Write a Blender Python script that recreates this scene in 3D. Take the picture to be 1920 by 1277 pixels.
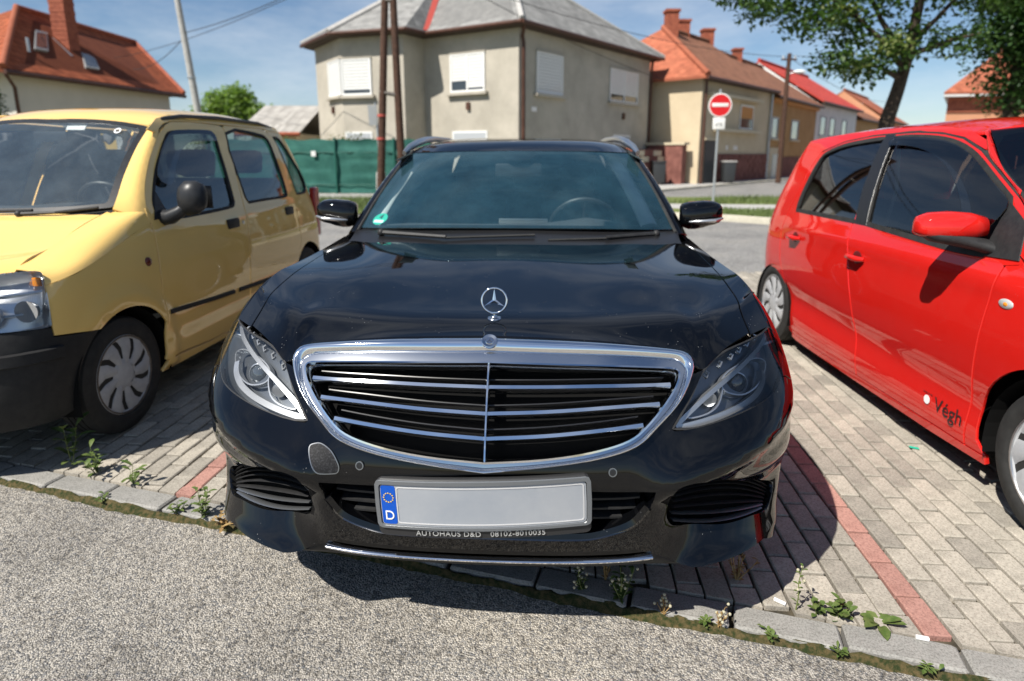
import bpy, bmesh, math, random
import numpy as np
from mathutils import Vector, Matrix
from mathutils.geometry import delaunay_2d_cdt
R_ = math.radians
for o in list(bpy.data.objects): bpy.data.objects.remove(o)
SC = bpy.context.scene
COL = SC.collection
# ---------------------------------------------------------------- camera, sky, sun, exposure
cam_d = bpy.data.cameras.new('camera'); cam = bpy.data.objects.new('camera', cam_d); COL.objects.link(cam)
cam_d.sensor_width = 36.0; cam_d.lens = 1150/1920*36; cam_d.shift_y = -(638.5-540)/1920
cam.location = (0, 0, 1.33); cam.rotation_euler = (R_(90-12.265), 0, 0)
cam_d.clip_start = .05; cam_d.clip_end = 1500
cam_d.dof.use_dof = True; cam_d.dof.focus_distance = 1.72; cam_d.dof.aperture_fstop = 2.3
SC.camera = cam
SUN = Vector((-.60, -.56, 1.0)).normalized()          # towards the sun
sun_el = math.asin(SUN.z); sun_az = math.atan2(SUN.x, SUN.y)
w = bpy.data.worlds.new('World'); SC.world = w; w.use_nodes = True
wn = w.node_tree; wn.nodes.clear()
sky = wn.nodes.new('ShaderNodeTexSky'); sky.sky_type = 'NISHITA'; sky.sun_disc = False
sky.sun_elevation = sun_el; sky.sun_rotation = sun_az; sky.air_density = 1.0; sky.dust_density = .15; sky.ozone_density = 4.0; sky.altitude = 200
bg = wn.nodes.new('ShaderNodeBackground'); wo = wn.nodes.new('ShaderNodeOutputWorld')
# thin high cloud veils, the same all round the sky
tc = wn.nodes.new('ShaderNodeTexCoord'); mp = wn.nodes.new('ShaderNodeMapping'); mp.inputs['Scale'].default_value = (1.0, 1.0, 3.2)
nz = wn.nodes.new('ShaderNodeTexNoise'); nz.inputs['Scale'].default_value = 2.3; nz.inputs['Detail'].default_value = 9; nz.inputs['Roughness'].default_value = .62
rp = wn.nodes.new('ShaderNodeValToRGB'); rp.color_ramp.elements[0].position = .45; rp.color_ramp.elements[0].color = (0, 0, 0, 1); rp.color_ramp.elements[1].position = .80; rp.color_ramp.elements[1].color = (.55, .55, .55, 1)
mx = wn.nodes.new('ShaderNodeMix'); mx.data_type = 'RGBA'; mx.inputs['B'].default_value = (9.5, 9.8, 10.2, 1)
L = wn.links.new
L(tc.outputs['Generated'], mp.inputs['Vector']); L(mp.outputs[0], nz.inputs['Vector']); L(nz.outputs['Fac'], rp.inputs[0])
L(rp.outputs[0], mx.inputs['Factor']); L(sky.outputs[0], mx.inputs['A']); L(mx.outputs['Result'], bg.inputs[0])
bg.inputs[1].default_value = .068; L(bg.outputs[0], wo.inputs[0])
sl = bpy.data.lights.new('sun', 'SUN'); sl.energy = 5.0; sl.angle = R_(.53); sl.color = (1.0, .95, .87)
so = bpy.data.objects.new('sun', sl); COL.objects.link(so); so.rotation_euler = (-SUN).to_track_quat('-Z', 'Y').to_euler(); so.location = (0, 0, 30)
SC.view_settings.view_transform = 'Standard'; SC.view_settings.look = 'None'; SC.view_settings.gamma = 1.0; SC.view_settings.exposure = 0.6
SC.view_settings.use_curve_mapping = False
SC.render.engine = 'CYCLES'
# ---------------------------------------------------------------- materials
MATS = {}
def nodes(name):
    m = bpy.data.materials.new(name); m.use_nodes = True; nt = m.node_tree
    MATS[name] = m
    return m, nt, nt.nodes['Principled BSDF'], nt.links.new
def plain(name, col, rough=.5, metal=0, coat=0, spec=.5, **k):
    m, nt, b, l = nodes(name)
    b.inputs['Base Color'].default_value = (*col, 1); b.inputs['Roughness'].default_value = rough; b.inputs['Metallic'].default_value = metal
    b.inputs['Coat Weight'].default_value = coat; b.inputs['Coat Roughness'].default_value = .03; b.inputs['Specular IOR Level'].default_value = spec
    for a, v in k.items(): b.inputs[a].default_value = v
    return m
def tex(nt, kind, scale, coord='Object', **k):
    n = nt.nodes.new(kind); n.inputs['Scale'].default_value = scale
    c = nt.nodes.new('ShaderNodeTexCoord'); nt.links.new(c.outputs[coord], n.inputs['Vector'])
    for a, v in k.items():
        if hasattr(n, a): setattr(n, a, v)
        else: n.inputs[a].default_value = v
    return n
def ramp(nt, fac, stops):
    r = nt.nodes.new('ShaderNodeValToRGB'); e = r.color_ramp.elements
    while len(e) < len(stops): e.new(.5)
    for i, (p, c) in enumerate(stops): e[i].position = p; e[i].color = (*c, 1) if len(c) == 3 else c
    nt.links.new(fac, r.inputs[0]); return r
def bump(nt, h, bsdf, strength=.3, dist=.01):
    b = nt.nodes.new('ShaderNodeBump'); b.inputs['Strength'].default_value = strength; b.inputs['Distance'].default_value = dist
    nt.links.new(h, b.inputs['Height']); nt.links.new(b.outputs[0], bsdf.inputs['Normal']); return b
def mixc(nt, fac, a, b, mode='MIX'):
    m = nt.nodes.new('ShaderNodeMix'); m.data_type = 'RGBA'; m.blend_type = mode
    for s, v in (('Factor', fac), ('A', a), ('B', b)):
        if isinstance(v, (int, float)): m.inputs[s].default_value = v
        elif isinstance(v, tuple): m.inputs[s].default_value = (*v, 1) if len(v) == 3 else v
        else: nt.links.new(v, m.inputs[s])
    return m.outputs['Result']
def noisy(name, c1, c2, scale=8, rough=.8, bs=.3, bd=.01, detail=8, bscale=None, coord='Object', lo=.35, hi=.65, spec=.3, metal=0):
    m, nt, b, l = nodes(name)
    n = tex(nt, 'ShaderNodeTexNoise', scale, coord, Detail=detail, Roughness=.65)
    r = ramp(nt, n.outputs['Fac'], [(lo, c1), (hi, c2)]); l(r.outputs[0], b.inputs['Base Color'])
    b.inputs['Roughness'].default_value = rough; b.inputs['Specular IOR Level'].default_value = spec; b.inputs['Metallic'].default_value = metal
    if bs:
        n2 = tex(nt, 'ShaderNodeTexNoise', bscale or scale*6, coord, Detail=6, Roughness=.7); bump(nt, n2.outputs['Fac'], b, bs, bd)
    return m
def paint(name, col, speck=0., coat=1.0, rough=.35, dust=.0, spec=.0, ior=1.6):
    """car paint: lacquered colour with a little road dust and dried specks"""
    m, nt, b, l = nodes(name)
    n = tex(nt, 'ShaderNodeTexNoise', 3.0, Detail=6, Roughness=.6)
    base = mixc(nt, n.outputs['Fac'], tuple(c*.93 for c in col), tuple(min(1, c*1.06) for c in col))
    v = tex(nt, 'ShaderNodeTexVoronoi', 95.0); v.feature = 'F1'
    n3 = tex(nt, 'ShaderNodeTexNoise', 14.0, Detail=2)
    r = ramp(nt, v.outputs['Distance'], [(.0, (1, 1, 1)), (.10, (1, 1, 1)), (.13, (0, 0, 0))])
    r3 = ramp(nt, n3.outputs['Fac'], [(.60, (0, 0, 0)), (.68, (1, 1, 1))])
    mu = nt.nodes.new('ShaderNodeMath'); mu.operation = 'MULTIPLY'; l(r.outputs[0], mu.inputs[0]); l(r3.outputs[0], mu.inputs[1])
    mu2 = nt.nodes.new('ShaderNodeMath'); mu2.operation = 'MULTIPLY'; mu2.inputs[1].default_value = speck; l(mu.outputs[0], mu2.inputs[0])
    nd = tex(nt, 'ShaderNodeTexNoise', 9.0, Detail=10, Roughness=.75)
    rd = ramp(nt, nd.outputs['Fac'], [(.4, (0, 0, 0)), (.75, (dust, dust, dust))])
    base = mixc(nt, rd.outputs[0], base, (.35, .33, .29))
    base = mixc(nt, mu2.outputs[0], base, (.55, .56, .55))
    l(base, b.inputs['Base Color'])
    b.inputs['Roughness'].default_value = rough; b.inputs['Coat Weight'].default_value = coat
    inv = nt.nodes.new('ShaderNodeMath'); inv.operation = 'MULTIPLY_ADD'; inv.inputs[1].default_value = -.9; inv.inputs[2].default_value = coat; l(mu2.outputs[0], inv.inputs[0]); l(inv.outputs[0], b.inputs['Coat Weight'])
    b.inputs['Specular IOR Level'].default_value = spec
    b.inputs['Coat Roughness'].default_value = .025; b.inputs['Coat IOR'].default_value = ior
    return m
def glass(name, tint=(.75, .85, .85), gloss=1.0, ior=1.5, dirt_sheen=.0, sheen_col=(.5, .5, .47)):
    """car or house pane: thin glass that lets light through and mirrors by angle"""
    m = bpy.data.materials.new(name); m.use_nodes = True; nt = m.node_tree; nt.nodes.clear(); MATS[name] = m
    o = nt.nodes.new('ShaderNodeOutputMaterial'); t = nt.nodes.new('ShaderNodeBsdfTransparent'); t.inputs[0].default_value = (*tint, 1)
    g = nt.nodes.new('ShaderNodeBsdfGlossy'); g.inputs['Roughness'].default_value = .01; g.inputs[0].default_value = (*gloss, 1) if isinstance(gloss, tuple) else (gloss, gloss, gloss, 1)
    f = nt.nodes.new('ShaderNodeFresnel'); f.inputs[0].default_value = ior
    mxs = nt.nodes.new('ShaderNodeMixShader'); l = nt.links.new
    l(f.outputs[0], mxs.inputs[0]); l(t.outputs[0], mxs.inputs[1]); l(g.outputs[0], mxs.inputs[2])
    last = mxs.outputs[0]
    if dirt_sheen:
        d = nt.nodes.new('ShaderNodeBsdfDiffuse'); d.inputs[0].default_value = (*sheen_col, 1)  # matte veil over the pane
        n = tex(nt, 'ShaderNodeTexNoise', 5.0, Detail=9, Roughness=.7); r = ramp(nt, n.outputs['Fac'], [(.3, (dirt_sheen*.4,)*3), (.8, (dirt_sheen,)*3)])
        m2 = nt.nodes.new('ShaderNodeMixShader'); l(r.outputs[0], m2.inputs[0]); l(last, m2.inputs[1]); l(d.outputs[0], m2.inputs[2]); last = m2.outputs[0]
    l(last, o.inputs[0]); return m
def M(n): return MATS[n]
# ---------------------------------------------------------------- objects
def tag(o, label=None, cat=None, group=None, kind=None):
    if label: o['label'] = label
    if cat: o['category'] = cat
    if group: o['group'] = group
    if kind: o['kind'] = kind
    return o
def empty(name, loc=(0, 0, 0), rz=0, parent=None):
    o = bpy.data.objects.new(name, None); COL.objects.link(o); o.location = loc; o.rotation_euler = (0, 0, rz); o.empty_display_size = .1
    if parent: o.parent = parent
    return o
def link(name, me, mat=None, parent=None, loc=None, rot=None):
    o = bpy.data.objects.new(name, me); COL.objects.link(o)
    if mat is not None and not me.materials:
        for mm in (mat if isinstance(mat, (list, tuple)) else [mat]): me.materials.append(M(mm) if isinstance(mm, str) else mm)
    if parent: o.parent = parent
    if loc is not None: o.location = loc
    if rot is not None: o.rotation_euler = rot
    return o
def shade(me, ang=35):
    me.polygons.foreach_set('use_smooth', [True]*len(me.polygons))
    try: me.set_sharp_from_angle(angle=R_(ang))
    except Exception: pass
class MB:
    """collects simple solids into one mesh"""
    def __init__(s): s.v = []; s.f = []; s.m = []; s.mi = 0
    def add(s, v, f):
        n = len(s.v); s.v += [tuple(map(float, p)) for p in v]; s.f += [tuple(i+n for i in q) for q in f]; s.m += [s.mi]*len(f); return s
    def box(s, lo, hi, mtx=None, taper=None):
        x0, y0, z0 = lo; x1, y1, z1 = hi
        v = [(x0, y0, z0), (x1, y0, z0), (x1, y1, z0), (x0, y1, z0), (x0, y0, z1), (x1, y0, z1), (x1, y1, z1), (x0, y1, z1)]
        if taper:
            cx, cy = (x0+x1)/2, (y0+y1)/2
            v = v[:4]+[(cx+(a-cx)*taper, cy+(b-cy)*taper, c) for a, b, c in v[4:]]
        if mtx is not None: v = [tuple(mtx @ Vector(p)) for p in v]
        return s.add(v, [(0, 3, 2, 1), (4, 5, 6, 7), (0, 1, 5, 4), (1, 2, 6, 5), (2, 3, 7, 6), (3, 0, 4, 7)])
    def prism(s, poly, z0, z1, mtx=None):
        n = len(poly); v = [(x, y, z0) for x, y in poly]+[(x, y, z1) for x, y in poly]
        if mtx is not None: v = [tuple(mtx @ Vector(p)) for p in v]
        return s.add(v, [tuple(range(n-1, -1, -1)), tuple(range(n, 2*n))]+[(i, (i+1) % n, n+(i+1) % n, n+i) for i in range(n)])
    def tube(s, pts, rad, seg=8, cap=True, closed=False, flat=1.0, up=None):
        P = [Vector(p) for p in pts]; n = len(P); rs = rad if isinstance(rad, (list, tuple)) else [rad]*n
        v = []; prev = None
        for i, p in enumerate(P):
            if closed: t = P[(i+1) % n]-P[i-1]
            else: t = P[min(i+1, n-1)]-P[max(i-1, 0)]
            t.normalize()
            if prev is None:
                a = Vector(up) if up else (Vector((0, 0, 1)) if abs(t.z) < .9 else Vector((1, 0, 0)))
            else: a = prev
            b = t.cross(a).normalized(); a = b.cross(t).normalized(); prev = a
            for k in range(seg):
                an = 2*math.pi*k/seg; v.append(p+(b*math.cos(an)+a*math.sin(an)*flat)*rs[i])
        f = []
        for i in range(n if closed else n-1):
            j = (i+1) % n
            for k in range(seg): f.append((i*seg+k, i*seg+(k+1) % seg, j*seg+(k+1) % seg, j*seg+k))
        if cap and not closed: f += [tuple(range(seg-1, -1, -1)), tuple(range((n-1)*seg, n*seg))]
        return s.add(v, f)
    def lathe(s, prof, seg=24, mtx=None, closed=False):
        """profile of (r, h) turned about z"""
        v = []; n = len(prof)
        for r, h in prof:
            for k in range(seg): a = 2*math.pi*k/seg; v.append((r*math.cos(a), r*math.sin(a), h))
        if mtx is not None: v = [tuple(mtx @ Vector(p)) for p in v]
        f = []
        for i in range(n-1 if not closed else n):
            j = (i+1) % n
            for k in range(seg): f.append((i*seg+k, i*seg+(k+1) % seg, j*seg+(k+1) % seg, j*seg+k))
        if not closed: f += [tuple(range(seg-1, -1, -1)), tuple(range((n-1)*seg, n*seg))]
        return s.add(v, f)
    def sphere(s, c, r, seg=12, rings=8):
        rx, ry, rz = r if isinstance(r, (tuple, list)) else (r, r, r)
        prof = [(math.sin(math.pi*i/rings), -math.cos(math.pi*i/rings)) for i in range(rings+1)]
        m = Matrix.Translation(c) @ Matrix.Diagonal((rx, ry, rz, 1))
        prof[0] = (1e-4, -1); prof[-1] = (1e-4, 1)
        return s.lathe(prof, seg, m)
    def mesh(s, name):
        me = bpy.data.meshes.new(name); me.from_pydata(s.v, [], s.f)
        if any(s.m): me.polygons.foreach_set('material_index', s.m)
        me.update(); return me
    def build(s, name, mat=None, parent=None, smooth=None, bevel=0, loc=None, rot=None):
        me = s.mesh(name)
        if bevel:
            bm = bmesh.new(); bm.from_mesh(me)
            bmesh.ops.remove_doubles(bm, verts=bm.verts, dist=1e-6)
            bmesh.ops.recalc_face_normals(bm, faces=bm.faces)
            ed = [e for e in bm.edges if len(e.link_faces) == 2 and e.calc_face_angle(0) > .5]
            bmesh.ops.bevel(bm, geom=ed, offset=bevel, segments=2, profile=.6, affect='EDGES', clamp_overlap=True)
            bm.to_mesh(me); bm.free()
            if smooth is None: smooth = 40
        if smooth: shade(me, smooth)
        return link(name, me, mat, parent, loc, rot)
def copy_tree(o, parent=None):
    c = o.copy(); COL.objects.link(c); c.parent = parent
    for ch in [x for x in bpy.data.objects if x.parent == o]: copy_tree(ch, c)
    return c
def rotz(a): return Matrix.Rotation(a, 4, 'Z')
def T_(x, y, z): return Matrix.Translation((x, y, z))
# ---------------------------------------------------------------- smooth surfaces and panels cut out of them
class Spl:
    """natural cubic spline through rows of P at knots t"""
    def __init__(s, t, P):
        s.t = np.asarray(t, float); s.P = np.asarray(P, float); n = len(s.t); h = np.diff(s.t)
        A = np.zeros((n, n)); B = np.zeros((n, n)); A[0, 0] = A[-1, -1] = 1
        for i in range(1, n-1):
            A[i, i-1] = h[i-1]; A[i, i] = 2*(h[i-1]+h[i]); A[i, i+1] = h[i]
            B[i, i-1] = 6/h[i-1]; B[i, i] = -6/h[i-1]-6/h[i]; B[i, i+1] = 6/h[i]
        s.M2 = np.linalg.solve(A, B)
    def basis(s, x):
        x = np.atleast_1d(np.asarray(x, float)); t = s.t; n = len(t)
        i = np.clip(np.searchsorted(t, x)-1, 0, n-2); h = t[i+1]-t[i]
        xc = np.clip(x, t[0], t[-1]); a = (t[i+1]-xc)/h; b = (xc-t[i])/h
        I = np.eye(n)
        out = a[:, None]*I[i]+b[:, None]*I[i+1]+((a**3-a)*h*h/6)[:, None]*s.M2[i]+((b**3-b)*h*h/6)[:, None]*s.M2[i+1]
        ex = x-xc                                                # straight on beyond the ends
        d = (I[i+1]-I[i])/h[:, None]+(-(3*a*a-1)*h/6)[:, None]*s.M2[i]+((3*b*b-1)*h/6)[:, None]*s.M2[i+1]
        return out+ex[:, None]*d
    def __call__(s, x): return s.basis(x) @ s.P
def chord(P):
    P = np.asarray(P, float); return np.concatenate([[0], np.cumsum(np.linalg.norm(np.diff(P, axis=0), axis=1))])
def resample(P, n):
    P = np.asarray(P, float); t = chord(P); q = np.linspace(0, t[-1], n); return np.stack([np.interp(q, t, P[:, k]) for k in range(P.shape[1])], 1)
class Net:
    """smooth surface through a grid of points P[row][col]; f(u along columns, v along rows)"""
    def __init__(s, P, tu=None, tv=None):
        s.P = np.asarray(P, float); r, c, _ = s.P.shape
        s.bu = Spl(np.linspace(0, 1, c) if tu is None else tu, np.eye(c)); s.bv = Spl(np.linspace(0, 1, r) if tv is None else tv, np.eye(r))
    def __call__(s, u, v): return np.einsum('ni,nj,ijk->nk', s.bv.basis(v), s.bu.basis(u), s.P)
class Body:
    """side-and-front skin of a car. s runs along the plan outline from the nose centre round the corner and down the flank, z is height"""
    def __init__(b, plan, W, Rf, Rr, sf=(.9, 1.3)):
        b.t = chord(plan); pl = np.asarray(plan, float)
        full = np.concatenate([pl[:0:-1]*[-1, 1], pl]); b.pl = Spl(np.concatenate([-b.t[:0:-1], b.t]), full)
        b.W = Spl([w[0] for w in W], [w[1] for w in W]); b.Rf = Spl([w[0] for w in Rf], [w[1] for w in Rf]); b.Rr = Spl([w[0] for w in Rr], [w[1] for w in Rr])
        b.relief = None; b.side = None; b.sf = sf; b.L = b.t[-1]
        ss = np.linspace(0, b.L, 600); b.ty = ss; b.yy = b.pl(ss)[:, 1]
    def __call__(b, s, z):
        s = np.asarray(s, float); z = np.asarray(z, float); p = b.pl(s); a = np.abs(s)
        k = np.clip((a-b.sf[0])/(b.sf[1]-b.sf[0]), 0, 1); wf = 1-k*k*(3-2*k)
        k2 = np.clip((a-(b.L-b.sf[1]))/(b.sf[1]-b.sf[0]), 0, 1); wr = k2*k2*(3-2*k2)
        dy = b.relief(s, z) if b.relief else 0
        dx = np.sign(p[:, 0])*b.side(s, z) if b.side else 0
        return np.stack([p[:, 0]*b.W(z)+dx, p[:, 1]+b.Rf(z)*wf-b.Rr(z)*wr+dy, z], 1)
    def s_of_y(b, y): return np.interp(y, b.yy[b.ty > .9], b.ty[b.ty > .9])
def inpoly(P, poly):
    x, y = P[:, 0], P[:, 1]; r = np.zeros(len(P), bool); n = len(poly); j = n-1
    for i in range(n):
        xi, yi = poly[i]; xj, yj = poly[j]
        c = ((yi > y) != (yj > y)) & (x < (xj-xi)*(y-yi)/((yj-yi) if yj != yi else 1e-12)+xi); r ^= c; j = i
    return r
def smooth_loop(pts, n=6, closed=True, corners=()):
    """dense closed outline through pts, rounded except at the listed corner indices"""
    pts = [np.asarray(p, float) for p in pts]; N = len(pts); out = []
    for i in range(N if closed else N-1):
        p0, p1, p2, p3 = pts[i-1] if (closed or i) else pts[i], pts[i], pts[(i+1) % N], pts[(i+2) % N] if (closed or i+2 < N) else pts[(i+1) % N]
        m1 = (p2-p0)/2; m2 = (p3-p1)/2
        if i in corners: m1 = p2-p1
        if (i+1) % N in corners: m2 = p2-p1
        L = np.linalg.norm(p2-p1); 
        for m in (m1, m2):
            q = np.linalg.norm(m)
            if q > 1.2*L: m *= 1.2*L/q
        for k in range(n):
            t = k/n; out.append((2*t**3-3*t*t+1)*p1+(t**3-2*t*t+t)*m1+(-2*t**3+3*t*t)*p2+(t**3-t*t)*m2)
    if not closed: out.append(pts[-1])
    return [tuple(p) for p in out]
def sdist(P, loops):
    d = np.full(len(P), 1e9)
    for lp in loops:
        A = np.asarray(lp); B = np.roll(A, -1, 0)
        for a, b_ in zip(A, B):
            ab = b_-a; l2 = ab@ab+1e-12; t = np.clip(((P-a)@ab)/l2, 0, 1); q = a+t[:, None]*ab
            d = np.minimum(d, np.linalg.norm(P-q, axis=1))
    return d
def dense(lp, step):
    out = []
    for a, b_ in zip(lp, list(lp[1:])+[lp[0]]):
        n = max(1, int(math.ceil(math.hypot(b_[0]-a[0], b_[1]-a[1])/step)))
        out += [(a[0]+(b_[0]-a[0])*k/n, a[1]+(b_[1]-a[1])*k/n) for k in range(n)]
    return out
def normals_of(f, a, b_, sgn=1, e=2e-3):
    du = f(a+e, b_)-f(a-e, b_); dv = f(a, b_+e)-f(a, b_-e); n = np.cross(du, dv)*sgn
    return n/(np.linalg.norm(n, axis=1)[:, None]+1e-12)
def panel_mesh(name, f, outer, holes=(), step=.035, thick=.012, sgn=1, off=0., sc=(1, 1), mirror=False, rims=True):
    """the part of surface f(a, b) inside outline `outer` (in a, b), with turned-in edges; sc scales a, b to metres"""
    S = np.array(sc, float)
    outer = dense([(p[0]*S[0], p[1]*S[1]) for p in outer], step); holes = [dense([(p[0]*S[0], p[1]*S[1]) for p in h], step) for h in holes]
    loops = [outer]+holes
    O = np.array(outer); lo = O.min(0); hi = O.max(0)
    gx = np.arange(lo[0]+step/2, hi[0], step); gy = np.arange(lo[1]+step/2, hi[1], step)
    G = np.array([(x+(.5*step if j % 2 else 0), y) for j, y in enumerate(gy) for x in gx]) if len(gx) and len(gy) else np.zeros((0, 2))
    if len(G):
        k = inpoly(G, outer)
        for h in holes: k &= ~inpoly(G, h)
        G = G[k]
        if len(G): G = G[sdist(G, loops) > .45*step]
    V = []; Ed = []
    for lp in loops:
        n0 = len(V); V += [Vector(p) for p in lp]; Ed += [(n0+i, n0+(i+1) % len(lp)) for i in range(len(lp))]
    nb = len(V); V += [Vector(p) for p in G]
    vo, eo, fo, ov, oe, of = delaunay_2d_cdt(V, Ed, [], 0, 1e-6)
    P2 = np.array([tuple(p) for p in vo]); tri = np.array([t for t in fo if len(t) == 3])
    c = P2[tri].mean(1); k = inpoly(c, outer)
    for h in holes: k &= ~inpoly(c, h)
    tri = tri[k]; A = P2/S
    e1 = P2[tri[:, 1]]-P2[tri[:, 0]]; e2 = P2[tri[:, 2]]-P2[tri[:, 0]]; area = e1[:, 0]*e2[:, 1]-e1[:, 1]*e2[:, 0]
    tri = tri[np.abs(area) > 1e-10]; area = area[np.abs(area) > 1e-10]
    tri[area < 0] = tri[area < 0][:, ::-1]
    if sgn < 0: tri = tri[:, ::-1]
    P = f(A[:, 0], A[:, 1]); N = normals_of(f, A[:, 0], A[:, 1], sgn); P = P+N*off
    if mirror: P = P*[-1, 1, 1]; N = N*[-1, 1, 1]; tri = tri[:, ::-1]
    faces = [tuple(t) for t in tri]; ln = [N[t] for t in tri]
    verts = P
    if rims and thick:
        cnt = {}
        for t in tri:
            for i in range(3): cnt[(t[i], t[(i+1) % 3])] = 1
        bd = [e for e in cnt if (e[1], e[0]) not in cnt]
        ids = {}; extra = []
        for a, b_ in bd:
            for q in (a, b_):
                if q not in ids: ids[q] = len(P)+len(extra); extra.append(P[q]-N[q]*thick)
        verts = np.concatenate([P, np.array(extra)]) if extra else P
        for a, b_ in bd:
            fc = (b_, a, ids[a], ids[b_]); d1 = verts[a]-verts[b_]; d2 = verts[ids[a]]-verts[a]; n = np.cross(d1, d2); n = n/(np.linalg.norm(n)+1e-12)
            # soften the lip: top corners lean to the skin normal
            m1 = n*.75+N[b_]*.66; m2 = n*.75+N[a]*.66
            faces.append(fc); ln.append(np.array([m1/np.linalg.norm(m1), m2/np.linalg.norm(m2), n, n]))
    me = bpy.data.meshes.new(name); me.from_pydata([tuple(p) for p in verts], [], faces); me.update()
    me.polygons.foreach_set('use_smooth', [True]*len(me.polygons))
    me.normals_split_custom_set(np.concatenate(ln).tolist())
    return me
def panel(name, f, outer, holes=(), mat=None, parent=None, **k):
    return link(name, panel_mesh(name, f, outer, holes, **k), mat, parent)
def mirrored(me):
    """the same mesh on the other side of the car"""
    m = me.copy(); n = [tuple(x.vector) for x in me.corner_normals]
    co = np.zeros(len(m.vertices)*3); m.vertices.foreach_get('co', co); co = co.reshape(-1, 3)*[-1, 1, 1]; m.vertices.foreach_set('co', co.ravel())
    m.flip_normals(); m.update()
    out = [None]*len(n)
    for p, q in zip(me.polygons, m.polygons):
        ov = {me.loops[i].vertex_index: n[i] for i in p.loop_indices}
        for i in q.loop_indices: a = ov[m.loops[i].vertex_index]; out[i] = (-a[0], a[1], a[2])
    m.normals_split_custom_set(out); return m
def sweep(f, path, prof, closed=True, sgn=1):
    """bar that follows a path of (a, b) on surface f; prof: (side, out) cross-section in metres"""
    A = np.array(path, float); n = len(A); P = f(A[:, 0], A[:, 1]); N = normals_of(f, A[:, 0], A[:, 1], sgn)
    T = (np.roll(P, -1, 0)-np.roll(P, 1, 0)) if closed else np.gradient(P, axis=0)
    T /= np.linalg.norm(T, axis=1)[:, None]; B = np.cross(N, T); B /= np.linalg.norm(B, axis=1)[:, None]
    m = len(prof); v = []; fc = []
    for i in range(n):
        for a, b_ in prof: v.append(P[i]+B[i]*a+N[i]*b_)
    for i in range(n if closed else n-1):
        j = (i+1) % n
        for k in range(m): fc.append((i*m+k, i*m+(k+1) % m, j*m+(k+1) % m, j*m+k))
    if not closed: fc += [tuple(range(m-1, -1, -1)), tuple(range((n-1)*m, n*m))]
    mb = MB(); mb.add(v, fc); return mb
# plan outlines and height profiles of the three cars, in metres from the nose (x to the right of the picture, y to the tail)
def sst(x, a, b_):
    k = np.clip((x-a)/(b_-a), 0, 1); return k*k*(3-2*k)
BK = Body([(0, 0), (.2, .004), (.4, .022), (.55, .055), (.69, .112), (.79, .185), (.862, .285), (.898, .41), (.912, .58), (.917, .85), (.917, 1.3), (.915, 2.2), (.91, 3.1), (.89, 3.8), (.86, 4.25), (.78, 4.52), (.6, 4.64), (.3, 4.69), (0, 4.70)],
          [(.14, .955), (.22, .975), (.32, .992), (.45, 1.0), (.6, 1.002), (.74, .995), (.82, .972), (.87, .943), (.91, .912), (.96, .89), (1.1, .83), (1.25, .76), (1.38, .69), (1.45, .64)],
          [(.14, .11), (.2, .062), (.28, .032), (.36, .012), (.47, 0), (.55, .008), (.65, .055), (.75, .125), (.84, .22), (.95, .4), (1.4, 1.2)],
          [(.15, .2), (.3, .04), (.5, 0), (.8, .03), (1.0, .12), (1.4, .5)], sf=(.8, 1.7))
def bk_relief(s, z):
    """bumper sculpting: a crease sweeping down from under the lamp to the middle, hollow cheeks, and a jutting lower lip"""
    a = np.abs(s); zc = .515+(a-.5)*.29; d = z-zc
    r = -.040*np.exp(-(d/np.where(d > 0, .085, .035))**2)*sst(a, .36, .52)*(1-sst(a, .95, 1.2))
    k = sst(a, .42, .60)*(1-sst(a, .86, 1.12))
    r = r+.078*np.exp(-((z-.395)/.072)**2)*k+.008*np.exp(-((z-.47)/.05)**2)*k
    return r-.052*np.exp(-((z-.236)/.046)**2)*sst(a, .42, .60)*(1-sst(a, .9, 1.2))
BK.relief = bk_relief
YE = Body([(0, 0), (.25, .008), (.45, .04), (.6, .10), (.705, .18), (.77, .28), (.80, .42), (.81, .62), (.815, 1.2), (.815, 2.2), (.81, 2.8), (.79, 3.15), (.74, 3.36), (.6, 3.47), (.3, 3.53), (0, 3.54)],
          [(.15, .95), (.3, .985), (.5, 1.0), (.7, .998), (.85, .975), (.95, .945), (1.04, .915), (1.2, .855), (1.4, .765), (1.5, .705), (1.57, .64), (1.66, .5)],
          [(.15, .06), (.3, .0), (.5, 0), (.6, .02), (.7, .06), (.82, .14), (.95, .35), (1.66, 1.6)],
          [(.15, .1), (.4, 0), (.9, .02), (1.2, .10), (1.4, .19), (1.57, .32), (1.66, .42)], sf=(.5, 1.15))
RE = Body([(0, 0), (.25, .012), (.45, .05), (.6, .12), (.71, .22), (.775, .34), (.805, .5), (.815, .7), (.82, 1.3), (.82, 2.2), (.815, 2.7), (.80, 3.02), (.755, 3.30), (.62, 3.47), (.3, 3.55), (0, 3.56)],
          [(.12, .93), (.2, .955), (.3, .975), (.45, .985), (.6, 1.0), (.72, 1.0), (.84, .985), (.93, .962), (1.0, .94), (1.15, .88), (1.3, .81), (1.4, .755), (1.46, .70), (1.5, .62)],
          [(.12, .08), (.3, 0), (.5, .0), (.7, .06), (.85, .18), (1.0, .5), (1.5, 1.6)],
          [(.12, .1), (.35, 0), (.7, .0), (.95, .06), (1.15, .16), (1.3, .26), (1.42, .40), (1.5, .55)], sf=(.5, 1.15))
def re_side(s, z):
    """door swage: a soft ridge at handle height and a hollow that turns under above the sill"""
    a = np.abs(s); k = sst(a, 1.2, 1.5)*(1-sst(a, 3.2, 3.7)); zl = .40+.02*(a-2.2)
    return k*(.010*np.exp(-((z-.86)/.05)**2)-.020*np.exp(-((z-zl+.04)/np.where(z > zl-.04, .085, .10))**2))
RE.side = re_side
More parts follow.
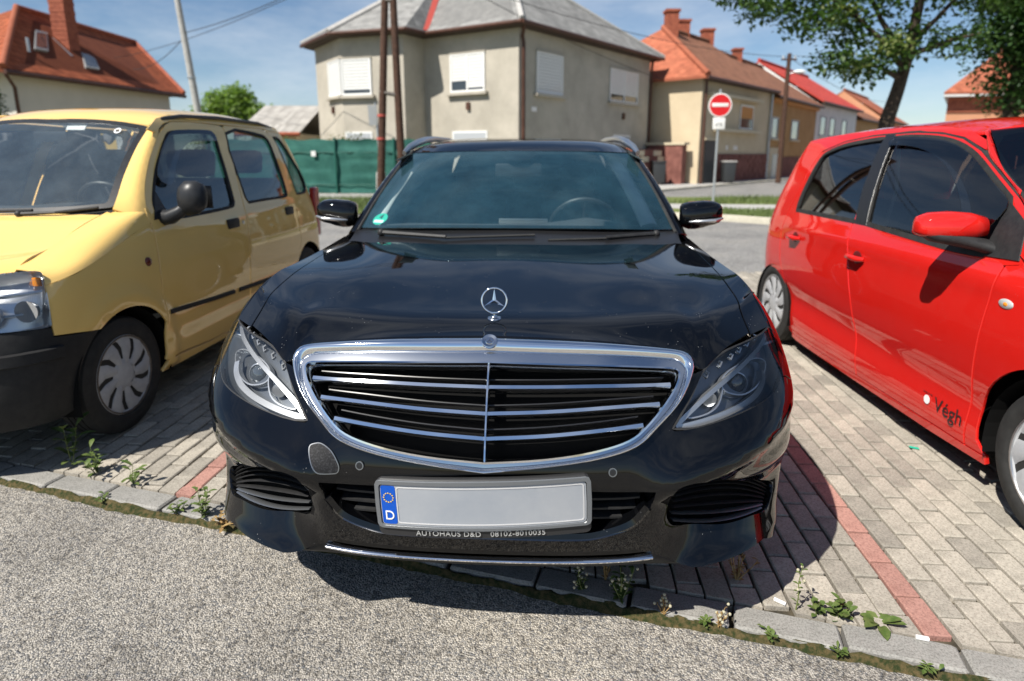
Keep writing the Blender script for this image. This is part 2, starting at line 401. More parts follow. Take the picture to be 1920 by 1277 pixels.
def ye_side(s, z):
    a = np.abs(s); k = sst(a, 1.25, 1.5)*(1-sst(a, 3.3, 3.8))
    fl = .016*np.exp(-((np.hypot((a-b_arch[0]), z-.30)-.36)/.05)**2)*(z > .2)*sst(a, .9, 1.1)
    return k*(-.010*np.exp(-((z-.40)/.07)**2)+.006*np.exp(-((z-.93)/.03)**2))+fl
b_arch = (1.25, .3)
YE.side = ye_side
# outlines of the car parts on those skins, as (s, z)
TRACE = {
 'bk_head': [(0.94,0.8165),(0.6883,0.7977),(0.5885,0.7599),(0.5322,0.6991),(0.478,0.6402),(0.5372,0.639),(0.5959,0.6459),(0.7025,0.6621),(0.8224,0.6836),(0.8861,0.7076),(0.9466,0.7373),(1.0368,0.7658)],
 'bk_gout': [(0.0,0.837),(0.1846,0.8333),(0.3395,0.8258),(0.4991,0.811),(0.5547,0.7988),(0.5655,0.7765),(0.5573,0.7568),(0.5097,0.6977),(0.443,0.6439),(0.3857,0.6028),(0.2863,0.5775),(0.1434,0.558),(0.0,0.5433)],
 'bk_gmid': [(0.0,0.8029),(0.3267,0.7957),(0.5007,0.7829),(0.5277,0.7702),(0.5255,0.7537),(0.4912,0.7029),(0.4267,0.6474),(0.3704,0.611),(0.2713,0.5857),(0.1438,0.5692),(0.0,0.5574)],
 'bk_gin': [(0.0,0.7817),(0.3198,0.7754),(0.4927,0.7658),(0.5104,0.7549),(0.4878,0.7198),(0.4188,0.6551),(0.3624,0.6187),(0.2635,0.5946),(0.1442,0.5791),(0.0,0.5698)],
 'bk_intake': [(0.9085,0.3614),(0.8387,0.3963),(0.5716,0.5212),(0.4866,0.5135),(0.4714,0.438),(0.4774,0.3963),(0.5072,0.3625),(0.6443,0.3341),(0.7702,0.3279),(0.8594,0.321)],
 'bk_cap': [(0.4606,0.5857),(0.4489,0.5927),(0.4286,0.5934),(0.4007,0.5777),(0.3817,0.5509),(0.3786,0.5351),(0.3871,0.5253),(0.4279,0.5252),(0.4444,0.5364),(0.4568,0.563)],
 'bk_sensor': [(0.3208,0.5487)],
 'bk_lip': [(0.9165,0.3381),(0.9492,0.2669),(0.8254,0.2687),(0.7043,0.2633),(0.6225,0.2618),(0.5666,0.2615),(0.5185,0.2713),(0.4368,0.3037),(0.2347,0.2925),(0.0,0.2926)],
 'bk_lowmid': [(0.0,0.5065),(0.2587,0.5003),(0.3738,0.497),(0.4321,0.5021),(0.422,0.4494),(0.3833,0.3983),(0.3126,0.3683),(0.2483,0.3566),(0.0,0.3576)],
 'bk_strip': [(0.4454,0.3018),(0.3699,0.2977),(0.2639,0.2955),(0.1609,0.2949),(0.0,0.2946)],
 'bk_bar1': [(0.4862,0.7355),(0.3095,0.7366),(0.1571,0.7347),(0.0,0.7331)],
 'bk_bar2': [(0.4504,0.6954),(0.3302,0.6913),(0.1563,0.6817),(0.0,0.676)],
 'bk_bar3': [(0.403,0.6515),(0.2938,0.6415),(0.1516,0.6297),(0.0,0.6219)],
 'bk_sil': [(0.8693,0.6587),(0.8476,0.6264),(0.8646,0.5509),(0.7921,0.4854)],
 'bk_hcorner': [(0.5614,0.7541)],
 'bk_drl': [(0.928,0.8062),(0.8578,0.7922),(0.7614,0.7691),(0.6682,0.7386),(0.5938,0.7072),(0.5399,0.6781),(0.4944,0.6494)],
 'bk_drl2': [(0.8304,0.736),(0.8144,0.7163),(0.7727,0.6964),(0.7157,0.6811),(0.645,0.6669),(0.5764,0.6558),(0.5033,0.6464)],
 'bk_bowl': [(0.8406,0.7496),(0.7889,0.7648),(0.7024,0.7563),(0.6517,0.7357),(0.6531,0.7086),(0.707,0.6942),(0.7633,0.7027),(0.812,0.7241)],
 'bk_bowl2': [(0.6467,0.7216),(0.5925,0.7037),(0.5305,0.6625),(0.5786,0.6625),(0.6255,0.6808)],
 'bk_chips': [(0.8404,0.8119),(0.7921,0.8038),(0.7481,0.795),(0.7086,0.7854),(0.6619,0.7738),(0.6111,0.7551)],
 'ye_lamp': [(0.6305,0.8566),(0.7181,0.8611),(0.7934,0.8595),(0.8251,0.8418),(0.8505,0.7692),(0.8598,0.6595),(0.8566,0.6339),(0.7903,0.6348),(0.6843,0.6396)],
 'ye_fdoor': [(2.1297,1.5011),(2.0002,1.4424),(1.8407,1.33),(1.7201,1.2196),(1.6514,1.1371),(1.6189,1.0597),(1.6041,0.9286),(1.5703,0.7602),(1.5579,0.6093),(1.5599,0.4289),(1.5594,0.2865)],
 'ye_doorsill': [(1.5594,0.2865),(1.8958,0.2536),(2.2781,0.2223)],
 'ye_bpil': [(2.7895,1.51),(2.664,1.2237),(2.6104,0.9869),(2.5341,0.7683),(2.502,0.5184)],
 'ye_win1': [(2.0763,1.4387),(2.1836,1.4635),(2.5742,1.4774),(2.613,1.4409),(2.5796,1.3507),(2.5031,1.0272),(2.462,0.9991),(2.2203,0.9894),(1.8307,0.986),(1.7067,1.0013),(1.6853,1.0681),(1.7476,1.1624),(1.8531,1.2728)],
 'ye_win2': [(2.7796,1.4739),(3.3424,1.4763),(3.3986,1.437),(3.3926,1.3548),(3.3491,1.0485),(3.3037,1.0095),(2.9616,1.0087),(2.6851,1.0064),(2.6666,1.0622)],
 'ye_win3': [(3.5261,1.4691),(3.6511,1.4509),(3.7437,1.3124),(3.8825,1.1301),(3.8259,1.0495),(3.7293,1.0136),(3.5372,1.0118)],
 'ye_arch': [(1.035,0.5693),(1.0756,0.5999),(1.125,0.6116),(1.2094,0.6228),(1.2982,0.6136),(1.3808,0.5739),(1.4407,0.5278),(1.5051,0.456),(1.5351,0.3919)],
 'ye_strip': [(1.5908,0.5115),(2.0272,0.4816),(2.5796,0.4578),(3.1612,0.4381)],
 'ye_handle1': [(2.3933,0.895)],
 'ye_handle2': [(3.2689,0.8997)],
 'ye_ind': [(1.4907,0.7992)],
 'ye_lock': [(2.5241,0.8878)],
 'ye_handl': [(1.8147,0.9993)],
 'ye_rdoorback': [(3.4306,1.446),(3.3623,1.1648),(3.4028,0.9733),(3.3305,0.7454)],
 'ye_fbot': [(0.8734,0.5923),(0.9583,0.5811),(1.035,0.5693)],
 'ye_roofedge': [(2.1608,1.5269),(2.2532,1.5443),(2.7545,1.5511),(3.3714,1.5421),(3.636,1.502)],
 're_wtop': [(3.3054,1.3402),(3.1036,1.3879),(2.8494,1.411),(2.6536,1.4207),(2.464,1.421),(2.2435,1.4074),(2.0683,1.3795),(1.9129,1.3255),(1.7237,1.2293),(1.5527,1.1385)],
 're_wbot': [(3.3578,0.9656),(2.8461,0.9697),(2.4771,0.9695),(2.0654,0.9527),(1.7937,0.9409)],
 're_wleft': [(3.3666,1.0219),(3.3673,1.1842),(3.3463,1.2819)],
 're_bp': [(2.6295,1.4173),(2.4577,0.9717)],
 're_dgap': [(1.4772,0.9241),(1.4811,0.86),(1.4883,0.7942),(1.5485,0.2042)],
 're_h1': [(2.4522,0.7925)],
 're_h2': [(3.232,0.7981)],
 're_ind': [(1.4095,0.7926)],
 're_crease': [(3.1481,0.2578),(2.4315,0.2867),(1.7899,0.283),(1.5478,0.2657)],
 're_sill': [(3.1729,0.1399),(2.4337,0.1471),(1.7819,0.159),(1.4223,0.1705)],
 're_sillb': [(3.2687,0.1),(2.4461,0.1051),(1.7904,0.1138),(1.415,0.1357)],
 're_arch': [(1.4273,0.2222),(1.4227,0.3117),(1.3514,0.4779),(1.2785,0.5592)],
 're_rarch': [(3.3493,0.126),(3.3818,0.3101),(3.5346,0.411),(3.7096,0.4261),(3.8163,0.3702)],
 're_text': [(1.7384,0.2542),(1.5561,0.2619),(1.7876,0.2612)],
 're_rgap': [(2.6031,0.926),(2.5454,0.7859),(2.458,0.5657),(2.3719,0.1698)],
 're_dot': [(1.7876,0.2612)],
}
paint('black_paint', (.0016, .0018, .0024), speck=.30, dust=.002, rough=.5, ior=1.5)
paint('yellow_paint', (.84, .56, .18), speck=.0, dust=.03)
paint('red_paint', (.58, .014, .010), speck=.12, dust=.012)
plain('chrome', (.86, .87, .88), .06, 1); plain('chrome_grey', (.55, .57, .60), .14, 1); plain('alu_satin', (.72, .72, .70), .30, 1); plain('blade_edge', (.24, .25, .26), .3, .8)
plain('lamp_silver', (.56, .57, .58), .28, .8); plain('lamp_dark', (.20, .215, .23), .28, .8); plain('mirror_silver', (.9, .9, .9), .01, 1); plain('badge_dark', (.03, .04, .07), .3)
plain('lamp_glass', (.06, .07, .08), .03, 0, 1)
plain('satin_black', (.012, .012, .013), .28); plain('satin_grey', (.16, .17, .18), .22, .3); plain('plastic_dark', (.02, .02, .021), .45); plain('void_black', (.006, .006, .006), .9, spec=.1); plain('frit_black', (.004, .004, .005), .3)
noisy('plastic_black', (.016, .016, .017), (.028, .028, .028), 30, .55, .15, .002); noisy('plastic_grain', (.006, .006, .007), (.05, .05, .055), 260, .5, .4, .002, lo=.5, hi=.7)
noisy('rubber', (.018, .018, .018), (.03, .03, .029), 20, .75, .2, .002); noisy('dark_metal', (.10, .09, .08), (.2, .18, .16), 20, .5, .2, .002, metal=.8)
noisy('rim_silver', (.50, .51, .52), (.60, .61, .62), 6, .28, 0, metal=.9); noisy('hub_grey', (.33, .34, .36), (.44, .45, .46), 12, .45, .1, .001)
noisy('seat_cloth', (.09, .092, .10), (.13, .132, .14), 60, .9, .2, .002); noisy('dash_dark', (.045, .047, .05), (.06, .06, .065), 80, .65, .2, .001); plain('lining_grey', (.42, .42, .40), .9); plain('lining_pale', (.72, .72, .68), .9)
plain('sticker_green', (.02, .42, .28), .4); plain('white_gloss', (.8, .8, .8), .3); plain('euro_blue', (.0, .07, .42), .3); plain('star_yellow', (.8, .55, .05), .4); plain('letter_grey', (.36, .36, .35), .5); plain('plate_edge', (.5, .5, .5), .4)
noisy('plate_white', (.25, .275, .31), (.36, .37, .385), 3.0, .35, 0, lo=.3, hi=.7)
glass('glass_clear', (.86, .95, .97), (.66, .92, 1.0), 1.9, dirt_sheen=.085, sheen_col=(.17, .46, .62)); glass('glass_dark', (.30, .34, .36), 1.0, 1.7); glass('lens_clear', (.97, .98, .99), 1.0, 1.35)  # estate windscreen: teal veil paints in the sky's reflection
plain('amber', (.75, .25, .02), .25); plain('amber_dark', (.12, .02, .01), .25); plain('tail_red', (.35, .01, .01), .2, 0, .5); plain('lens_milky', (.42, .42, .40), .12, 0, 1); plain('recess_shade', (.10, .004, .004), .5)
plain('decal_black', (.01, .01, .012), .4); plain('decal_red', (.22, .01, .01), .4); noisy('satin_plastic', (.02, .021, .023), (.03, .031, .033), 40, .38, .05, .001); noisy('bumper_black', (.012, .012, .013), (.02, .02, .02), 30, .6, .2, .002)
glass('glass_smoke', (.42, .50, .50), 1.0, 1.8); glass('glass_privacy', (.16, .19, .20), 1.0, 1.9); glass('glass_light', (.92, .97, .97), 1.0, 1.9, dirt_sheen=.13, sheen_col=(.36, .48, .56)); glass('glass_rear', (.80, .86, .86), 1.0, 1.5)  # yellow car's windscreen: veil of dust plus painted bluish sky haze
# ---- setting
def asphalt(name, c0, c1, c2, scale=150, bs=.6):
    m, nt, b, l = nodes(name)
    v = tex(nt, 'ShaderNodeTexVoronoi', scale, Randomness=1.0); r = ramp(nt, v.outputs['Color'], [(.0, c0), (.45, c1), (1.0, c2)])
    sep = nt.nodes.new('ShaderNodeSeparateColor'); l(v.outputs['Color'], sep.inputs[0]); l(sep.outputs[0], r.inputs[0])
    n = tex(nt, 'ShaderNodeTexNoise', 1.1, Detail=8, Roughness=.6); rn = ramp(nt, n.outputs['Fac'], [(.3, (.68, .68, .69)), (.5, (1, 1, 1)), (.72, (1.14, 1.11, 1.05))])
    c = mixc(nt, 1.0, r.outputs[0], rn.outputs[0], 'MULTIPLY')
    ng = tex(nt, 'ShaderNodeTexNoise', 60, Detail=4); rg = ramp(nt, ng.outputs['Fac'], [(.30, (.35, .34, .33)), (.52, (1, 1, 1))])
    c = mixc(nt, .75, c, rg.outputs[0], 'MULTIPLY')
    vd = tex(nt, 'ShaderNodeTexVoronoi', scale, Randomness=1.0); rd = ramp(nt, vd.outputs['Distance'], [(.30, (1, 1, 1)), (.75, (.45, .44, .42))])
    c = mixc(nt, .8, c, rd.outputs[0], 'MULTIPLY')
    l(c, b.inputs['Base Color']); b.inputs['Roughness'].default_value = .85; b.inputs['Specular IOR Level'].default_value = .25
    inv = nt.nodes.new('ShaderNodeMath'); inv.operation = 'SUBTRACT'; inv.inputs[0].default_value = 1; l(vd.outputs['Distance'], inv.inputs[1])
    bump(nt, inv.outputs[0], b, bs, .006); return m
asphalt('asphalt_chip', (.17, .175, .185), (.37, .345, .305), (.58, .54, .475), 200, .8)
asphalt('asphalt_far', (.22, .22, .22), (.30, .295, .285), (.38, .37, .35), 60, .3)
def stone(name, c1, c2, rnd=.18, speck=True, moss=0.):
    m, nt, b, l = nodes(name)
    n = tex(nt, 'ShaderNodeTexNoise', 9, Detail=9, Roughness=.7); r = ramp(nt, n.outputs['Fac'], [(.3, c1), (.7, c2)])
    oi = nt.nodes.new('ShaderNodeObjectInfo'); gi = nt.nodes.new('ShaderNodeNewGeometry'); ad = nt.nodes.new('ShaderNodeMath'); ad.operation = 'ADD'; l(oi.outputs['Random'], ad.inputs[0]); l(gi.outputs['Random Per Island'], ad.inputs[1])
    fr = nt.nodes.new('ShaderNodeMath'); fr.operation = 'FRACT'; l(ad.outputs[0], fr.inputs[0]); rr = ramp(nt, fr.outputs[0], [(0, (1-rnd,)*3), (1, (1+rnd, 1+rnd*.95, 1+rnd*.85))])
    c = mixc(nt, 1.0, r.outputs[0], rr.outputs[0], 'MULTIPLY')
    n2 = tex(nt, 'ShaderNodeTexNoise', 170, Detail=3, Roughness=.8); r2 = ramp(nt, n2.outputs['Fac'], [(.36, (.55, .54, .52)), (.5, (1, 1, 1)), (.66, (1.2, 1.2, 1.18))]); c = mixc(nt, .8, c, r2.outputs[0], 'MULTIPLY')
    v = tex(nt, 'ShaderNodeTexVoronoi', 26); rv = ramp(nt, v.outputs['Distance'], [(.05, (.25, .24, .22)), (.10, (1, 1, 1))]); c = mixc(nt, .55, c, rv.outputs[0], 'MULTIPLY')
    l(c, b.inputs['Base Color']); b.inputs['Roughness'].default_value = .9; b.inputs['Specular IOR Level'].default_value = .2; bump(nt, n2.outputs['Fac'], b, .5, .003); return m
stone('paver_grey', (.26, .24, .205), (.42, .385, .33), .22); stone('paver_red', (.33, .17, .14), (.43, .245, .205), .12); stone('kerb_grey', (.22, .215, .20), (.31, .30, .28), .06)
stone('kerb_far', (.45, .42, .34), (.58, .54, .44), .05)
noisy('joint_sand', (.028, .025, .018), (.09, .075, .05), 30, .95, .6, .004); noisy('moss', (.022, .034, .008), (.115, .085, .036), 60, .95, .9, .006, lo=.4, hi=.62)
noisy('earth', (.16, .15, .09), (.24, .22, .14), .5, .95, .3, .02); noisy('grass_base', (.075, .115, .025), (.20, .21, .07), 1.2, .95, .5, .02); plain('grass_blade', (.105, .145, .04), .6)
noisy('leaf_weed', (.05, .095, .018), (.12, .15, .045), 40, .55, .1, .001); noisy('leaf_dry', (.22, .13, .05), (.34, .24, .10), 40, .8, 0); plain('stem_green', (.14, .17, .05), .7); plain('petal', (.40, .37, .26), .7)
noisy('render_wall', (.36, .33, .275), (.47, .43, .36), .9, .92, .5, .012, bscale=35); noisy('wall_cream', (.56, .53, .47), (.62, .585, .52), .8, .9, .2, .01, bscale=30)
noisy('wall_tan', (.50, .41, .28), (.57, .475, .33), 1.2, .9, .3, .01, bscale=30); noisy('wall_brown', (.36, .21, .085), (.44, .27, .12), 1.2, .9, .3, .01, bscale=30); noisy('wall_white', (.62, .62, .60), (.70, .70, .68), 1.0, .9, .2, .01); noisy('wall_orange', (.50, .235, .13), (.56, .28, .165), 1.0, .9, .2, .01)
def roofmat(name, c1, c2, rows=5.5, cols=4.2, bs=.7, dark=.55, nz_=2.0):
    m, nt, b, l = nodes(name)
    tc_ = nt.nodes.new('ShaderNodeTexCoord'); sp = nt.nodes.new('ShaderNodeSeparateXYZ'); l(tc_.outputs['UV'], sp.inputs[0])
    def mth(op, a, v): q = nt.nodes.new('ShaderNodeMath'); q.operation = op; l(a, q.inputs[0]); q.inputs[1].default_value = v; return q.outputs[0]
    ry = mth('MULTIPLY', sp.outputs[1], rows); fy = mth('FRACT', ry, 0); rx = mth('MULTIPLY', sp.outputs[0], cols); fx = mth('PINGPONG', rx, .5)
    n = tex(nt, 'ShaderNodeTexNoise', nz_, Detail=9, Roughness=.75); r = ramp(nt, n.outputs['Fac'], [(.3, c1), (.7, c2)])
    fl = nt.nodes.new('ShaderNodeTexWhiteNoise'); fl.noise_dimensions = '2D'; cb = nt.nodes.new('ShaderNodeCombineXYZ'); l(mth('FLOOR', ry, 0), cb.inputs[1]); l(mth('FLOOR', rx, 0), cb.inputs[0]); l(cb.outputs[0], fl.inputs['Vector'])
    rw_ = ramp(nt, fl.outputs[0], [(0, (.75, .75, .75)), (1, (1.2, 1.2, 1.2))]); c = mixc(nt, .8, r.outputs[0], rw_.outputs[0], 'MULTIPLY')
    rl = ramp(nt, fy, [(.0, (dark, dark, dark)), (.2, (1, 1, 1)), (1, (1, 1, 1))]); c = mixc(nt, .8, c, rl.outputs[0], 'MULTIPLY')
    l(c, b.inputs['Base Color']); b.inputs['Roughness'].default_value = .85; b.inputs['Specular IOR Level'].default_value = .2
    h = nt.nodes.new('ShaderNodeMath'); h.operation = 'ADD'; l(fy, h.inputs[0]); l(fx, h.inputs[1]); bump(nt, h.outputs[0], b, bs, .04); return m
roofmat('roof_slate', (.17, .17, .165), (.30, .295, .28), 4.5, 3.0, .3, .6, 3.0); roofmat('roof_red_tile', (.22, .055, .026), (.40, .118, .052), 3.2, 3.6, 1.0, .25); roofmat('roof_orange', (.29, .085, .048), (.42, .145, .08), 4.0, 4.0, .5, .7); roofmat('roof_brown', (.19, .085, .052), (.29, .14, .085), 4.0, 4.0, .6, .6); roofmat('roof_scarlet', (.42, .05, .04), (.52, .08, .06), 4.0, 4.0, .4, .7)
roofmat('roof_corrugated', (.28, .265, .24), (.42, .40, .37), 1.2, 7.0, .9, .8)
noisy('brick_red', (.22, .06, .035), (.36, .11, .06), 6, .85, .4, .01); noisy('plinth_red', (.13, .05, .04), (.24, .10, .08), 3, .85, .4, .01); plain('soffit', (.05, .03, .02), .8); noisy('gutter_brown', (.06, .028, .02), (.10, .045, .03), 5, .45, 0)
plain('shutter_white', (.70, .70, .68), .5); plain('frame_white', (.74, .74, .72), .4); plain('shutter_orange', (.55, .24, .05), .6); plain('trim_cream', (.55, .47, .33), .8); plain('flashing_red', (.45, .08, .06), .5); plain('window_dark', (.03, .035, .04), .08, 0, 1); plain('curtain', (.38, .40, .42), .8)
noisy('wood_pole', (.045, .024, .016), (.09, .046, .03), 9, .85, .5, .01); noisy('concrete', (.34, .33, .31), (.44, .43, .41), 8, .9, .4, .006); plain('galvanised', (.46, .48, .49), .4, .7); plain('wire_dark', (.03, .03, .03), .6)
noisy('net_green', (.018, .092, .076), (.04, .15, .122), 2.2, .8, .35, .02, bscale=9); plain('post_green', (.012, .10, .075), .5); plain('sign_red', (.62, .015, .02), .35); plain('sign_white', (.78, .77, .75), .35); plain('sign_grey', (.35, .36, .36), .5, .4); plain('ink', (.03, .03, .03), .5); plain('bin_dark', (.03, .033, .035), .5)
noisy('bark', (.035, .025, .018), (.085, .065, .045), 12, .95, .8, .02)
def leafmat(name, c1, c2, tr=.35):
    m, nt, b, l = nodes(name); gi = nt.nodes.new('ShaderNodeNewGeometry'); r = ramp(nt, gi.outputs['Random Per Island'], [(0, c1), (1, c2)])
    l(r.outputs[0], b.inputs['Base Color']); b.inputs['Roughness'].default_value = .5; b.inputs['Specular IOR Level'].default_value = .35
    t = nt.nodes.new('ShaderNodeBsdfTranslucent'); l(mixc(nt, 1.0, r.outputs[0], (1.5, 1.7, .7), 'MULTIPLY'), t.inputs[0]); mxs = nt.nodes.new('ShaderNodeMixShader'); mxs.inputs[0].default_value = tr
    l(b.outputs[0], mxs.inputs[1]); l(t.outputs[0], mxs.inputs[2]); l(mxs.outputs[0], nt.nodes['Material Output'].inputs[0]); return m
leafmat('leaf_maple', (.028, .065, .014), (.065, .115, .028)); leafmat('leaf_dark', (.018, .05, .012), (.04, .085, .02), .25); leafmat('leaf_pale', (.12, .20, .05), (.22, .30, .09)); leafmat('leaf_hedge', (.05, .08, .015), (.17, .15, .05)); leafmat('leaf_blossom', (.16, .20, .07), (.30, .33, .14))
# ---------------------------------------------------------------- ground
rnd = random.Random(7)
def sheet(name, pts, z, mat, parent=None):
    m = MB(); m.add([(x, y, z) for x, y in pts], [tuple(range(len(pts)))]); o = m.build(name, mat, parent)
    if not parent: o['kind'] = 'structure'
    return o
sheet('ground', [(-300, -60), (300, -60), (300, 700), (-300, 700)], -.06, 'earth')
KY = lambda x: 1.716-.2994*x                                       # kerb front edge
KD = Vector((1, -.2994, 0)).normalized(); KN = Vector((.2994, 1, 0)).normalized()
sheet('road_near', [(-40, KY(-40)), (-40, -14), (40, -14), (40, KY(40))], -.025, 'asphalt_chip')
# kerb: flush stones, each one laid a little differently
kerb = MB(); kerb.add([(-14, KY(-14), -.04), (14, KY(14), -.04), (14, KY(14)+.105, -.04), (-14, KY(-14)+.105, -.04)], [(0, 1, 2, 3)]); kerb = kerb.build('kerb', 'joint_sand'); kerb['kind'] = 'structure'
def chamfer_box(L_, W_, H_, c, name, jit=0):
    m = MB(); x, y = L_/2, W_/2; q = lambda s_: rnd.uniform(-jit, jit)
    pts = [(-x+c, -y), (x-c, -y), (x, -y+c), (x, y-c), (x-c, y), (-x+c, y), (-x, y-c), (-x, -y+c)]
    lo = [(a+q(0), b_+q(0), 0) for a, b_ in pts]; mid = [(a, b_, H_-c) for a, b_, _ in lo]; hi = [(a*(1-c*1.1/x), b_*(1-c*1.1/y), H_) for a, b_, _ in lo]
    v = lo+mid+hi; n = 8; f = [tuple(range(16, 24))]+[(i, (i+1) % n, n+(i+1) % n, n+i) for i in range(n)]+[(n+i, n+(i+1) % n, 2*n+(i+1) % n, 2*n+i) for i in range(n)]
    m.add(v, f); return m.mesh(name)
kmesh = [chamfer_box(.284, .098, .06, .006, 'kerb_stone', .002) for _ in range(4)]
for i in range(-12, 14):
    d = .638+.298*i*1.0; base = Vector((d*KD.x/KD.x, 0, 0)); x = .638+.149*KD.x+.2975*KD.x*i; c = Vector((x, KY(x), 0))+KN*.052
    o = link('kerb_stone', kmesh[i % 4], 'kerb_grey', kerb, (c.x+rnd.uniform(-.003, .003), c.y+rnd.uniform(-.004, .004), -.06+rnd.uniform(-.003, .003)), (rnd.uniform(-.012, .012), rnd.uniform(-.006, .006), math.atan(-.2994)+rnd.uniform(-.012, .012)))
# paving: stretcher rows running away from the road, one red row between the bays
PYAW = R_(5.0); pr = Vector((math.cos(PYAW), -math.sin(PYAW), 0)); pf = Vector((math.sin(PYAW), math.cos(PYAW), 0))
sheet('paving_bed', [(-8, KY(-8)+.11), (8, KY(8)+.11), (9.2, 7.0), (-7.2, 7.0)], -.018, 'joint_sand')
PAV = MB(); PAV.add([(-8, 7.0, -.03), (9, 7.0, -.03), (9, 7.08, -.03), (-8, 7.08, -.03)], [(0, 1, 2, 3)]); PAV = PAV.build('paving', 'joint_sand'); PAV['kind'] = 'structure'
BW, BL = .0832, .1664
bmesh_ = [chamfer_box(BL-.009, BW-.009, .05, .004, 'paver', .0016) for _ in range(6)]
bricks = []
r0 = 1.2-1.75*math.sin(PYAW)                                         # across position of the red row at about y = 1.75
for i in range(-72, 72):
    a = i*BW; red = (i % 31) == 0
    for j in range(2, 46):
        b_ = j*BL+(BL/2 if i % 2 else 0); p = pr*(1.075+a)+pf*b_
        if p.y < KY(p.x)+.112-.07 or p.y > 6.95 or abs(p.x) > 7: continue
        bricks.append((p, red))
def under(p):
    for o, yaw, hw, ln in (((-.07, 1.407), 3.1, .80, 4.6), ((-2.699, 2.214), 3.5, .70, 3.4), ((2.61, 1.332), 1.5, .70, 3.4)):
        y_ = R_(yaw); dx, dy = p.x-o[0], p.y-o[1]; lx = dx*math.cos(y_)-dy*math.sin(y_); ly = dx*math.sin(y_)+dy*math.cos(y_)
        if abs(lx) < hw and .45 < ly < ln: return True
    return False
def inview(p):
    y_, z_ = p.y, -1.33; ca, sa = math.cos(R_(12.265)), math.sin(R_(12.265)); zc = y_*ca-z_*sa
    if zc < .1: return False
    u = 960+1150*p.x/zc; v = 540+1150*(-y_*sa-z_*ca)/zc; return -20 < u < 1940 and v < 1300
vis = [(p.length, k) for k, (p, r) in enumerate(bricks) if inview(p) and not under(p)]; vis.sort(); near = set(k for _, k in vis[:262])
rest = MB()
redm = [me.copy() for me in bmesh_[:2]]
for me in bmesh_: me.materials.append(M('paver_grey'))
for me in redm: me.materials.append(M('paver_red'))
def clipped(p):
    """cut paver along the kerb: None when it is whole, else its outline about p"""
    hx, hy = (BW-.007)/2, (BL-.007)/2; q = [p+pr*(sx*hx)+pf*(sy*hy) for sx, sy in ((-1, -1), (1, -1), (1, 1), (-1, 1))]; dd = [c.y-KY(c.x)-.114 for c in q]
    if min(dd) >= 0: return None
    out = []
    for i in range(4):
        a, b_ = q[i], q[(i+1) % 4]; da, db = dd[i], dd[(i+1) % 4]
        if da >= 0: out.append(a)
        if (da >= 0) != (db >= 0): out.append(a+(b_-a)*(da/(da-db)))
    if len(out) < 3: return []
    ar = abs(sum(out[i].x*out[i-1].y-out[i].y*out[i-1].x for i in range(len(out))))/2
    return [(c.x-p.x, c.y-p.y) for c in out] if ar > 6e-4 else []
for k, (p, red) in enumerate(bricks):
    dz = rnd.uniform(-.003, .002)-.05; rz = -PYAW+math.pi/2+rnd.uniform(-.012, .012); tilt = (rnd.uniform(-.012, .012), rnd.uniform(-.008, .008)); cl = clipped(p)
    if cl == []: continue
    if cl and not inview(p): rest.mi = 1 if red else 0; rest.prism(cl, dz, dz+.049, T_(p.x, p.y, 0)); continue
    if cl:
        m = MB(); m.prism(cl, 0, .049); me = m.mesh('paver'); me.materials.append(M('paver_red' if red else 'paver_grey'))
        link('paver', me, None, PAV, (p.x, p.y, dz), (tilt[0]*.5, tilt[1]*.5, 0)); continue
    if k in near: link('paver', redm[k % 2] if red else bmesh_[k % 6], None, PAV, (p.x, p.y, dz), (tilt[0], tilt[1], rz))
    else:
        mt = T_(p.x, p.y, dz) @ rotz(rz) @ Matrix.Rotation(tilt[0], 4, 'X'); me = bmesh_[k % 6]; rest.mi = 1 if red else 0
        rest.add([tuple(mt @ v.co) for v in me.vertices], [tuple(q.vertices) for q in me.polygons])
ro = rest.build('pavers_rest', ['paver_grey', 'paver_red'], PAV); ro['kind'] = 'stuff'
# moss and dirt in the seam between kerb and road
m = MB(); n = 260; v = []; 
for i in range(n+1):
    x = -4+8*i/n; w0 = .003+.012*rnd.random()+.016*max(0, math.sin(x*5.1)*math.sin(x*1.7+1)); y = KY(x)
    for q, (dd, hh) in enumerate([(-w0-.01, -.0262), (-w0*.5, -.012+rnd.uniform(-.006, .010)), (0, -.010+rnd.uniform(-.006, .010)), (.008, -.020)]): pt = Vector((x, y, 0))+KN*dd; v.append((pt.x, pt.y, hh))
m.add(v, [(i*4+k, (i+1)*4+k, (i+1)*4+k+1, i*4+k+1) for i in range(n) for k in range(3)]); o = m.build('seam_moss', 'moss', None, 60); tag(o, 'brown and green moss along the seam of kerb and road', 'moss', kind='stuff')
# behind the bays: lane, kerbs, verge, footpath, side street
sheet('road_lane', [(-60, 7.08), (60, 7.08), (60, 9), (7.5, 10.6), (5.35, 11.9), (4.7, 12.65), (4.1, 13.1), (2.0, 14.2), (-3.0, 14.3), (-60, 15)], -.03, 'asphalt_far')
def kerb_run(name, pts, w_, h_, mat, seg=1.0):
    root = MB(); root.add([(pts[0][0], pts[0][1], -.05), (pts[-1][0], pts[-1][1], -.05), (pts[-1][0], pts[-1][1]+.02, -.05)], [(0, 1, 2)]); root = root.build(name, mat); root['kind'] = 'structure'
    P = resample([(x, y) for x, y in pts], max(2, int(chord(np.array(pts, float))[-1]/seg)+1))
    for a, b_ in zip(P[:-1], P[1:]):
        d = b_-a; L_ = math.hypot(*d); mm = MB(); mm.box((.01, 0, -.08), (L_-.01, w_, h_)); mm.build('kerb_stone', mat, root, bevel=.012, loc=(a[0], a[1], 0), rot=(0, 0, math.atan2(d[1], d[0])))
    return root
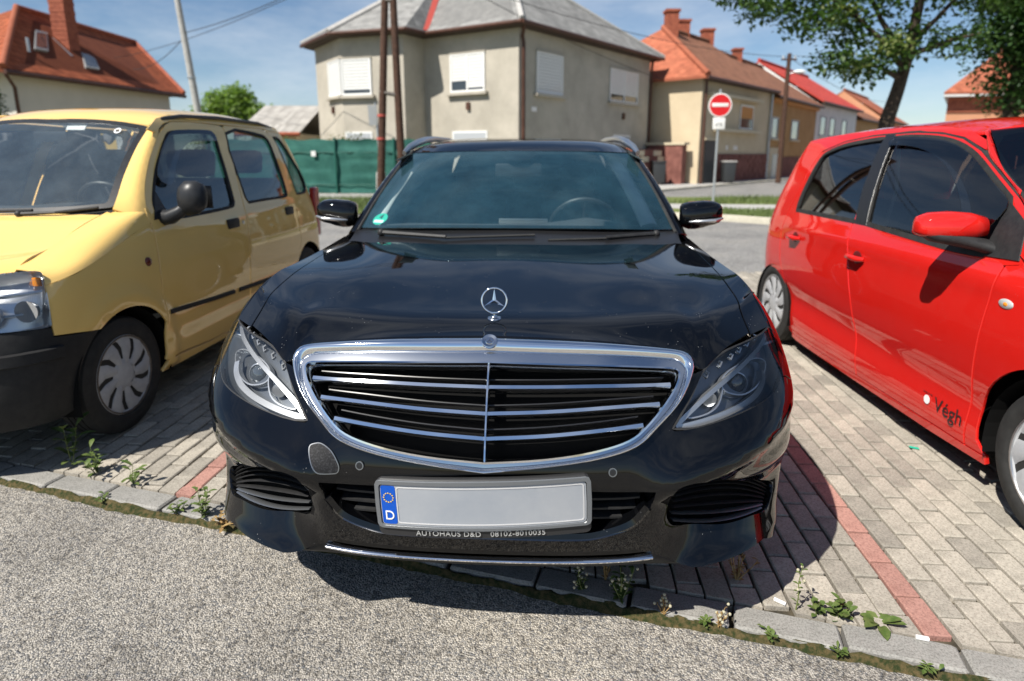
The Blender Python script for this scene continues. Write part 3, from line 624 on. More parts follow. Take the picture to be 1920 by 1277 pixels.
kerb_run('kerb_far', [(1.5, 14.3), (4.1, 13.1), (4.7, 12.65), (5.35, 11.9), (7.5, 10.6), (14, 8.9)], .14, .10, 'kerb_far')
sheet('verge', [(1.6, 14.45), (4.2, 13.22), (4.8, 12.78), (5.45, 12.02), (7.6, 10.75), (30, 7), (30, 12), (6.4, 14.6), (4.9, 15.0), (2.0, 15.8)], .03, 'grass_base')
sheet('footpath', [(2.0, 15.8), (4.9, 15.0), (6.4, 14.6), (30, 12.0), (30, 14.5), (8.0, 16.2), (4.1, 16.7), (2.0, 17.2)], .034, 'concrete')
sheet('verge_strip', [(2.0, 17.2), (4.1, 16.7), (8.0, 16.2), (30, 14.5), (30, 17), (8.5, 19.2), (3.4, 19.6), (2.0, 19.8)], .03, 'grass_base')
sd = Vector((.66, .75, 0)); sn = Vector((.75, -.66, 0))
def st(t, o): p = Vector((.3, 20.4, 0))+sd*t+sn*o; return (p.x, p.y)
sheet('side_street', [st(-1, 2.2), st(80, 2.2), st(80, 14), (30, 17), (8.5, 19.2), (3.4, 19.6)], -.028, 'asphalt_far')
sheet('pavement', [st(-2, .0), st(80, .0), st(80, 2.1), st(-2, 2.1)], .06, 'concrete'); kerb_run('pavement_kerb', [st(-2, 2.24), st(45, 2.24)], .12, .075, 'kerb_far', 1.2)
sheet('fence_verge', [(-40, 15), (-3.0, 14.35), (1.5, 14.45), (2.0, 19.9), (-.5, 20.2), (-40, 20.0)], .0, 'grass_base')
# grass blades on the verges
def blades(name, label, poly, z, n, hmin, hmax, mat, seed):
    rr = random.Random(seed); P = np.array(poly); lo, hi = P.min(0), P.max(0); m = MB(); c = 0; v = []; f = []
    while c < n:
        x, y = rr.uniform(lo[0], hi[0]), rr.uniform(lo[1], hi[1])
        if not inpoly(np.array([[x, y]]), poly)[0]: continue
        h = rr.uniform(hmin, hmax); a = rr.uniform(0, 6.28); w_ = .012; dx, dy = math.cos(a)*w_, math.sin(a)*w_; lx, ly = rr.uniform(-.4, .4)*h, rr.uniform(-.4, .4)*h
        i = len(v); v += [(x-dx, y-dy, z), (x+dx, y+dy, z), (x+lx, y+ly, z+h)]; f.append((i, i+1, i+2)); c += 1
    m.add(v, f); o = m.build(name, mat); return tag(o, label, 'grass', kind='stuff')
blades('verge_grass', 'short green grass on the verge beyond the red car', [(4.2, 13.3), (4.8, 12.8), (5.5, 12.1), (7.6, 10.9), (9, 10.6), (9, 13.8), (6.4, 14.5), (4.9, 14.9)], .03, 9000, .04, .12, 'grass_blade', 1)
blades('strip_grass', 'dry grass strip between footpath and side street', [(4.1, 16.8), (8.0, 16.3), (12, 16), (12, 18.8), (8.5, 19.1), (6.5, 19.2)], .03, 5000, .04, .16, 'grass_blade', 2)
blades('fence_grass', 'short grass in front of the green fence', [(-8, 15), (-3, 14.5), (-2.5, 18.8), (-8, 18.9)], .0, 9000, .05, .16, 'grass_blade', 3)
# ---------------------------------------------------------------- shared car pieces
def mir(poly): return [(-a, b_) for a, b_ in poly[::-1]]
def sym(half):
    """closed outline from the half listed from the centre line round to the centre line"""
    h = list(half); m = [(-a, b_) for a, b_ in h[::-1] if abs(a) > 1e-6]; return h+m
def arch(b, yc, zc, r, a0, a1, n=18):
    """wheel-arch arc as (s, z) points"""
    out = []
    for k in range(n+1):
        a = R_(a0+(a1-a0)*k/n); y = yc+r*math.cos(a); z = zc+r*math.sin(a); out.append((float(b.s_of_y(y)), z))
    return out
def yz(b, pts): return [(float(b.s_of_y(y)), z) for y, z in pts]
def both(name, me, mat, parent):
    """a part and its twin on the other side of the car"""
    a = link(name, me, mat, parent); b_ = link(name, mirrored(me), mat, parent); return a, b_
def mb_both(mb, name, mat, parent, smooth=35, bevel=0):
    a = mb.build(name, mat, parent, smooth, bevel); me = a.data.copy()
    for v in me.vertices: v.co.x = -v.co.x
    me.flip_normals(); b_ = link(name, me, mat, parent); return a, b_
def wheel(parent, x, y, r, wd, rim_r, side, style, rimmat='rim_silver', steer=0):
    """side: -1 or 1, where the outer face looks; axle along x"""
    w0 = empty('wheel', (x, y, r), 0, parent); w0.rotation_euler = (0, 0, steer)
    X = Matrix.Rotation(R_(90)*side, 4, 'Y')                 # lathe axis z -> x
    h = wd/2; t = MB()
    prof = [(rim_r*.97, -h*.8), (rim_r+.012, -h*.96), (r*.86, -h), (r*.965, -h*.86), (r, -h*.6)]
    for q in (-.35, 0, .35): prof += [(r, h*(q-.05)), (r-.007, h*(q-.04)), (r-.007, h*(q+.04)), (r, h*(q+.05))]
    prof += [(r, h*.6), (r*.965, h*.86), (r*.86, h), (r*.80, h*1.01), (rim_r+.012, h*.97), (rim_r*.985, h*.82)]
    t.lathe(prof, 56, X, closed=False); ty = t.build('tyre', 'rubber', w0, 30)
    m = MB()
    m.lathe([(rim_r*.98, -h*.7), (rim_r*.99, h*.86), (rim_r*1.0, h*.93), (rim_r*.965, h*.93), (rim_r*.93, h*.72), (rim_r*.93, -h*.7)], 48, X, closed=True)
    m.build('rim', rimmat, w0, 30)
    if style == 'hubcap':
        m = MB(); n = 9
        for k in range(n):
            a0 = 2*math.pi*k/n; pts = []
            # spoke: broad blade flaring to the rim, slightly swirled
            for q, (rr, wdt, hh) in enumerate([(.10, .028, .84), (.13, .032, .86), (.16, .042, .85), (rim_r*.97, .058, .78)]):
                a = a0+.10*q
                ca, sa = math.cos(a), math.sin(a); pts.append(((rr*ca-wdt*sa, rr*sa+wdt*ca, h*hh), (rr*ca+wdt*sa, rr*sa-wdt*ca, h*hh)))
            pts[0] = tuple((p[0]*.6, p[1]*.6, p[2]) for p in pts[0])
            v = []
            for l, r_ in pts: c = ((l[0]+r_[0])/2, (l[1]+r_[1])/2, l[2]+.010); v += [l, c, r_, (l[0], l[1], l[2]-.02), (r_[0], r_[1], r_[2]-.02)]
            f = []
            for q in range(len(pts)-1):
                i = q*5; j = i+5; f += [(i, j, j+1, i+1), (i+1, j+1, j+2, i+2), (i+3, j+3, j, i), (i+2, j+2, j+4, i+4)]
            m.add([tuple(X @ Vector(p)) for p in v], f)
        m.lathe([(.002, h*.93), (.035, h*.93), (.05, h*.90), (.075, h*.86), (.085, h*.78)], 24, X)
        m.lathe([(rim_r*.90, h*.74), (rim_r*.93, h*.84), (rim_r*.98, h*.90), (rim_r*1.02, h*.86), (rim_r*1.02, h*.7)], 48, X)
        m.build('hubcap', 'hub_grey', w0, 50)
    else:
        n = 5; m = MB()
        for k in range(n):
            a0 = 2*math.pi*k/n+.3
            for d in (-.16, .16):
                v = []
                for rr, da, hh, wdt in [(.035, 0, .62, .02), (.08, d*.6, .66, .019), (rim_r*.6, d, .72, .017), (rim_r*.96, d*1.15, .80, .020)]:
                    a = a0+da; ca, sa = math.cos(a), math.sin(a)
                    v += [(rr*ca-wdt*sa, rr*sa+wdt*ca, h*hh), (rr*ca, rr*sa, h*hh+.008), (rr*ca+wdt*sa, rr*sa-wdt*ca, h*hh), (rr*ca-wdt*sa, rr*sa+wdt*ca, h*hh-.03), (rr*ca+wdt*sa, rr*sa-wdt*ca, h*hh-.03)]
                f = []
                for q in range(3): i = q*5; j = i+5; f += [(i, j, j+1, i+1), (i+1, j+1, j+2, i+2), (i+3, j+3, j, i), (i+2, j+2, j+4, i+4)]
                m.add([tuple(X @ Vector(p)) for p in v], f)
        m.lathe([(.002, h*.70), (.03, h*.70), (.04, h*.66), (.07, h*.62), (.075, h*.4)], 24, X)
        m.build('spokes', rimmat, w0, 40)
    m = MB(); m.lathe([(.002, h*.1), (.135, h*.1), (.135, h*-.1), (.002, h*-.1)], 32, X); m.build('brake_disc', 'dark_metal', w0, 30)
    return w0
def well(parent, x, y, r, depth, side):
    """dark liner behind a wheel"""
    n = 20; v = []; f = []
    for k in range(n+1):
        a = math.pi*k/n*1.16-.25; c, s_ = math.cos(a), math.sin(a)
        v += [(x, y+r*c, r*.86+r*s_*1.0), (x-side*depth, y+r*c, r*.86+r*s_)]
    for k in range(n): f.append((2*k, 2*k+1, 2*k+3, 2*k+2))
    m = MB(); m.add(v, f); i0 = 2*(n+1)
    m.add([v[2*k+1] for k in range(n+1)], [tuple(range(n+1))])
    return m.build('wheel_well', 'void_black', parent)
def seat(parent, x, y, z=.0, rear=False, w=.5, hr=1):
    e = MB(); e.box((x-w/2, y-.05, z+.22), (x+w/2, y+.48, z+.42)); e.build('seat_cushion', 'seat_cloth', parent, bevel=.05)
    b_ = MB(); mt = T_(x, y+.45, z+.38) @ Matrix.Rotation(R_(-16), 4, 'X'); b_.box((-w/2, -.06, 0), (w/2, .10, .60), mt); b_.build('seat_back', 'seat_cloth', parent, bevel=.05)
    for k in range(hr):
        xx = x+(k-(hr-1)/2)*w/max(1, hr)
        h_ = MB(); mt2 = T_(xx, y+.60, z+1.0) @ Matrix.Rotation(R_(-12), 4, 'X'); h_.box((-.13, -.05, 0), (.13, .06, .19), mt2); h_.build('headrest', 'seat_cloth', parent, bevel=.045)
def steering_wheel(parent, x, y, z, r=.18):
    m = MB(); mt = T_(x, y, z) @ Matrix.Rotation(R_(-62), 4, 'X')
    m.tube([tuple(mt @ Vector((r*math.cos(a), r*math.sin(a), 0))) for a in [2*math.pi*k/32 for k in range(32)]], .014, 8, closed=True)
    for a in (0, math.pi, -math.pi/2): m.tube([tuple(mt @ Vector((.04*math.cos(a), .04*math.sin(a), -.02))), tuple(mt @ Vector((r*math.cos(a), r*math.sin(a), 0)))], .012, 6)
    m.lathe([(.002, 0), (.07, -.005), (.075, -.03), (.03, -.05)], 20, mt)
    return m.build('steering_wheel', 'plastic_dark', parent, 40)
def wiper(parent, p0, p1, p2, r=.008):
    """arm from pivot p0 to p1, blade from p1 to p2 on the glass"""
    a = MB(); a.tube([p0, tuple((np.array(p0)+np.array(p1))/2+np.array([0, 0, .012])), p1], [r*1.5, r*1.2, r*.8], 6)
    a.sphere(p0, .02, 10, 6); o = a.build('wiper_arm', 'plastic_black', parent, 40)
    b_ = MB(); m_ = (np.array(p1)+np.array(p2))/2+np.array([0, -.002, .010]); b_.tube([p2[0:3], tuple(m_), p1], r*.8, 6); b_.build('wiper_blade', 'rubber', o, 40)
def text_mesh(name, body, size, mat, parent, mtx, depth=.001, spacing=1.0, align='CENTER'):
    c = bpy.data.curves.new(name, 'FONT'); c.body = body; c.size = size; c.extrude = depth/2; c.align_x = align; c.align_y = 'CENTER'; c.space_character = spacing
    o = bpy.data.objects.new(name, c); COL.objects.link(o)
    dg = bpy.context.evaluated_depsgraph_get(); dg.update(); me = bpy.data.meshes.new_from_object(o.evaluated_get(dg)); bpy.data.objects.remove(o); bpy.data.curves.remove(c)
    me.name = name; me.transform(mtx)
    return link(name, me, mat, parent)
# ---------------------------------------------------------------- the black estate car
def black_car():
    TR = TRACE; f = BK
    root = empty('estate_car', (-.07, 1.407, 0), -R_(3.1))
    tag(root, 'black estate car with wide chrome grille, in the middle between the yellow and red cars', 'car')
    P = 'black_paint'
    H = {k[3:]: v for k, v in TR.items() if k.startswith('bk_')}
    go = smooth_loop(sym(H['gout']), 5, corners=(0, 12)); gm = smooth_loop(sym(H['gmid']), 5, corners=(0, 10)); gi = smooth_loop(sym(H['gin']), 5, corners=(0, 9))
    head = smooth_loop(H['head'], 6, corners=(0, 4)); intake = smooth_loop(H['intake'], 5); lowmid = smooth_loop(sym(H['lowmid']), 4, corners=(0, 3, 8, 13))
    # --- bumper: from the grille and lamp edges down to the lip
    AR = dict(yc=.80, zc=.325, r=.375)
    hd = H['head']
    half = list(H['gout'][::-1][:7])                                   # grille edge, bottom centre upwards
    tip = hd[0]; out_ = hd[9]; hc = H['hcorner'][0]
    half = [(0, .5433)]+half[1:]+[hc, (hc[0]+.009, hc[1]+.003)]
    half += hd[2:3]+smooth_loop(hd[2:10], 4, closed=False)[1:]
    a_ = arch(f, AR['yc'], AR['zc'], AR['r'], 118, 186, 10)
    half += [(out_[0]+.035, out_[1]-.006), (out_[0]+.10, out_[1]-.028)]+[(a_[0][0], a_[0][1])]+a_[1:]
    half += [(1.13, .22), (1.0, .215)]+[(a, b_-.004) for a, b_ in smooth_loop(H['lip'][2:8], 4, closed=False)]+[(.40, .315), (.2, .312), (0, .312)]
    lip_i = 0
    panel('front_bumper', f, sym(half), [intake, mir(intake), lowmid], P, root, step=.024, thick=.02)
    # undertray lip and chrome strip
    panel('lower_grille', f, [(-.56, .20), (.56, .20), (.47, .31), (-.47, .31)], (), 'plastic_black', root, step=.04, off=-.035, thick=.05)
    st = H['strip']; path = [(-a, b_-.012) for a, b_ in smooth_loop(st, 4, closed=False)]; path = path+[(-a, b_) for a, b_ in path[::-1][1:]]
    sweep(f, path, [(-.004, -.01), (.004, -.01), (.005, .008), (.002, .012), (-.004, .010)], closed=False).build('chrome_strip', 'chrome', root, 50)
    # lower middle opening: dark back, lower shelf with a bright edge
    panel('lower_intake', f, [(a*1.03, .43+(b_-.43)*1.06) for a, b_ in lowmid], (), 'void_black', root, off=-.07, thick=-.068, step=.05)
    for zz in (.40, .43, .46):
        w_ = .40 if zz > .42 else .36
        sweep(f, [(x_, zz) for x_ in np.linspace(-w_, w_, 25)], [(-.003, -.06), (.003, -.06), (.003, -.03), (-.003, -.03)], closed=False).build('intake_slat', 'plastic_black', root, 40)
    shelf = [(-x_, z_) for x_, z_ in smooth_loop(H['lowmid'][4:9], 5, closed=False)]; shelf = shelf+[(-a, b_) for a, b_ in shelf[::-1][1:]]
    sweep(f, shelf, [(-.006, -.03), (.012, -.05), (.016, -.004), (.004, .004), (-.006, .0)], closed=False).build('intake_lip', P, root, 40)
    # side intakes: dark box with blades, two of them bright edged
    for sg in (1, -1):
        it = intake if sg > 0 else mir(intake)
        o = panel('side_intake', f, it, (), 'void_black', root, off=-.05, thick=-.048, step=.04)
        tp = resample(H['intake'][0:4], 14); bt = resample(H['intake'][9:5:-1], 14)
        for k in range(8):
            t = .07+.86*k/7; pa = [(sg*x_, z_) for x_, z_ in (bt+(tp-bt)*t)]
            q3 = np.array([pa[0], pa[7], pa[-1]]); Pq = f(q3[:, 0], q3[:, 1])-normals_of(f, q3[:, 0], q3[:, 1])*.022
            P3 = [tuple(Pq[0]*(1-u_)*(1-2*u_)+Pq[1]*4*u_*(1-u_)+Pq[2]*u_*(2*u_-1)) for u_ in np.linspace(.02, .98, 14)]
            mb = MB(); mb.tube(P3, .011, 8, flat=.26); mb.build('intake_blade', 'bumper_black' if k > 1 else 'blade_edge', o, 40)
    # towing cap, parking sensors
    cl = [(-a, b_) for a, b_ in H['cap']][::-1]; cap = smooth_loop(cl, 4); cc = np.mean(cl, 0)
    panel('tow_eye_cap', f, [tuple(cc+(np.array(p)-cc)*.96) for p in cap], (), 'plastic_grain', root, off=.0035, thick=.01, step=.02)
    ca2 = [tuple(cc+(np.array(p)-cc)*1.0) for p in cap]
    sweep(f, ca2, [(-.0012, .0005), (.0012, .0005), (.0012, .0042), (-.0012, .0042)]).build('cap_rim', 'blade_edge', root, 40)
    for sg in (-1, 1):
        s0, z0 = .322, .549
        ring = [(sg*s0+.0095*math.cos(a), z0+.0095*math.sin(a)) for a in [2*math.pi*k/20 for k in range(20)]]
        o = panel('parking_sensor', f, ring, (), 'satin_black', root, off=.004, thick=.006, step=.01)
        sweep(f, ring, [(-.0012, 0), (.0012, 0), (.0012, .005), (-.0012, .005)]).build('sensor_ring', 'blade_edge', o, 40)
    # --- grille
    g = empty('grille', (0, 0, 0), 0, root)
    def loop_n(lp, n):
        t_ = chord(np.array(list(lp)+[lp[0]])); P_ = np.array(list(lp)+[lp[0]]); q = np.linspace(0, t_[-1], n, endpoint=False); return np.stack([np.interp(q, t_, P_[:, k]) for k in range(2)], 1)
    NL, NK = 220, 9; A_, B_ = loop_n(go, NL), loop_n(gm, NL); v = []
    for k in range(NK):
        t_ = k/(NK-1); q = A_+(B_-A_)*t_; hgt = .002+.020*math.sin(math.pi*min(1, t_*1.05))**.9 if 0 < k < NK-1 else -.012
        v.append(f(q[:, 0], q[:, 1])+normals_of(f, q[:, 0], q[:, 1])*hgt)
    v = np.array(v); mb = MB(); mb.add(v.reshape(-1, 3), [(k*NL+i, k*NL+(i+1) % NL, (k+1)*NL+(i+1) % NL, (k+1)*NL+i) for k in range(NK-1) for i in range(NL)]); mb.build('surround', 'chrome', g, 75)
    panel('surround_inner', f, gm, [gi], 'chrome_grey', g, off=.006, thick=.05, step=.02)
    sweep(f, gi, [(-.003, .0), (.003, .0), (.0035, .012), (-.0015, .013)]).build('inner_trim', 'chrome', g, 50)
    panel('backing', f, [(a*1.02, .675+(b_-.675)*1.03) for a, b_ in gi], (), 'void_black', g, off=-.075, thick=-.07, step=.05)
    for nm in ('bar1', 'bar2', 'bar3'):
        b_ = smooth_loop(H[nm], 5, closed=False)
        for sg in (1, -1):
            pa = [(sg*x_, z_) for x_, z_ in b_]; pa[-1] = (sg*.004, pa[-1][1])
            if sg < 0: pa = pa[::-1]
            n = len(pa); mb = sweep(f, pa, [(-.0075, -.045), (.0065, -.045), (.0075, -.006), (.004, .002), (-.005, .002), (-.0085, -.006)], closed=False)
            mb.build('grille_bar', 'chrome', g, 50)
            dz = .022
            sweep(f, [(x_*.985, z_+dz) for x_, z_ in pa], [(-.0015, -.05), (.0015, -.05), (.0015, -.022), (-.0015, -.022)], closed=False).build('grille_fin', 'satin_black', g, 40)
    sweep(f, [(0.0, z_) for z_ in np.linspace(.572, .782, 14)], [(-.0045, -.04), (.0045, -.04), (.0045, .004), (.002, .008), (-.002, .008), (-.0045, .004)], closed=False).build('centre_bar', 'chrome', g, 50)
    # round badge on the top band
    b0 = f(np.array([0.]), np.array([.820]))[0]; nb = normals_of(f, np.array([0.]), np.array([.820]))[0]
    q = Vector(nb).to_track_quat('Z', 'Y').to_matrix().to_4x4(); mt = Matrix.Translation(Vector(b0)+Vector(nb)*.0235) @ q
    m = MB(); m.lathe([(.0005, .004), (.0105, .004), (.012, .0025), (.0195, .0035), (.0215, .002), (.0215, -.004)], 32, mt); bd = m.build('badge', 'chrome_grey', g, 30)
    def star(mt, R, r_in, t, parent, mat, ring=True, rt=.0016):
        m = MB()
        for k in range(3):
            a = math.pi/2+k*2*math.pi/3; ca, sa = math.cos(a), math.sin(a); c, s_ = -sa, ca
            v = [(R*ca, R*sa, 0), (r_in*c, r_in*s_, 0), (-r_in*c, -r_in*s_, 0), (0, 0, t), (0, 0, -t)]
            a1 = a+math.pi/3; a2 = a-math.pi/3; v[1] = (r_in*math.cos(a1), r_in*math.sin(a1), 0); v[2] = (r_in*math.cos(a2), r_in*math.sin(a2), 0)
            m.add([tuple(mt @ Vector(p)) for p in v], [(0, 1, 3), (0, 3, 2), (0, 4, 1), (0, 2, 4)])
        o = m.build('star', mat, parent)
        if ring: m2 = MB(); m2.tube([tuple(mt @ Vector((R*math.cos(a), R*math.sin(a), 0))) for a in [2*math.pi*k/40 for k in range(40)]], rt, 8, closed=True); m2.build('ring', mat, parent, 50)
        return o
    star(mt @ T_(0, 0, .0045), .0095, .0017, .0015, bd, 'badge_dark', False)
    # --- bonnet and fender crowns: a net from the grille and lamp edge back to the scuttle
    G_ = H['gout']; E = [(0, .841), (G_[1][0], G_[1][1]+.004), (G_[2][0], G_[2][1]+.004), (G_[3][0]-.03, G_[3][1]+.0065), (G_[4][0]-.01, G_[4][1]+.007), (hc[0]+.010, hc[1]+.018), (hd[2][0]+.012, hd[2][1]+.006), (hd[1][0], hd[1][1]+.0035), ((hd[1][0]+tip[0])/2, (hd[1][1]+tip[1])/2+.003)]
    y0_ = float(f(np.array([tip[0]]), np.array([tip[1]]))[0][1]); s8 = float(f.s_of_y(.95))
    def s_crest(y_): return float(f.s_of_y(y_)) if y_ >= .95 else tip[0]+(s8-tip[0])*(y_-y0_)/(.95-y0_)
    E3 = f(np.array([e[0] for e in E]), np.array([e[1] for e in E])); 
    zc = Spl([.2, .32, .5, .8, 1.0, 1.2, 1.45], [.838, .857, .876, .910, .932, .952, .972]); zs = Spl([.3, .4, .5, .65, .9, 1.2, 1.5], [.828, .857, .879, .899, .911, .922, .945])
    rx = [0, .17, .33, .47, .56, .65, .72, .775]; ry = [1.21, 1.212, 1.225, 1.25, 1.275, 1.31, 1.36, 1.42, 1.50]
    rows = []
    for t in (0, .035, .09, .2, .42, .7, 1.0):
        row = []
        for j in range(9):
            if j < 8:
                x_ = E3[j, 0]+(rx[j]-E3[j, 0])*t**1.1; y_ = E3[j, 1]+(ry[j]-E3[j, 1])*t; k = (x_/.83)**2
                z_ = float(zc(y_)[0]*(1-k)+zs(y_)[0]*k)+.006*math.exp(-((x_-.5)/.12)**2)*min(1, t*3)
                z_ = E3[j, 2]+(z_-E3[j, 2])*float(sst(np.array(t/.09), -.35, 1.0)) if 0 < t < .09 else (E3[j, 2] if t == 0 else z_)
                row.append((x_, y_, z_))
            else:
                y_ = y0_+(1.5-y0_)*t; z_ = float(zs(y_)[0]); s_ = s_crest(y_)
                q_ = f(np.array([s_]), np.array([z_]))[0]; row.append(tuple(q_))
        rows.append(row)
    rows[0][8] = tuple(f(np.array([tip[0]]), np.array([tip[1]]))[0])
    NP = np.array(rows); full = np.concatenate([NP[:, :0:-1]*[-1, 1, 1], NP], 1); tv = [0, .035, .09, .2, .42, .7, 1.0]
    T = Net(full, np.linspace(-1, 1, 17), tv)
    ue = .945
    panel('bonnet', T, [(-ue, .003), (-.75, 0), (-.6, 0), (-.5, 0), (-.25, 0), (0, 0), (.25, 0), (.5, 0), (.6, 0), (.75, 0), (ue, .003), (ue, .98)]+[(x_, 1) for x_ in np.linspace(.9, -.9, 15)]+[(-ue, .98)], (), P, root, sc=(.83, 1.05), step=.03, thick=.02)
    for sg in (1, -1):
        panel('fender_crown', T, [(sg*a, b_) for a, b_ in ((.950, .0), (1.0, .0), (1.0, 1.0), (.950, 1.0))][::sg], (), P, root, sc=(.83, 1.05), step=.03, thick=.01)
    # fender flank, doors, quarter
    crest = []
    for t in np.linspace(0, 1, 16):
        y_ = y0_+(1.5-y0_)*t; crest.append((s_crest(y_), float(zs(y_)[0])))
    crest[0] = tip
    hl = smooth_loop(H['head'][9:12]+[H['head'][0]], 4, closed=False)
    fl = [(out_[0]+.035, out_[1]-.002), (out_[0]+.10, out_[1]-.024)]+arch(f, AR['yc'], AR['zc'], AR['r'], 118, -6, 22)+yz(f, [(1.22, .20), (1.44, .20), (1.44, .5), (1.46, .8), (1.50, .94)])+crest[::-1][1:]+hl[::-1][1:-1]+[out_]
    both('fender', panel_mesh('fender', f, fl, (), step=.03, thick=.012), P, root)
    def side(name, pts, holes=()): return both(name, panel_mesh(name, f, yz(f, pts), [yz(f, h) for h in holes], step=.045, thick=.015), P, root)
    win1 = [(1.72, .965), (2.44, .975), (2.46, 1.33), (2.30, 1.325), (2.1, 1.26), (1.9, 1.14)]; win2 = [(2.53, .976), (3.28, .985), (3.36, 1.20), (3.30, 1.33), (2.54, 1.335)]; win3 = [(3.42, .99), (4.05, 1.02), (3.86, 1.30), (3.43, 1.33)]
    side('front_door', [(1.446, .20), (2.485, .20), (2.485, 1.365), (2.3, 1.36), (2.08, 1.28), (1.86, 1.15), (1.62, .96), (1.506, .94), (1.466, .8), (1.446, .5)], [win1])
    side('rear_door', [(2.495, .20), (3.22, .20), (3.30, .45), (3.42, .68), (3.40, .95), (3.395, 1.36), (2.495, 1.365)], [win2])
    qa = [((f.yy[0]*0+y_), z_) for y_, z_ in [(3.64+.375*math.cos(a), .325+.375*math.sin(a)) for a in np.linspace(R_(105), R_(-8), 18)]]
    side('rear_quarter', [(3.43, .69), (3.52, .69)]+qa+[(4.25, .25), (4.52, .30), (4.54, .6), (4.5, .95), (4.3, 1.1), (4.05, 1.33), (3.405, 1.36), (3.41, .95)], [win3])
    for wn_ in (win1, win2, win3): both('side_window', panel_mesh('side_window', f, yz(f, wn_), (), step=.08, off=-.008, thick=0), 'glass_dark', root)
    for sg in (1, -1):
        o = MB(); o.tube([(sg*.905, 2.28, .80), (sg*.925, 2.34, .80), (sg*.925, 2.46, .803), (sg*.905, 2.5, .803)], .011, 8); o.build('door_handle', P, root, 40)
        o = MB(); o.tube([(sg*.905, 3.08, .81), (sg*.925, 3.14, .81), (sg*.925, 3.26, .813), (sg*.905, 3.3, .813)], .011, 8); o.build('door_handle', P, root, 40)
    # rear end, closed
    panel('rear_bumper', f, [(f.L-.98, .22), (f.L+.98, .22), (f.L+.98, .62), (f.L-.98, .62)], (), P, root, step=.08, thick=.02) if False else None
    rear = MB(); zz = [.22, .45, .7, .95, 1.15, 1.34]; yy_ = [4.50, 4.64, 4.66, 4.60, 4.42, 4.20]; xx_ = [.80, .84, .84, .80, .72, .60]; v = []; n = 9
    for z_, y_, x_ in zip(zz, yy_, xx_):
        for k in range(n): q = -1+2*k/(n-1); v.append((x_*q, y_-.12*abs(q)**3, z_))
    rear.add(v, [(i*n+k, i*n+k+1, (i+1)*n+k+1, (i+1)*n+k) for i in range(5) for k in range(n-1)]); rear.build('tailgate', P, root, 60)
    # --- headlamps
    for sg in (1, -1):
        F = f if sg > 0 else (lambda s_, z_: f(-np.asarray(s_), z_)*[-1, 1, 1] if False else f(s_, z_))
        fl_ = lambda L_: [(sg*a, b_) for a, b_ in L_][::sg]
        hl_ = empty('headlight', (0, 0, 0), 0, root)
        panel('housing', f, fl_(head), (), 'lamp_dark', hl_, off=-.055, thick=-.053, step=.03)
        cc = np.mean(H['head'], 0)
        panel('lamp_backing', f, fl_([tuple(cc+(np.array(p)-cc)*1.07) for p in head]), (), 'void_black', hl_, off=-.062, thick=0, step=.04)  # black sheet added behind the lamp to close the open gap round it
        panel('lens', f, fl_([tuple(cc+(np.array(p)-cc)*.985) for p in head]), (), 'lens_clear', hl_, off=.0, thick=.004, step=.025)
        sweep(f, fl_([tuple(cc+(np.array(p)-cc)*.99) for p in head]), [(-.003, -.012), (.003, -.012), (.003, -.0005), (-.003, -.0005)]).build('lamp_seal', 'plastic_black', hl_, 40)
        d1 = [(sg*a, b_) for a, b_ in smooth_loop(H['drl'], 5, closed=False)]; d2 = [(sg*a, b_) for a, b_ in smooth_loop(H['drl2'], 5, closed=False)]
        sweep(f, d1, [(-.008, -.032), (.007, -.030), (.008, -.018), (-.004, -.016)], closed=False).build('upper_light_guide', 'lamp_silver', hl_, 50)
        sweep(f, d2, [(-.009, -.038), (.008, -.038), (.010, -.024), (-.006, -.020)], closed=False).build('lower_light_guide', 'lamp_silver', hl_, 50)
        for nm, of in (('bowl', -.03), ('bowl2', -.028)):
            bl = smooth_loop(H[nm], 4); sweep(f, fl_(bl), [(-.002, -.02), (.002, -.02), (.002, 0), (-.002, 0)]).build('reflector_rim', 'lamp_silver', hl_, 40).location = (0, .028, -.01)
        c0 = f(np.array([sg*.735]), np.array([.733]))[0]; n0 = normals_of(f, np.array([sg*.735]), np.array([.733]))[0]; fw = Vector((sg*.12, -1, .05)).normalized()
        mt = Matrix.Translation(Vector(c0)-Vector(n0)*.062) @ fw.to_track_quat('Z', 'Y').to_matrix().to_4x4()
        m = MB(); m.lathe([(.034, -.02), (.036, .008), (.033, .010), (.030, .006)], 28, mt); m.build('projector_ring', 'lamp_silver', hl_, 40)
        m = MB(); m.lathe([(.031, .004), (.028, .014), (.021, .021), (.011, .0255), (.0005, .027)], 28, mt); m.build('projector_lens', 'lamp_glass', hl_, 60)
        c0 = f(np.array([sg*.60]), np.array([.692]))[0]; mt = Matrix.Translation(Vector(c0)+Vector((0, .045, -.01))) @ fw.to_track_quat('Z', 'Y').to_matrix().to_4x4()
        m = MB(); m.lathe([(.020, .012), (.014, .0), (.004, -.008), (.0005, -.008)], 20, mt); m.build('reflector_bowl', 'lamp_silver', hl_, 60)
        for a, b_ in H['chips']:
            c1 = f(np.array([sg*a]), np.array([b_]))[0]; mt = Matrix.Translation(Vector(c1)-Vector(n0)*.022) @ Vector(n0).to_track_quat('Z', 'Y').to_matrix().to_4x4() @ Matrix.Rotation(.7*sg, 4, 'Z')
            m = MB(); m.box((-.011, -.006, -.004), (.011, -.002, .004), mt); m.box((-.011, -.006, -.004), (-.006, .006, .003), mt); m.box((.006, -.006, -.004), (.010, .004, .003), mt); m.build('led_segment', 'lamp_silver', hl_)
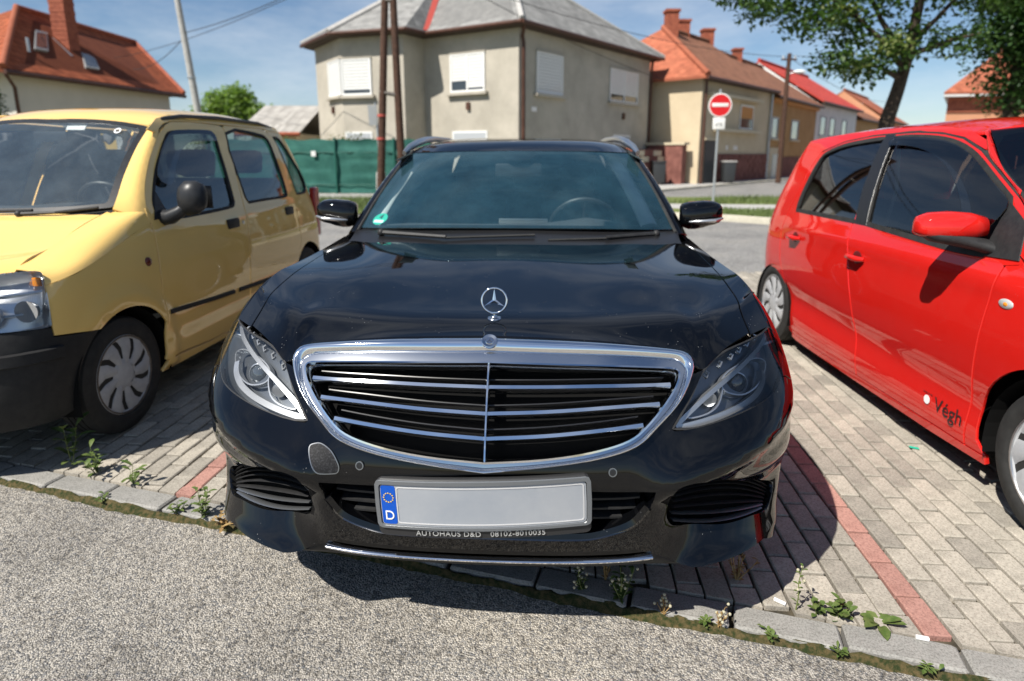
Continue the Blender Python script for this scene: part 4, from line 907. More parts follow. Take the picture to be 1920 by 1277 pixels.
    # --- windscreen, pillars, roof
    WB = [(0, 1.42, .998), (.28, 1.428, .997), (.52, 1.462, .991), (.757, 1.545, .979)]; WT = [(0, 2.0, 1.347), (.22, 2.006, 1.347), (.42, 2.03, 1.345), (.605, 2.105, 1.338)]
    WB, WT = np.array(WB), np.array(WT); rows = [WB, WB+(WT-WB)*.33+np.array([0, -.012, .020]), WB+(WT-WB)*.67+np.array([0, -.012, .020]), WT]
    NP = np.array(rows); WS = Net(np.concatenate([NP[:, :0:-1]*[-1, 1, 1], NP], 1), np.linspace(-1, 1, 7))
    rect = [(-1, 0), (1, 0), (1, 1), (-1, 1)]
    rw = smooth_loop([(-.985, .005), (-.5, 0), (0, 0), (.5, 0), (.985, .005), (1, .04), (1, .5), (1, .96), (.97, 1), (.5, 1), (0, 1), (-.5, 1), (-.97, 1), (-1, .96), (-1, .5), (-1, .04)], 3)
    ws = panel('windscreen', WS, rw, (), 'glass_clear', root, sc=(.7, .66), step=.05, thick=.004, off=.002)
    inner = smooth_loop([(-.94, .035), (-.5, .035), (0, .035), (.5, .035), (.94, .035), (.965, .07), (.955, .5), (.945, .90), (.91, .945), (.5, .955), (.2, .955), (.13, .94), (.09, .86), (0, .845), (-.09, .86), (-.13, .94), (-.2, .955), (-.5, .955), (-.91, .945), (-.945, .90), (-.955, .5), (-.965, .07)], 3)
    panel('black_band', WS, [(a*.998, .5+(b_-.5)*.998) for a, b_ in rw], [inner], 'frit_black', ws, sc=(.7, .66), step=.04, off=-.004, thick=.002)
    for sg in (1, -1):
        lo = [(sg*.762, 1.545, .977), (sg*.80, 1.56, .976), (sg*.83, 1.62, .960)]; hi = [(sg*.610, 2.105, 1.338), (sg*.640, 2.14, 1.345), (sg*.655, 2.22, 1.345)]
        lo, hi = np.array(lo), np.array(hi)
        rows = [lo+(hi-lo)*t+np.array([0, -.012, .018])*4*t*(1-t) for t in (-.03, .25, .5, .75, 1.02)]
        AP = Net(np.array(rows))
        panel('roof_pillar', AP, [(0, 0), (1, 0), (1, 1), (0, 1)], (), P, root, sc=(.09, .66), step=.03, sgn=1 if sg > 0 else -1, thick=.01)
        # black gap trim beside the glass
        m = MB(); m.tube([tuple(p+np.array([-sg*.004, -.004, .006])) for p in [rows[k][0] for k in range(5)]], .008, 6); m.build('glass_trim', 'rubber', root, 50)
    ry = [2.0, 2.15, 2.45, 3.0, 3.7, 4.30]; rz = [1.350, 1.392, 1.428, 1.442, 1.425, 1.365]; ez = [1.340, 1.352, 1.372, 1.385, 1.372, 1.32]; ex = [.61, .645, .645, .64, .625, .58]
    rows = []
    for y_, z_, e_, x_ in zip(ry, rz, ez, ex):
        rows.append([(x_*q, y_+(.10*q**4 if y_ < 2.2 else (.05*q**2 if y_ < 2.4 else 0)), z_-(z_-e_)*(.35*q**2+.65*q**6)) for q in np.linspace(-1, 1, 9)])
    RF = Net(np.array(rows), np.linspace(-1, 1, 9), [0, .07, .2, .43, .73, 1]); panel('roof', RF, rect, (), P, root, sc=(.65, 2.3), step=.05, thick=.015)
    for sg in (1, -1):
        m = MB(); m.tube([(sg*.652, 2.10, 1.338), (sg*.640, 2.2, 1.372), (sg*.618, 2.33, 1.400), (sg*.60, 2.5, 1.420), (sg*.592, 2.75, 1.430), (sg*.585, 3.3, 1.434), (sg*.575, 3.9, 1.412), (sg*.57, 4.1, 1.38)], [.012, .017, .018, .017, .016, .016, .016, .012], 10, flat=1.2); m.build('roof_rail', 'alu_satin', root, 60)
    # scuttle: black panel between bonnet and glass, and the wipers
    SCU = Net(np.array([[(x_, 1.19+.10*(x_/.75)**2, .930-.01*(x_/.75)**2) for x_ in np.linspace(-.76, .76, 7)], [(x_, 1.33+.10*(x_/.75)**2, .955) for x_ in np.linspace(-.76, .76, 7)], [(x_, 1.44+.11*(x_/.75)**2, .992-.014*(x_/.75)**2) for x_ in np.linspace(-.78, .78, 7)]]))
    panel('scuttle', SCU, [(0, 0), (1, 0), (1, 1), (0, 1)], (), 'satin_black', root, sc=(1.5, .26), step=.06, thick=.02)
    wiper(root, (-.60, 1.36, .968), (-.20, 1.365, .985), (-.02, 1.40, 1.012)) if False else None
    for p0, p1, p2 in (((-.62, 1.42, .975), (-.30, 1.33, .968), (.10, 1.36, .985)), ((.66, 1.46, .972), (.42, 1.36, .966), (.16, 1.33, .966))):
        a = MB(); a.tube([p0, p1], [.012, .009], 6); a.sphere(p0, .018, 10, 6); o = a.build('wiper_arm', 'plastic_black', root, 40)
        b_ = MB(); b_.tube([tuple(np.array(p1)+np.array([0, 0, -.004])), tuple(np.array(p2)+np.array([0, 0, -.010]))], .006, 6); b_.build('wiper_blade', 'rubber', o, 40)
    # sticker, mirror, sensor housing
    a0 = WS(np.array([-.885]), np.array([.10]))[0]; n_ = normals_of(WS, np.array([-.885]), np.array([.10]))[0]
    mt = Matrix.Translation(Vector(a0)-Vector(n_)*.004) @ Vector(n_).to_track_quat('Z', 'Y').to_matrix().to_4x4()
    m = MB(); m.lathe([(.0005, 0), (.040, 0), (.040, -.001), (.0005, -.001)], 28, mt); sk = m.build('windscreen_sticker', 'sticker_green', root); sk['label'] = 'round green environmental sticker with a 4'
    text_mesh('sticker_number', '4', .045, 'plastic_dark', sk, mt @ T_(0, .012, .0012)); m = MB(); m.box((-.028, -.026, .0005), (.028, -.008, .0010), mt); m.build('sticker_field', 'white_gloss', sk)
    m = MB(); m.box((-.075, 2.0, 1.255), (.075, 2.03, 1.33)); m.build('sensor_housing', 'plastic_black', root, bevel=.02)
    m = MB(); m.box((-.125, 1.93, 1.215), (.125, 1.955, 1.285)); o = m.build('interior_mirror', 'plastic_dark', root, bevel=.02); m = MB(); m.tube([(0, 1.95, 1.27), (0, 2.0, 1.31)], .012, 8); m.build('mirror_stalk', 'plastic_dark', o)
    # door mirrors
    for sg in (1, -1):
        mt = T_(sg*.915, 1.67, 1.035) @ Matrix.Rotation(R_(-10*sg), 4, 'Z')
        prof = [(-.105, .0, .055), (-.09, .005, .075), (-.03, .02, .088), (.04, .03, .078), (.085, .035, .060), (.10, .04, .03)]
        v = []; n = 14
        for (dx, yo, hh) in prof:
            for k in range(n):
                a = 2*math.pi*k/n; e_ = abs(math.cos(a))**.7*math.copysign(1, math.cos(a)); g_ = abs(math.sin(a))**.7*math.copysign(1, math.sin(a))
                v.append(tuple(mt @ Vector((sg*dx, .02+yo+.075*e_*(hh/.08), hh*g_*.78+(.01 if dx > 0 else 0)))))
        fc = [(i*n+k, i*n+(k+1) % n, (i+1)*n+(k+1) % n, (i+1)*n+k) for i in range(len(prof)-1) for k in range(n)]+[tuple(range(n)), tuple(range((len(prof)-1)*n, len(prof)*n))]
        m = MB(); m.add(v, fc); me = m.mesh('door_mirror'); bm = bmesh.new(); bm.from_mesh(me); bmesh.ops.recalc_face_normals(bm, faces=bm.faces); bmesh.ops.subdivide_edges(bm, edges=bm.edges, cuts=1, use_grid_fill=True, smooth=.6); bm.to_mesh(me); bm.free(); shade(me, 60)
        o = link('door_mirror', me, P, root)
        m = MB(); m.tube([tuple(mt @ Vector((sg*.10, .02, -.012))), tuple(mt @ Vector((sg*.06, -.052, -.016))), tuple(mt @ Vector((sg*-.02, -.060, -.022))), tuple(mt @ Vector((sg*-.06, -.045, -.026)))], [.006, .009, .008, .004], 8); m.build('indicator_strip', 'lamp_silver', o, 50)
        m = MB(); m.box((sg*-.09 if sg > 0 else -.085, .088, -.05), (.085 if sg > 0 else .09, .094, .055), mt); m.build('mirror_glass', 'mirror_silver', o)
        m = MB(); m.tube([(sg*.79, 1.70, .985), (sg*.83, 1.69, 1.0), (sg*.87, 1.68, 1.01)], [.03, .024, .03], 10, flat=.6); m.build('mirror_foot', 'plastic_black', o, 50)
    # --- number plate in its holder
    PL = lambda a, b_: np.stack([np.asarray(a), -.024+.30*np.asarray(a)**2, np.asarray(b_)+0*np.asarray(a)], 1)
    x0, x1, z0, z1 = -.255, .265, .400, .512
    rr = lambda x0, x1, z0, z1, r_: smooth_loop([(x0+r_, z0), (x1-r_, z0), (x1, z0+r_), (x1, z1-r_), (x1-r_, z1), (x0+r_, z1), (x0, z1-r_), (x0, z0+r_)], 2)
    pt = empty('number_plate', (0, 0, 0), 0, root); pt['label'] = 'front number plate, its characters blurred out, in a dealer holder'
    pt.rotation_euler = (0, R_(-2.6), 0); pt.location = (.012, 0, .014)
    panel('plate_holder', PL, rr(x0-.012, x1+.012, z0-.032, z1+.012, .012), (), 'plastic_dark', pt, step=.03, thick=.02)
    panel('holder_rim', PL, rr(x0-.012, x1+.012, z0-.008, z1+.012, .012), [rr(x0-.002, x1+.002, z0-.001, z1+.002, .008)], 'satin_grey', pt, step=.02, off=.007, thick=.006)
    panel('plate', PL, rr(x0, x1, z0, z1, .008), (), 'plate_white', pt, step=.03, off=.003, thick=.003)
    panel('plate_border', PL, rr(x0+.042, x1-.005, z0+.005, z1-.005, .006), [rr(x0+.045, x1-.008, z0+.008, z1-.008, .005)], 'satin_black' if False else 'plate_edge', pt, step=.02, off=.0042, thick=.001)
    panel('country_field', PL, rr(x0+.002, x0+.040, z0+.003, z1-.003, .005), (), 'euro_blue', pt, step=.02, off=.0040, thick=.001)
    def on_plate(cx, cz, off=.0052):
        yv = -.024+.30*cx*cx; return Matrix.Translation((cx, yv-off, cz)) @ Matrix.Rotation(math.atan(.6*cx), 4, 'Z') @ Matrix.Rotation(R_(90), 4, 'X')
    text_mesh('country_letter', 'D', .036, 'white_gloss', pt, on_plate(x0+.021, z0+.026))
    for k in range(12):
        a = 2*math.pi*k/12; m = MB(); mt = on_plate(x0+.021+.0125*math.cos(a), z0+.077+.0125*math.sin(a))
        pts = [((.0026 if q % 2 == 0 else .0011)*math.sin(math.pi*q/5), (.0026 if q % 2 == 0 else .0011)*math.cos(math.pi*q/5)) for q in range(10)]; m.prism(pts[::-1], 0, .0006, mt); m.build('flag_star', 'star_yellow', pt)
    for body, cx in (('AUTOHAUS D&D', -.085), ('08102-8010035', .092)):
        text_mesh('holder_lettering', body, .0205, 'letter_grey', pt, on_plate(cx, z0-.0205, .002), spacing=1.08)
    # --- bonnet ornament
    b0 = T(np.array([0.]), np.array([.115]))[0]; orn = empty('bonnet_star', tuple(b0), 0, root)
    m = MB(); m.lathe([(.0005, .009), (.008, .009), (.010, .0065), (.0185, .004), (.0205, .0015), (.0205, -.006)], 32, Matrix.Rotation(R_(6), 4, 'X')); m.build('base', 'chrome_grey', orn, 30)
    m = MB(); m.tube([(0, 0, .006), (0, 0, .02)], .003, 8); m.build('stem', 'chrome', orn)
    star(T_(0, 0, .054) @ Matrix.Rotation(R_(80), 4, 'X'), .0365, .006, .0045, orn, 'chrome', True, .0031)
    # --- inside
    m = MB(); v = []
    prof = [(1.50, .90), (1.52, .955), (1.62, .985), (1.80, .975), (1.92, .94), (1.97, .86), (1.94, .66)]
    for y_, z_ in prof:
        for k in range(9): x_ = -.72+1.44*k/8; v.append((x_, y_+.05*(x_/.72)**2, z_+(.035*math.exp(-((x_-.36)/.17)**2) if 1.6 < y_ < 1.95 else 0)))
    m.add(v, [(i*9+k, i*9+k+1, (i+1)*9+k+1, (i+1)*9+k) for i in range(len(prof)-1) for k in range(8)]); m.build('dashboard', 'dash_dark', root, 60)
    m = MB(); m.box((-.10, 1.84, .97), (.16, 1.86, 1.0)); m.build('display', 'alu_satin', root, bevel=.006)
    steering_wheel(root, .36, 2.04, .93, .185)
    for x_ in (-.37, .37): seat(root, x_, 2.45, .06)
    seat(root, 0, 3.25, .06, w=1.25, hr=3)
    m = MB(); m.box((-.55, .22, .20), (.55, .56, .225)); m.build('undertray', 'void_black', root)
    m = MB(); m.box((-.80, .55, .16), (.80, 4.45, .24)); m.build('underbody', 'void_black', root)
    m = MB(); m.box((-.62, .5, .25), (.62, 1.30, .78)); m.build('engine_block', 'void_black', root)
    m = MB(); m.box((-.78, 1.40, .24), (.78, 1.46, .93)); m.build('bulkhead', 'void_black', root)
    for sg in (-1, 1):
        io = .045 if sg > 0 else -.02
        m = MB(); m.add([(sg*.66, 1.9, 1.30), (sg*.66, 4.2, 1.30), (sg*.60, 4.2, 1.34), (sg*.60, 1.98, 1.335)], [(0, 1, 2, 3)]); m.build('roof_lining', 'lining_grey', root)
        m = MB(); m.tube([(sg*(.70-io), 1.62, .985), (sg*(.655-io), 1.8, 1.11), (sg*(.60-io), 2.0, 1.235), (sg*(.565-io), 2.13, 1.30)], [.045, .042, .04, .04], 10, flat=.5); m.build('pillar_lining', 'lining_pale', root, 60)
        for y_ in (.80, 3.64):
            wheel(root, sg*(.905-.115), y_, .325, .225, .222, sg, 'spoke'); well(root, sg*.90, y_, .365, .32, sg)
    panel('headliner', RF, [(-.98, .02), (.98, .02), (.98, .95), (-.98, .95)], (), 'lining_grey', root, sc=(.65, 2.3), step=.12, off=-.03, thick=0, sgn=1)
    return root
BLACK = black_car()
# ---------------------------------------------------------------- the yellow hatchback
def spts(f, L_, sg=1): L_ = np.array(L_, float); return f(sg*L_[:, 0], L_[:, 1])
def yellow_car():
    f = YE; TR = {k[3:]: v for k, v in TRACE.items() if k.startswith('ye_')}; P = 'yellow_paint'
    root = empty('yellow_hatchback', (-2.699, 2.214, 0), -R_(3.5)); tag(root, 'boxy yellow hatchback with black bumper and grey hubcaps', 'car')
    def two(name, outer, holes=(), mat=P, **k):
        k.setdefault('step', .04); k.setdefault('thick', .014); return both(name, panel_mesh(name, f, outer, holes, **k), mat, root)
    yz_ = lambda pts: yz(f, pts)
    lamp = smooth_loop(TR['lamp'], 4, corners=(2, 6)); lx = min(a for a, b_ in lamp)
    ax = lambda r, a0, a1, n=18, yc=.69, zc=.29: arch(f, yc, zc, r, a0, a1, n)
    top = yz_([(1.02, .985), (.93, .965), (.7, .90), (.45, .828)])+[(.84, .80)]
    door_f = TR['fdoor'][5:]                                         # front door gap, belt to sill
    two('fender', [(.8734, .592), (.9583, .581)]+ax(.325, 124, -8)+[(1.545, .26)]+[(a-.008, b_) for a, b_ in door_f[::-1]]+[(1.606, .99)]+top+[(.8505, .769), (.8650, .66)], step=.035)
    # crown of the fender: rounds over from the flank to the bonnet gap
    yv = [.345, .45, .60, .78, .95, 1.03]; zcr = Spl([.30, .40, .65, .93, 1.05], [.848, .866, .952, 1.036, 1.066]); zt = Spl([.30, .45, .7, .93, 1.03], [.79, .828, .90, .965, .987])
    rows = []
    for y_ in yv:
        s_ = float(f.s_of_y(y_)) if y_ > .5 else .842+(float(f.s_of_y(.5))-.842)*(y_-.345)/.155
        e = f(np.array([s_]), zt(y_))[0]; c = float(zcr(y_)[0]); x0 = .70+.02*(y_-.4)
        rows.append([e, e+(np.array([x0, y_, c])-e)*np.array([.28, .5, .50]), (x0+.012, y_, c-.006), (.655, y_, c+.008), (.605, y_-.0, c+.014)])
    CR = Net(np.array(rows))
    me = panel_mesh('fender_crown', CR, [(0, 0), (1, 0), (1, 1), (0, 1)], (), sc=(.25, .7), step=.03, thick=.01, sgn=-1)
    both('fender_crown', me, P, root)
    # bonnet
    rows = []
    for k, t in enumerate((0, .1, .35, .7, 1)):
        row = []
        for q in np.linspace(-1, 1, 9):
            yf = .10+.22*abs(q)**2.4; yr = .86+.02*abs(q); y_ = yf+(yr-yf)*t; c = float(zcr(max(.30, y_))[0])+.014; x_ = .600*q
            z_ = c+.012*(1-q*q)+(.0 if y_ > .3 else -(.3-y_)*.35); z_ -= .035*(1-min(1, t/.1)) if t < .1 else 0
            row.append((x_, y_, z_))
        rows.append(row)
    BN = Net(np.array(rows), np.linspace(-1, 1, 9), [0, .1, .35, .7, 1]); panel('bonnet', BN, [(-1, 0), (1, 0), (1, 1), (-1, 1)], (), P, root, sc=(.6, .7), step=.04, thick=.015)
    # lamps, grille, bumper
    for sg in (1, -1):
        fl_ = lambda L_: [(sg*a, b_) for a, b_ in L_][::sg]
        hl = empty('headlight', (0, 0, 0), 0, root)
        lp = [(max(a, .52), b_) for a, b_ in lamp]; lp = smooth_loop([(.50, .845), (.62, .853), (.72, .858), (.793, .857), (.825, .842), (.85, .77), (.86, .66), (.857, .634), (.79, .634), (.684, .638), (.52, .645), (.49, .70), (.485, .80)], 4)
        panel('housing', f, fl_(lp), (), 'lamp_silver', hl, off=-.07, thick=-.068, step=.04)
        panel('lens', f, fl_(lp), (), 'lens_clear', hl, off=.004, thick=.01, step=.03)
        for zz, m_ in ((.785, 'lamp_silver'), (.70, 'lamp_dark')):
            sweep(f, [(sg*x_, zz) for x_ in np.linspace(.52, .835, 10)], [(-.004, -.05), (.004, -.05), (.004, -.02), (-.004, -.02)], closed=False).build('lamp_divider', m_, hl, 40)
        for x_, zz, r_ in ((.62, .70, .05), (.75, .705, .045)):
            c0 = f(np.array([sg*x_]), np.array([zz]))[0]; mt = Matrix.Translation(Vector(c0)+Vector((0, .05, -.0))) @ Vector((sg*.15, -1, 0)).normalized().to_track_quat('Z', 'Y').to_matrix().to_4x4()
            m = MB(); m.lathe([(r_, .03), (r_*.8, .0), (r_*.4, -.02), (.012, -.025), (.010, .012), (.0005, .014)], 24, mt); m.build('reflector', 'lamp_silver', hl, 50)
        for k in range(7):
            x_ = .80+.0*k; sweep(f, [(sg*(.775+.009*k), z_) for z_ in np.linspace(.66, .83, 6)], [(-.0015, -.012), (.0015, -.012), (.0015, -.004), (-.0015, -.004)], closed=False).build('lens_rib', 'lens_clear', hl, 40)
        c0 = f(np.array([sg*.80]), np.array([.81]))[0]; m = MB(); m.box((-.018, -.005, -.015), (.018, .005, .022), Matrix.Translation(Vector(c0)+Vector((-sg*.02, .03, 0)))); m.build('indicator_bulb', 'amber', hl, bevel=.004)
    panel('grille_panel', f, [(-.47, .62), (.47, .62), (.47, .83), (-.47, .83)], (), 'satin_black', root, step=.06, off=-.01, thick=.02)
    for zz in (.67, .72, .77): sweep(f, [(x_, zz) for x_ in np.linspace(-.44, .44, 15)], [(-.008, -.01), (.008, -.01), (.008, .01), (-.008, .01)], closed=False).build('grille_bar', 'plastic_black', root, 40)
    bp = [(0, .22), (.5, .22), (.85, .22)]+[(float(f.s_of_y(.37)), .25)]+ax(.335, 187, 126, 8)+[(.956, .574), (.87, .585), (.86, .628), (.68, .634), (.4, .615), (0, .61)]
    panel('front_bumper', f, sym(bp), (), 'bumper_black', root, step=.05, thick=.03)
    sweep(f, [(x_, .52) for x_ in np.linspace(-.9, .9, 41)], [(-.03, -.005), (.03, -.005), (.022, .016), (-.022, .016)], closed=False).build('bumper_moulding', 'bumper_black', root, 50)
    # doors, windows
    win1 = smooth_loop(TR['win1'], 3, corners=(5,)); win2 = smooth_loop(TR['win2'], 3, corners=(7,)); win3 = smooth_loop(TR['win3'], 3, corners=(6, 0))
    bpl = [(a-.006, b_) for a, b_ in resample(TR['bpil'], 6)]; zlow = .235
    d1 = [(a+.004, b_) for a, b_ in TR['fdoor']]+[(1.575, .27)]+[(2.0, zlow), (2.50, zlow-.005)]+bpl[::-1]+[(2.75, 1.525), (2.4, 1.53), (2.2, 1.52)]
    two('front_door', d1, [win1])
    bq = [(a+.012, b_) for a, b_ in bpl]; rb = [(3.47, 1.49), (3.44, 1.30), (3.425, 1.0), (3.40, .75), (3.40, .66)]
    rar = [(float(f.s_of_y(2.98+.325*math.cos(a))), .29+.325*math.sin(a)) for a in np.linspace(R_(135), R_(187), 10)]
    two('rear_door', bq+[(2.512, .23), (2.9, .225)]+[(float(f.s_of_y(2.62)), .235)]+rar[::-1]+rb[::-1]+[(3.40, 1.525), (2.82, 1.527)], [win2])
    qa = [(float(f.s_of_y(2.98+.325*math.cos(a))), .29+.325*math.sin(a)) for a in np.linspace(R_(133), R_(-2), 18)]
    two('rear_quarter', [(3.408, .66)]+qa+[(3.92, .30), (4.02, .6), (4.02, .95), (3.98, 1.2), (3.90, 1.4), (3.80, 1.5), (3.48, 1.515), (3.448, 1.30), (3.433, 1.0), (3.408, .75)], [win3])
    two('roof_side', [(1.99, 1.455), (2.12, 1.51), (2.2, 1.527), (2.4, 1.537), (2.8, 1.535), (3.45, 1.533), (3.47, 1.522), (3.80, 1.507), (3.74, 1.55), (3.4, 1.572), (2.7, 1.578), (2.25, 1.566), (2.08, 1.535), (1.93, 1.47)], thick=.01, step=.03)
    two('sill', [(1.52, .20), (2.0, .195), (2.9, .19), (float(f.s_of_y(2.66)), .20), (float(f.s_of_y(2.66)), .222), (2.9, .215), (2.5, .22), (2.0, .225), (1.57, .255)], thick=.02, step=.03)
    for wn_ in (win1, win2, win3):
        c = np.mean(wn_, 0); two('side_window', wn_, mat='glass_smoke', off=-.012, thick=0, step=.08)
        for sg in (1, -1):
            sweep(f, [(sg*a, b_) for a, b_ in wn_][::sg], [(-.011, -.012), (.008, -.012), (.008, .002), (-.011, .002)]).build('window_seal', 'rubber', root, 50)
    # smoked wind deflector on the front door window
    dfl = smooth_loop([(1.80, 1.215), (1.95, 1.36), (2.09, 1.443), (2.19, 1.468), (2.57, 1.480), (2.60, 1.45), (2.58, 1.415), (2.30, 1.405), (2.15, 1.36), (2.02, 1.27), (1.90, 1.16)], 3)
    two('wind_deflector', dfl, mat='glass_dark', off=.014, thick=.004, step=.05)
    st = resample(TR['strip'], 24)
    for sg in (1, -1):
        a_ = np.array([(sg*a, b_) for a, b_ in st]); sweep(f, a_[:11], [(-.014, -.002), (.014, -.002), (.010, .012), (-.010, .012)], closed=False).build('side_moulding', 'bumper_black', root, 50)
        sweep(f, a_[11:], [(-.014, -.002), (.014, -.002), (.010, .012), (-.010, .012)], closed=False).build('side_moulding', 'bumper_black', root, 50)
        for hs, hz in (TR['handle1'][0], TR['handle2'][0]):
            c0 = f(np.array([sg*hs]), np.array([hz]))[0]; m = MB(); m.box((-.012, -.075, -.032), (.010, .075, .032), Matrix.Translation(Vector(c0))); m.build('door_handle', 'plastic_black', root, bevel=.012)
        c0 = f(np.array([sg*TR['ind'][0][0]]), np.array([TR['ind'][0][1]]))[0]; m = MB(); m.lathe([(.0005, .012), (.015, .010), (.022, .004), (.024, -.004)], 20, Matrix.Translation(c0) @ Matrix.Rotation(R_(90)*sg, 4, 'Y')); m.build('side_indicator', 'amber_dark', root, 40)
        c0 = f(np.array([sg*TR['lock'][0][0]]), np.array([TR['lock'][0][1]]))[0]; m = MB(); m.lathe([(.0005, .006), (.011, .005), (.012, -.004)], 16, Matrix.Translation(c0) @ Matrix.Rotation(R_(90)*sg, 4, 'Y')); m.build('door_lock', 'alu_satin', root, 40)
        # mirror: lobed black shell on a foot
        m = MB(); cx, cy, cz = sg*.925, 1.16, 1.105; v = []; n = 14
        for q, (dx, hh, dd) in enumerate([(-.068, .035, .03), (-.06, .072, .048), (-.025, .094, .058), (.025, .090, .054), (.06, .066, .04), (.068, .035, .025)]):
            for k in range(n): a = 2*math.pi*k/n; v.append((cx+sg*dx, cy+dd*math.cos(a)-.02*(1-(dx/.09)**2), cz+hh*math.sin(a)+.12*dx))
        m.add(v, [(i*n+k, i*n+(k+1) % n, (i+1)*n+(k+1) % n, (i+1)*n+k) for i in range(5) for k in range(n)]+[tuple(range(n)), tuple(range(5*n, 6*n))])
        me = m.mesh('door_mirror'); bm = bmesh.new(); bm.from_mesh(me); bmesh.ops.recalc_face_normals(bm, faces=bm.faces); bm.to_mesh(me); bm.free(); shade(me, 70); o = link('door_mirror', me, 'satin_plastic', root)
        m = MB(); m.tube([(sg*.75, 1.14, 1.0), (sg*.81, 1.12, 1.005), (sg*.86, 1.13, 1.035), (sg*.885, 1.14, 1.06)], [.045, .04, .032, .03], 10); m.build('mirror_foot', 'satin_plastic', o, 60)
        m = MB(); m.box((cx-.07, cy+.055, cz-.06), (cx+.07, cy+.06, cz+.06)); m.build('mirror_glass', 'mirror_silver', o)
        m = MB(); pts = spts(f, [(1.64, .995), (1.78, 1.0), (1.74, 1.14)], sg)+np.array([sg*.004, 0, 0]); m.add(pts, [(0, 1, 2)]); m.build('mirror_gusset', 'satin_plastic', o)
    # windscreen, pillars, roof
    WBm = np.array([(0, .865, 1.045), (.22, .87, 1.048), (.44, .895, 1.058), (.625, .945, 1.073)]); WTm = np.array([(0, 1.40, 1.523), (.19, 1.402, 1.521), (.37, 1.415, 1.508), (.525, 1.45, 1.483)])
    rows = [WBm+(WTm-WBm)*t+np.array([0, -.02, .018])*4*t*(1-t) for t in (0, .33, .67, 1)]
    NP = np.array(rows); WS = Net(np.concatenate([NP[:, :0:-1]*[-1, 1, 1], NP], 1), np.linspace(-1, 1, 7))
    rw = smooth_loop([(-.97, 0), (0, 0), (.97, 0), (1, .04), (1, .5), (1, .95), (.95, 1), (0, 1), (-.95, 1), (-1, .95), (-1, .5), (-1, .04)], 3)
    ri = [(a*.945, .5+(b_-.5)*.925) for a, b_ in rw]
    ws = panel('windscreen', WS, rw, (), 'glass_light', root, sc=(.6, .72), step=.06, thick=.004)
    panel('windscreen_seal', WS, [(a*1.012, .5+(b_-.5)*1.02) for a, b_ in rw], [ri], 'satin_plastic', ws, sc=(.6, .72), step=.04, off=.003, thick=.006)
    m = MB(); a0 = WS(np.array([-.02]), np.array([.93]))[0]; m.box((-.055, -.003, -.025), (.055, .003, .025), Matrix.Translation(Vector(a0)+Vector((.16, .03, -.01))) @ Matrix.Rotation(R_(-40), 4, 'X')); m.build('toll_sticker', 'white_gloss', ws)
    m = MB(); a0 = WS(np.array([.74]), np.array([.87]))[0]; m.lathe([(.012, .0), (.020, .0), (.020, .002), (.012, .002)], 24, Matrix.Translation(Vector(a0)+Vector((0, .0, .006))) @ Matrix.Rotation(R_(45), 4, 'X'), closed=True); m.build('round_sticker', 'white_gloss', ws)
    dg = resample(spts(f, [(1.606, .99)]+TR['fdoor'][5:0:-1]+[(2.06, 1.49)]), 8)
    we = resample([(.625, .93, 1.060)]+[tuple(r[3]) for r in rows]+[(.523, 1.47, 1.497)], 8)
    for sg in (1, -1):
        R = [[d, d+(e-d)*.33+np.array([.010, -.018, .006]), d+(e-d)*.7+np.array([.008, -.014, .008]), e+np.array([.010, -.004, .004])] for d, e in zip(dg, we)]
        R = np.array(R)*[sg, 1, 1]; AP = Net(R); panel('roof_pillar', AP, [(0, 0), (1, 0), (1, 1), (0, 1)], (), P, root, sc=(.15, .72), step=.035, sgn=-sg, thick=.012)
    ry = [1.40, 1.50, 1.75, 2.2, 2.8, 3.15]; rzc = [1.528, 1.567, 1.612, 1.636, 1.628, 1.58]; rze = [1.497, 1.525, 1.560, 1.575, 1.568, 1.535]; rxe = [.52, .545, .535, .53, .53, .51]
    rows = [[(x_*q, y_+(.07*q*q if y_ < 1.6 else 0), c-(c-e)*abs(q)**3) for q in np.linspace(-1, 1, 9)] for y_, c, e, x_ in zip(ry, rzc, rze, rxe)]
    RF = Net(np.array(rows), np.linspace(-1, 1, 9), [0, .06, .2, .46, .8, 1]); panel('roof', RF, [(-1, 0), (1, 0), (1, 1), (-1, 1)], (), P, root, sc=(.55, 1.8), step=.06, thick=.02)
    panel('headliner', RF, [(-.97, .03), (.97, .03), (.97, .97), (-.97, .97)], (), 'lining_grey', root, sc=(.55, 1.8), step=.15, off=-.03, thick=0)
    for sg in (1, -1):
        m = MB(); m.tube([(sg*.535, 1.47, 1.492), (sg*.548, 1.56, 1.536), (sg*.545, 1.75, 1.562), (sg*.535, 2.2, 1.577), (sg*.535, 2.8, 1.57), (sg*.51, 3.15, 1.537)], .012, 8); m.build('roof_gutter', 'satin_plastic', root, 60)
    # tail: tailgate with window, lamps
    rear = MB(); zz = [.25, .5, .75, .98]; v = []; n = 9
    for z_, y_, x_ in zip(zz, [3.42, 3.53, 3.54, 3.52], [.70, .74, .735, .72]):
        for k in range(n): q = -1+2*k/(n-1); v.append((x_*q, y_-.16*abs(q)**3, z_))
    rear.add(v, [(i*n+k, i*n+k+1, (i+1)*n+k+1, (i+1)*n+k) for i in range(3) for k in range(n-1)]); rear.build('tailgate', P, root, 60)
    rg = MB(); v = []
    for z_, y_, x_ in zip([.98, 1.2, 1.4, 1.55], [3.52, 3.44, 3.34, 3.15], [.70, .66, .60, .51]):
        for k in range(n): q = -1+2*k/(n-1); v.append((x_*q, y_-.16*abs(q)**3, z_))
    rg.add(v, [(i*n+k, i*n+k+1, (i+1)*n+k+1, (i+1)*n+k) for i in range(3) for k in range(n-1)]); rg.build('rear_window', 'glass_rear', root, 60)
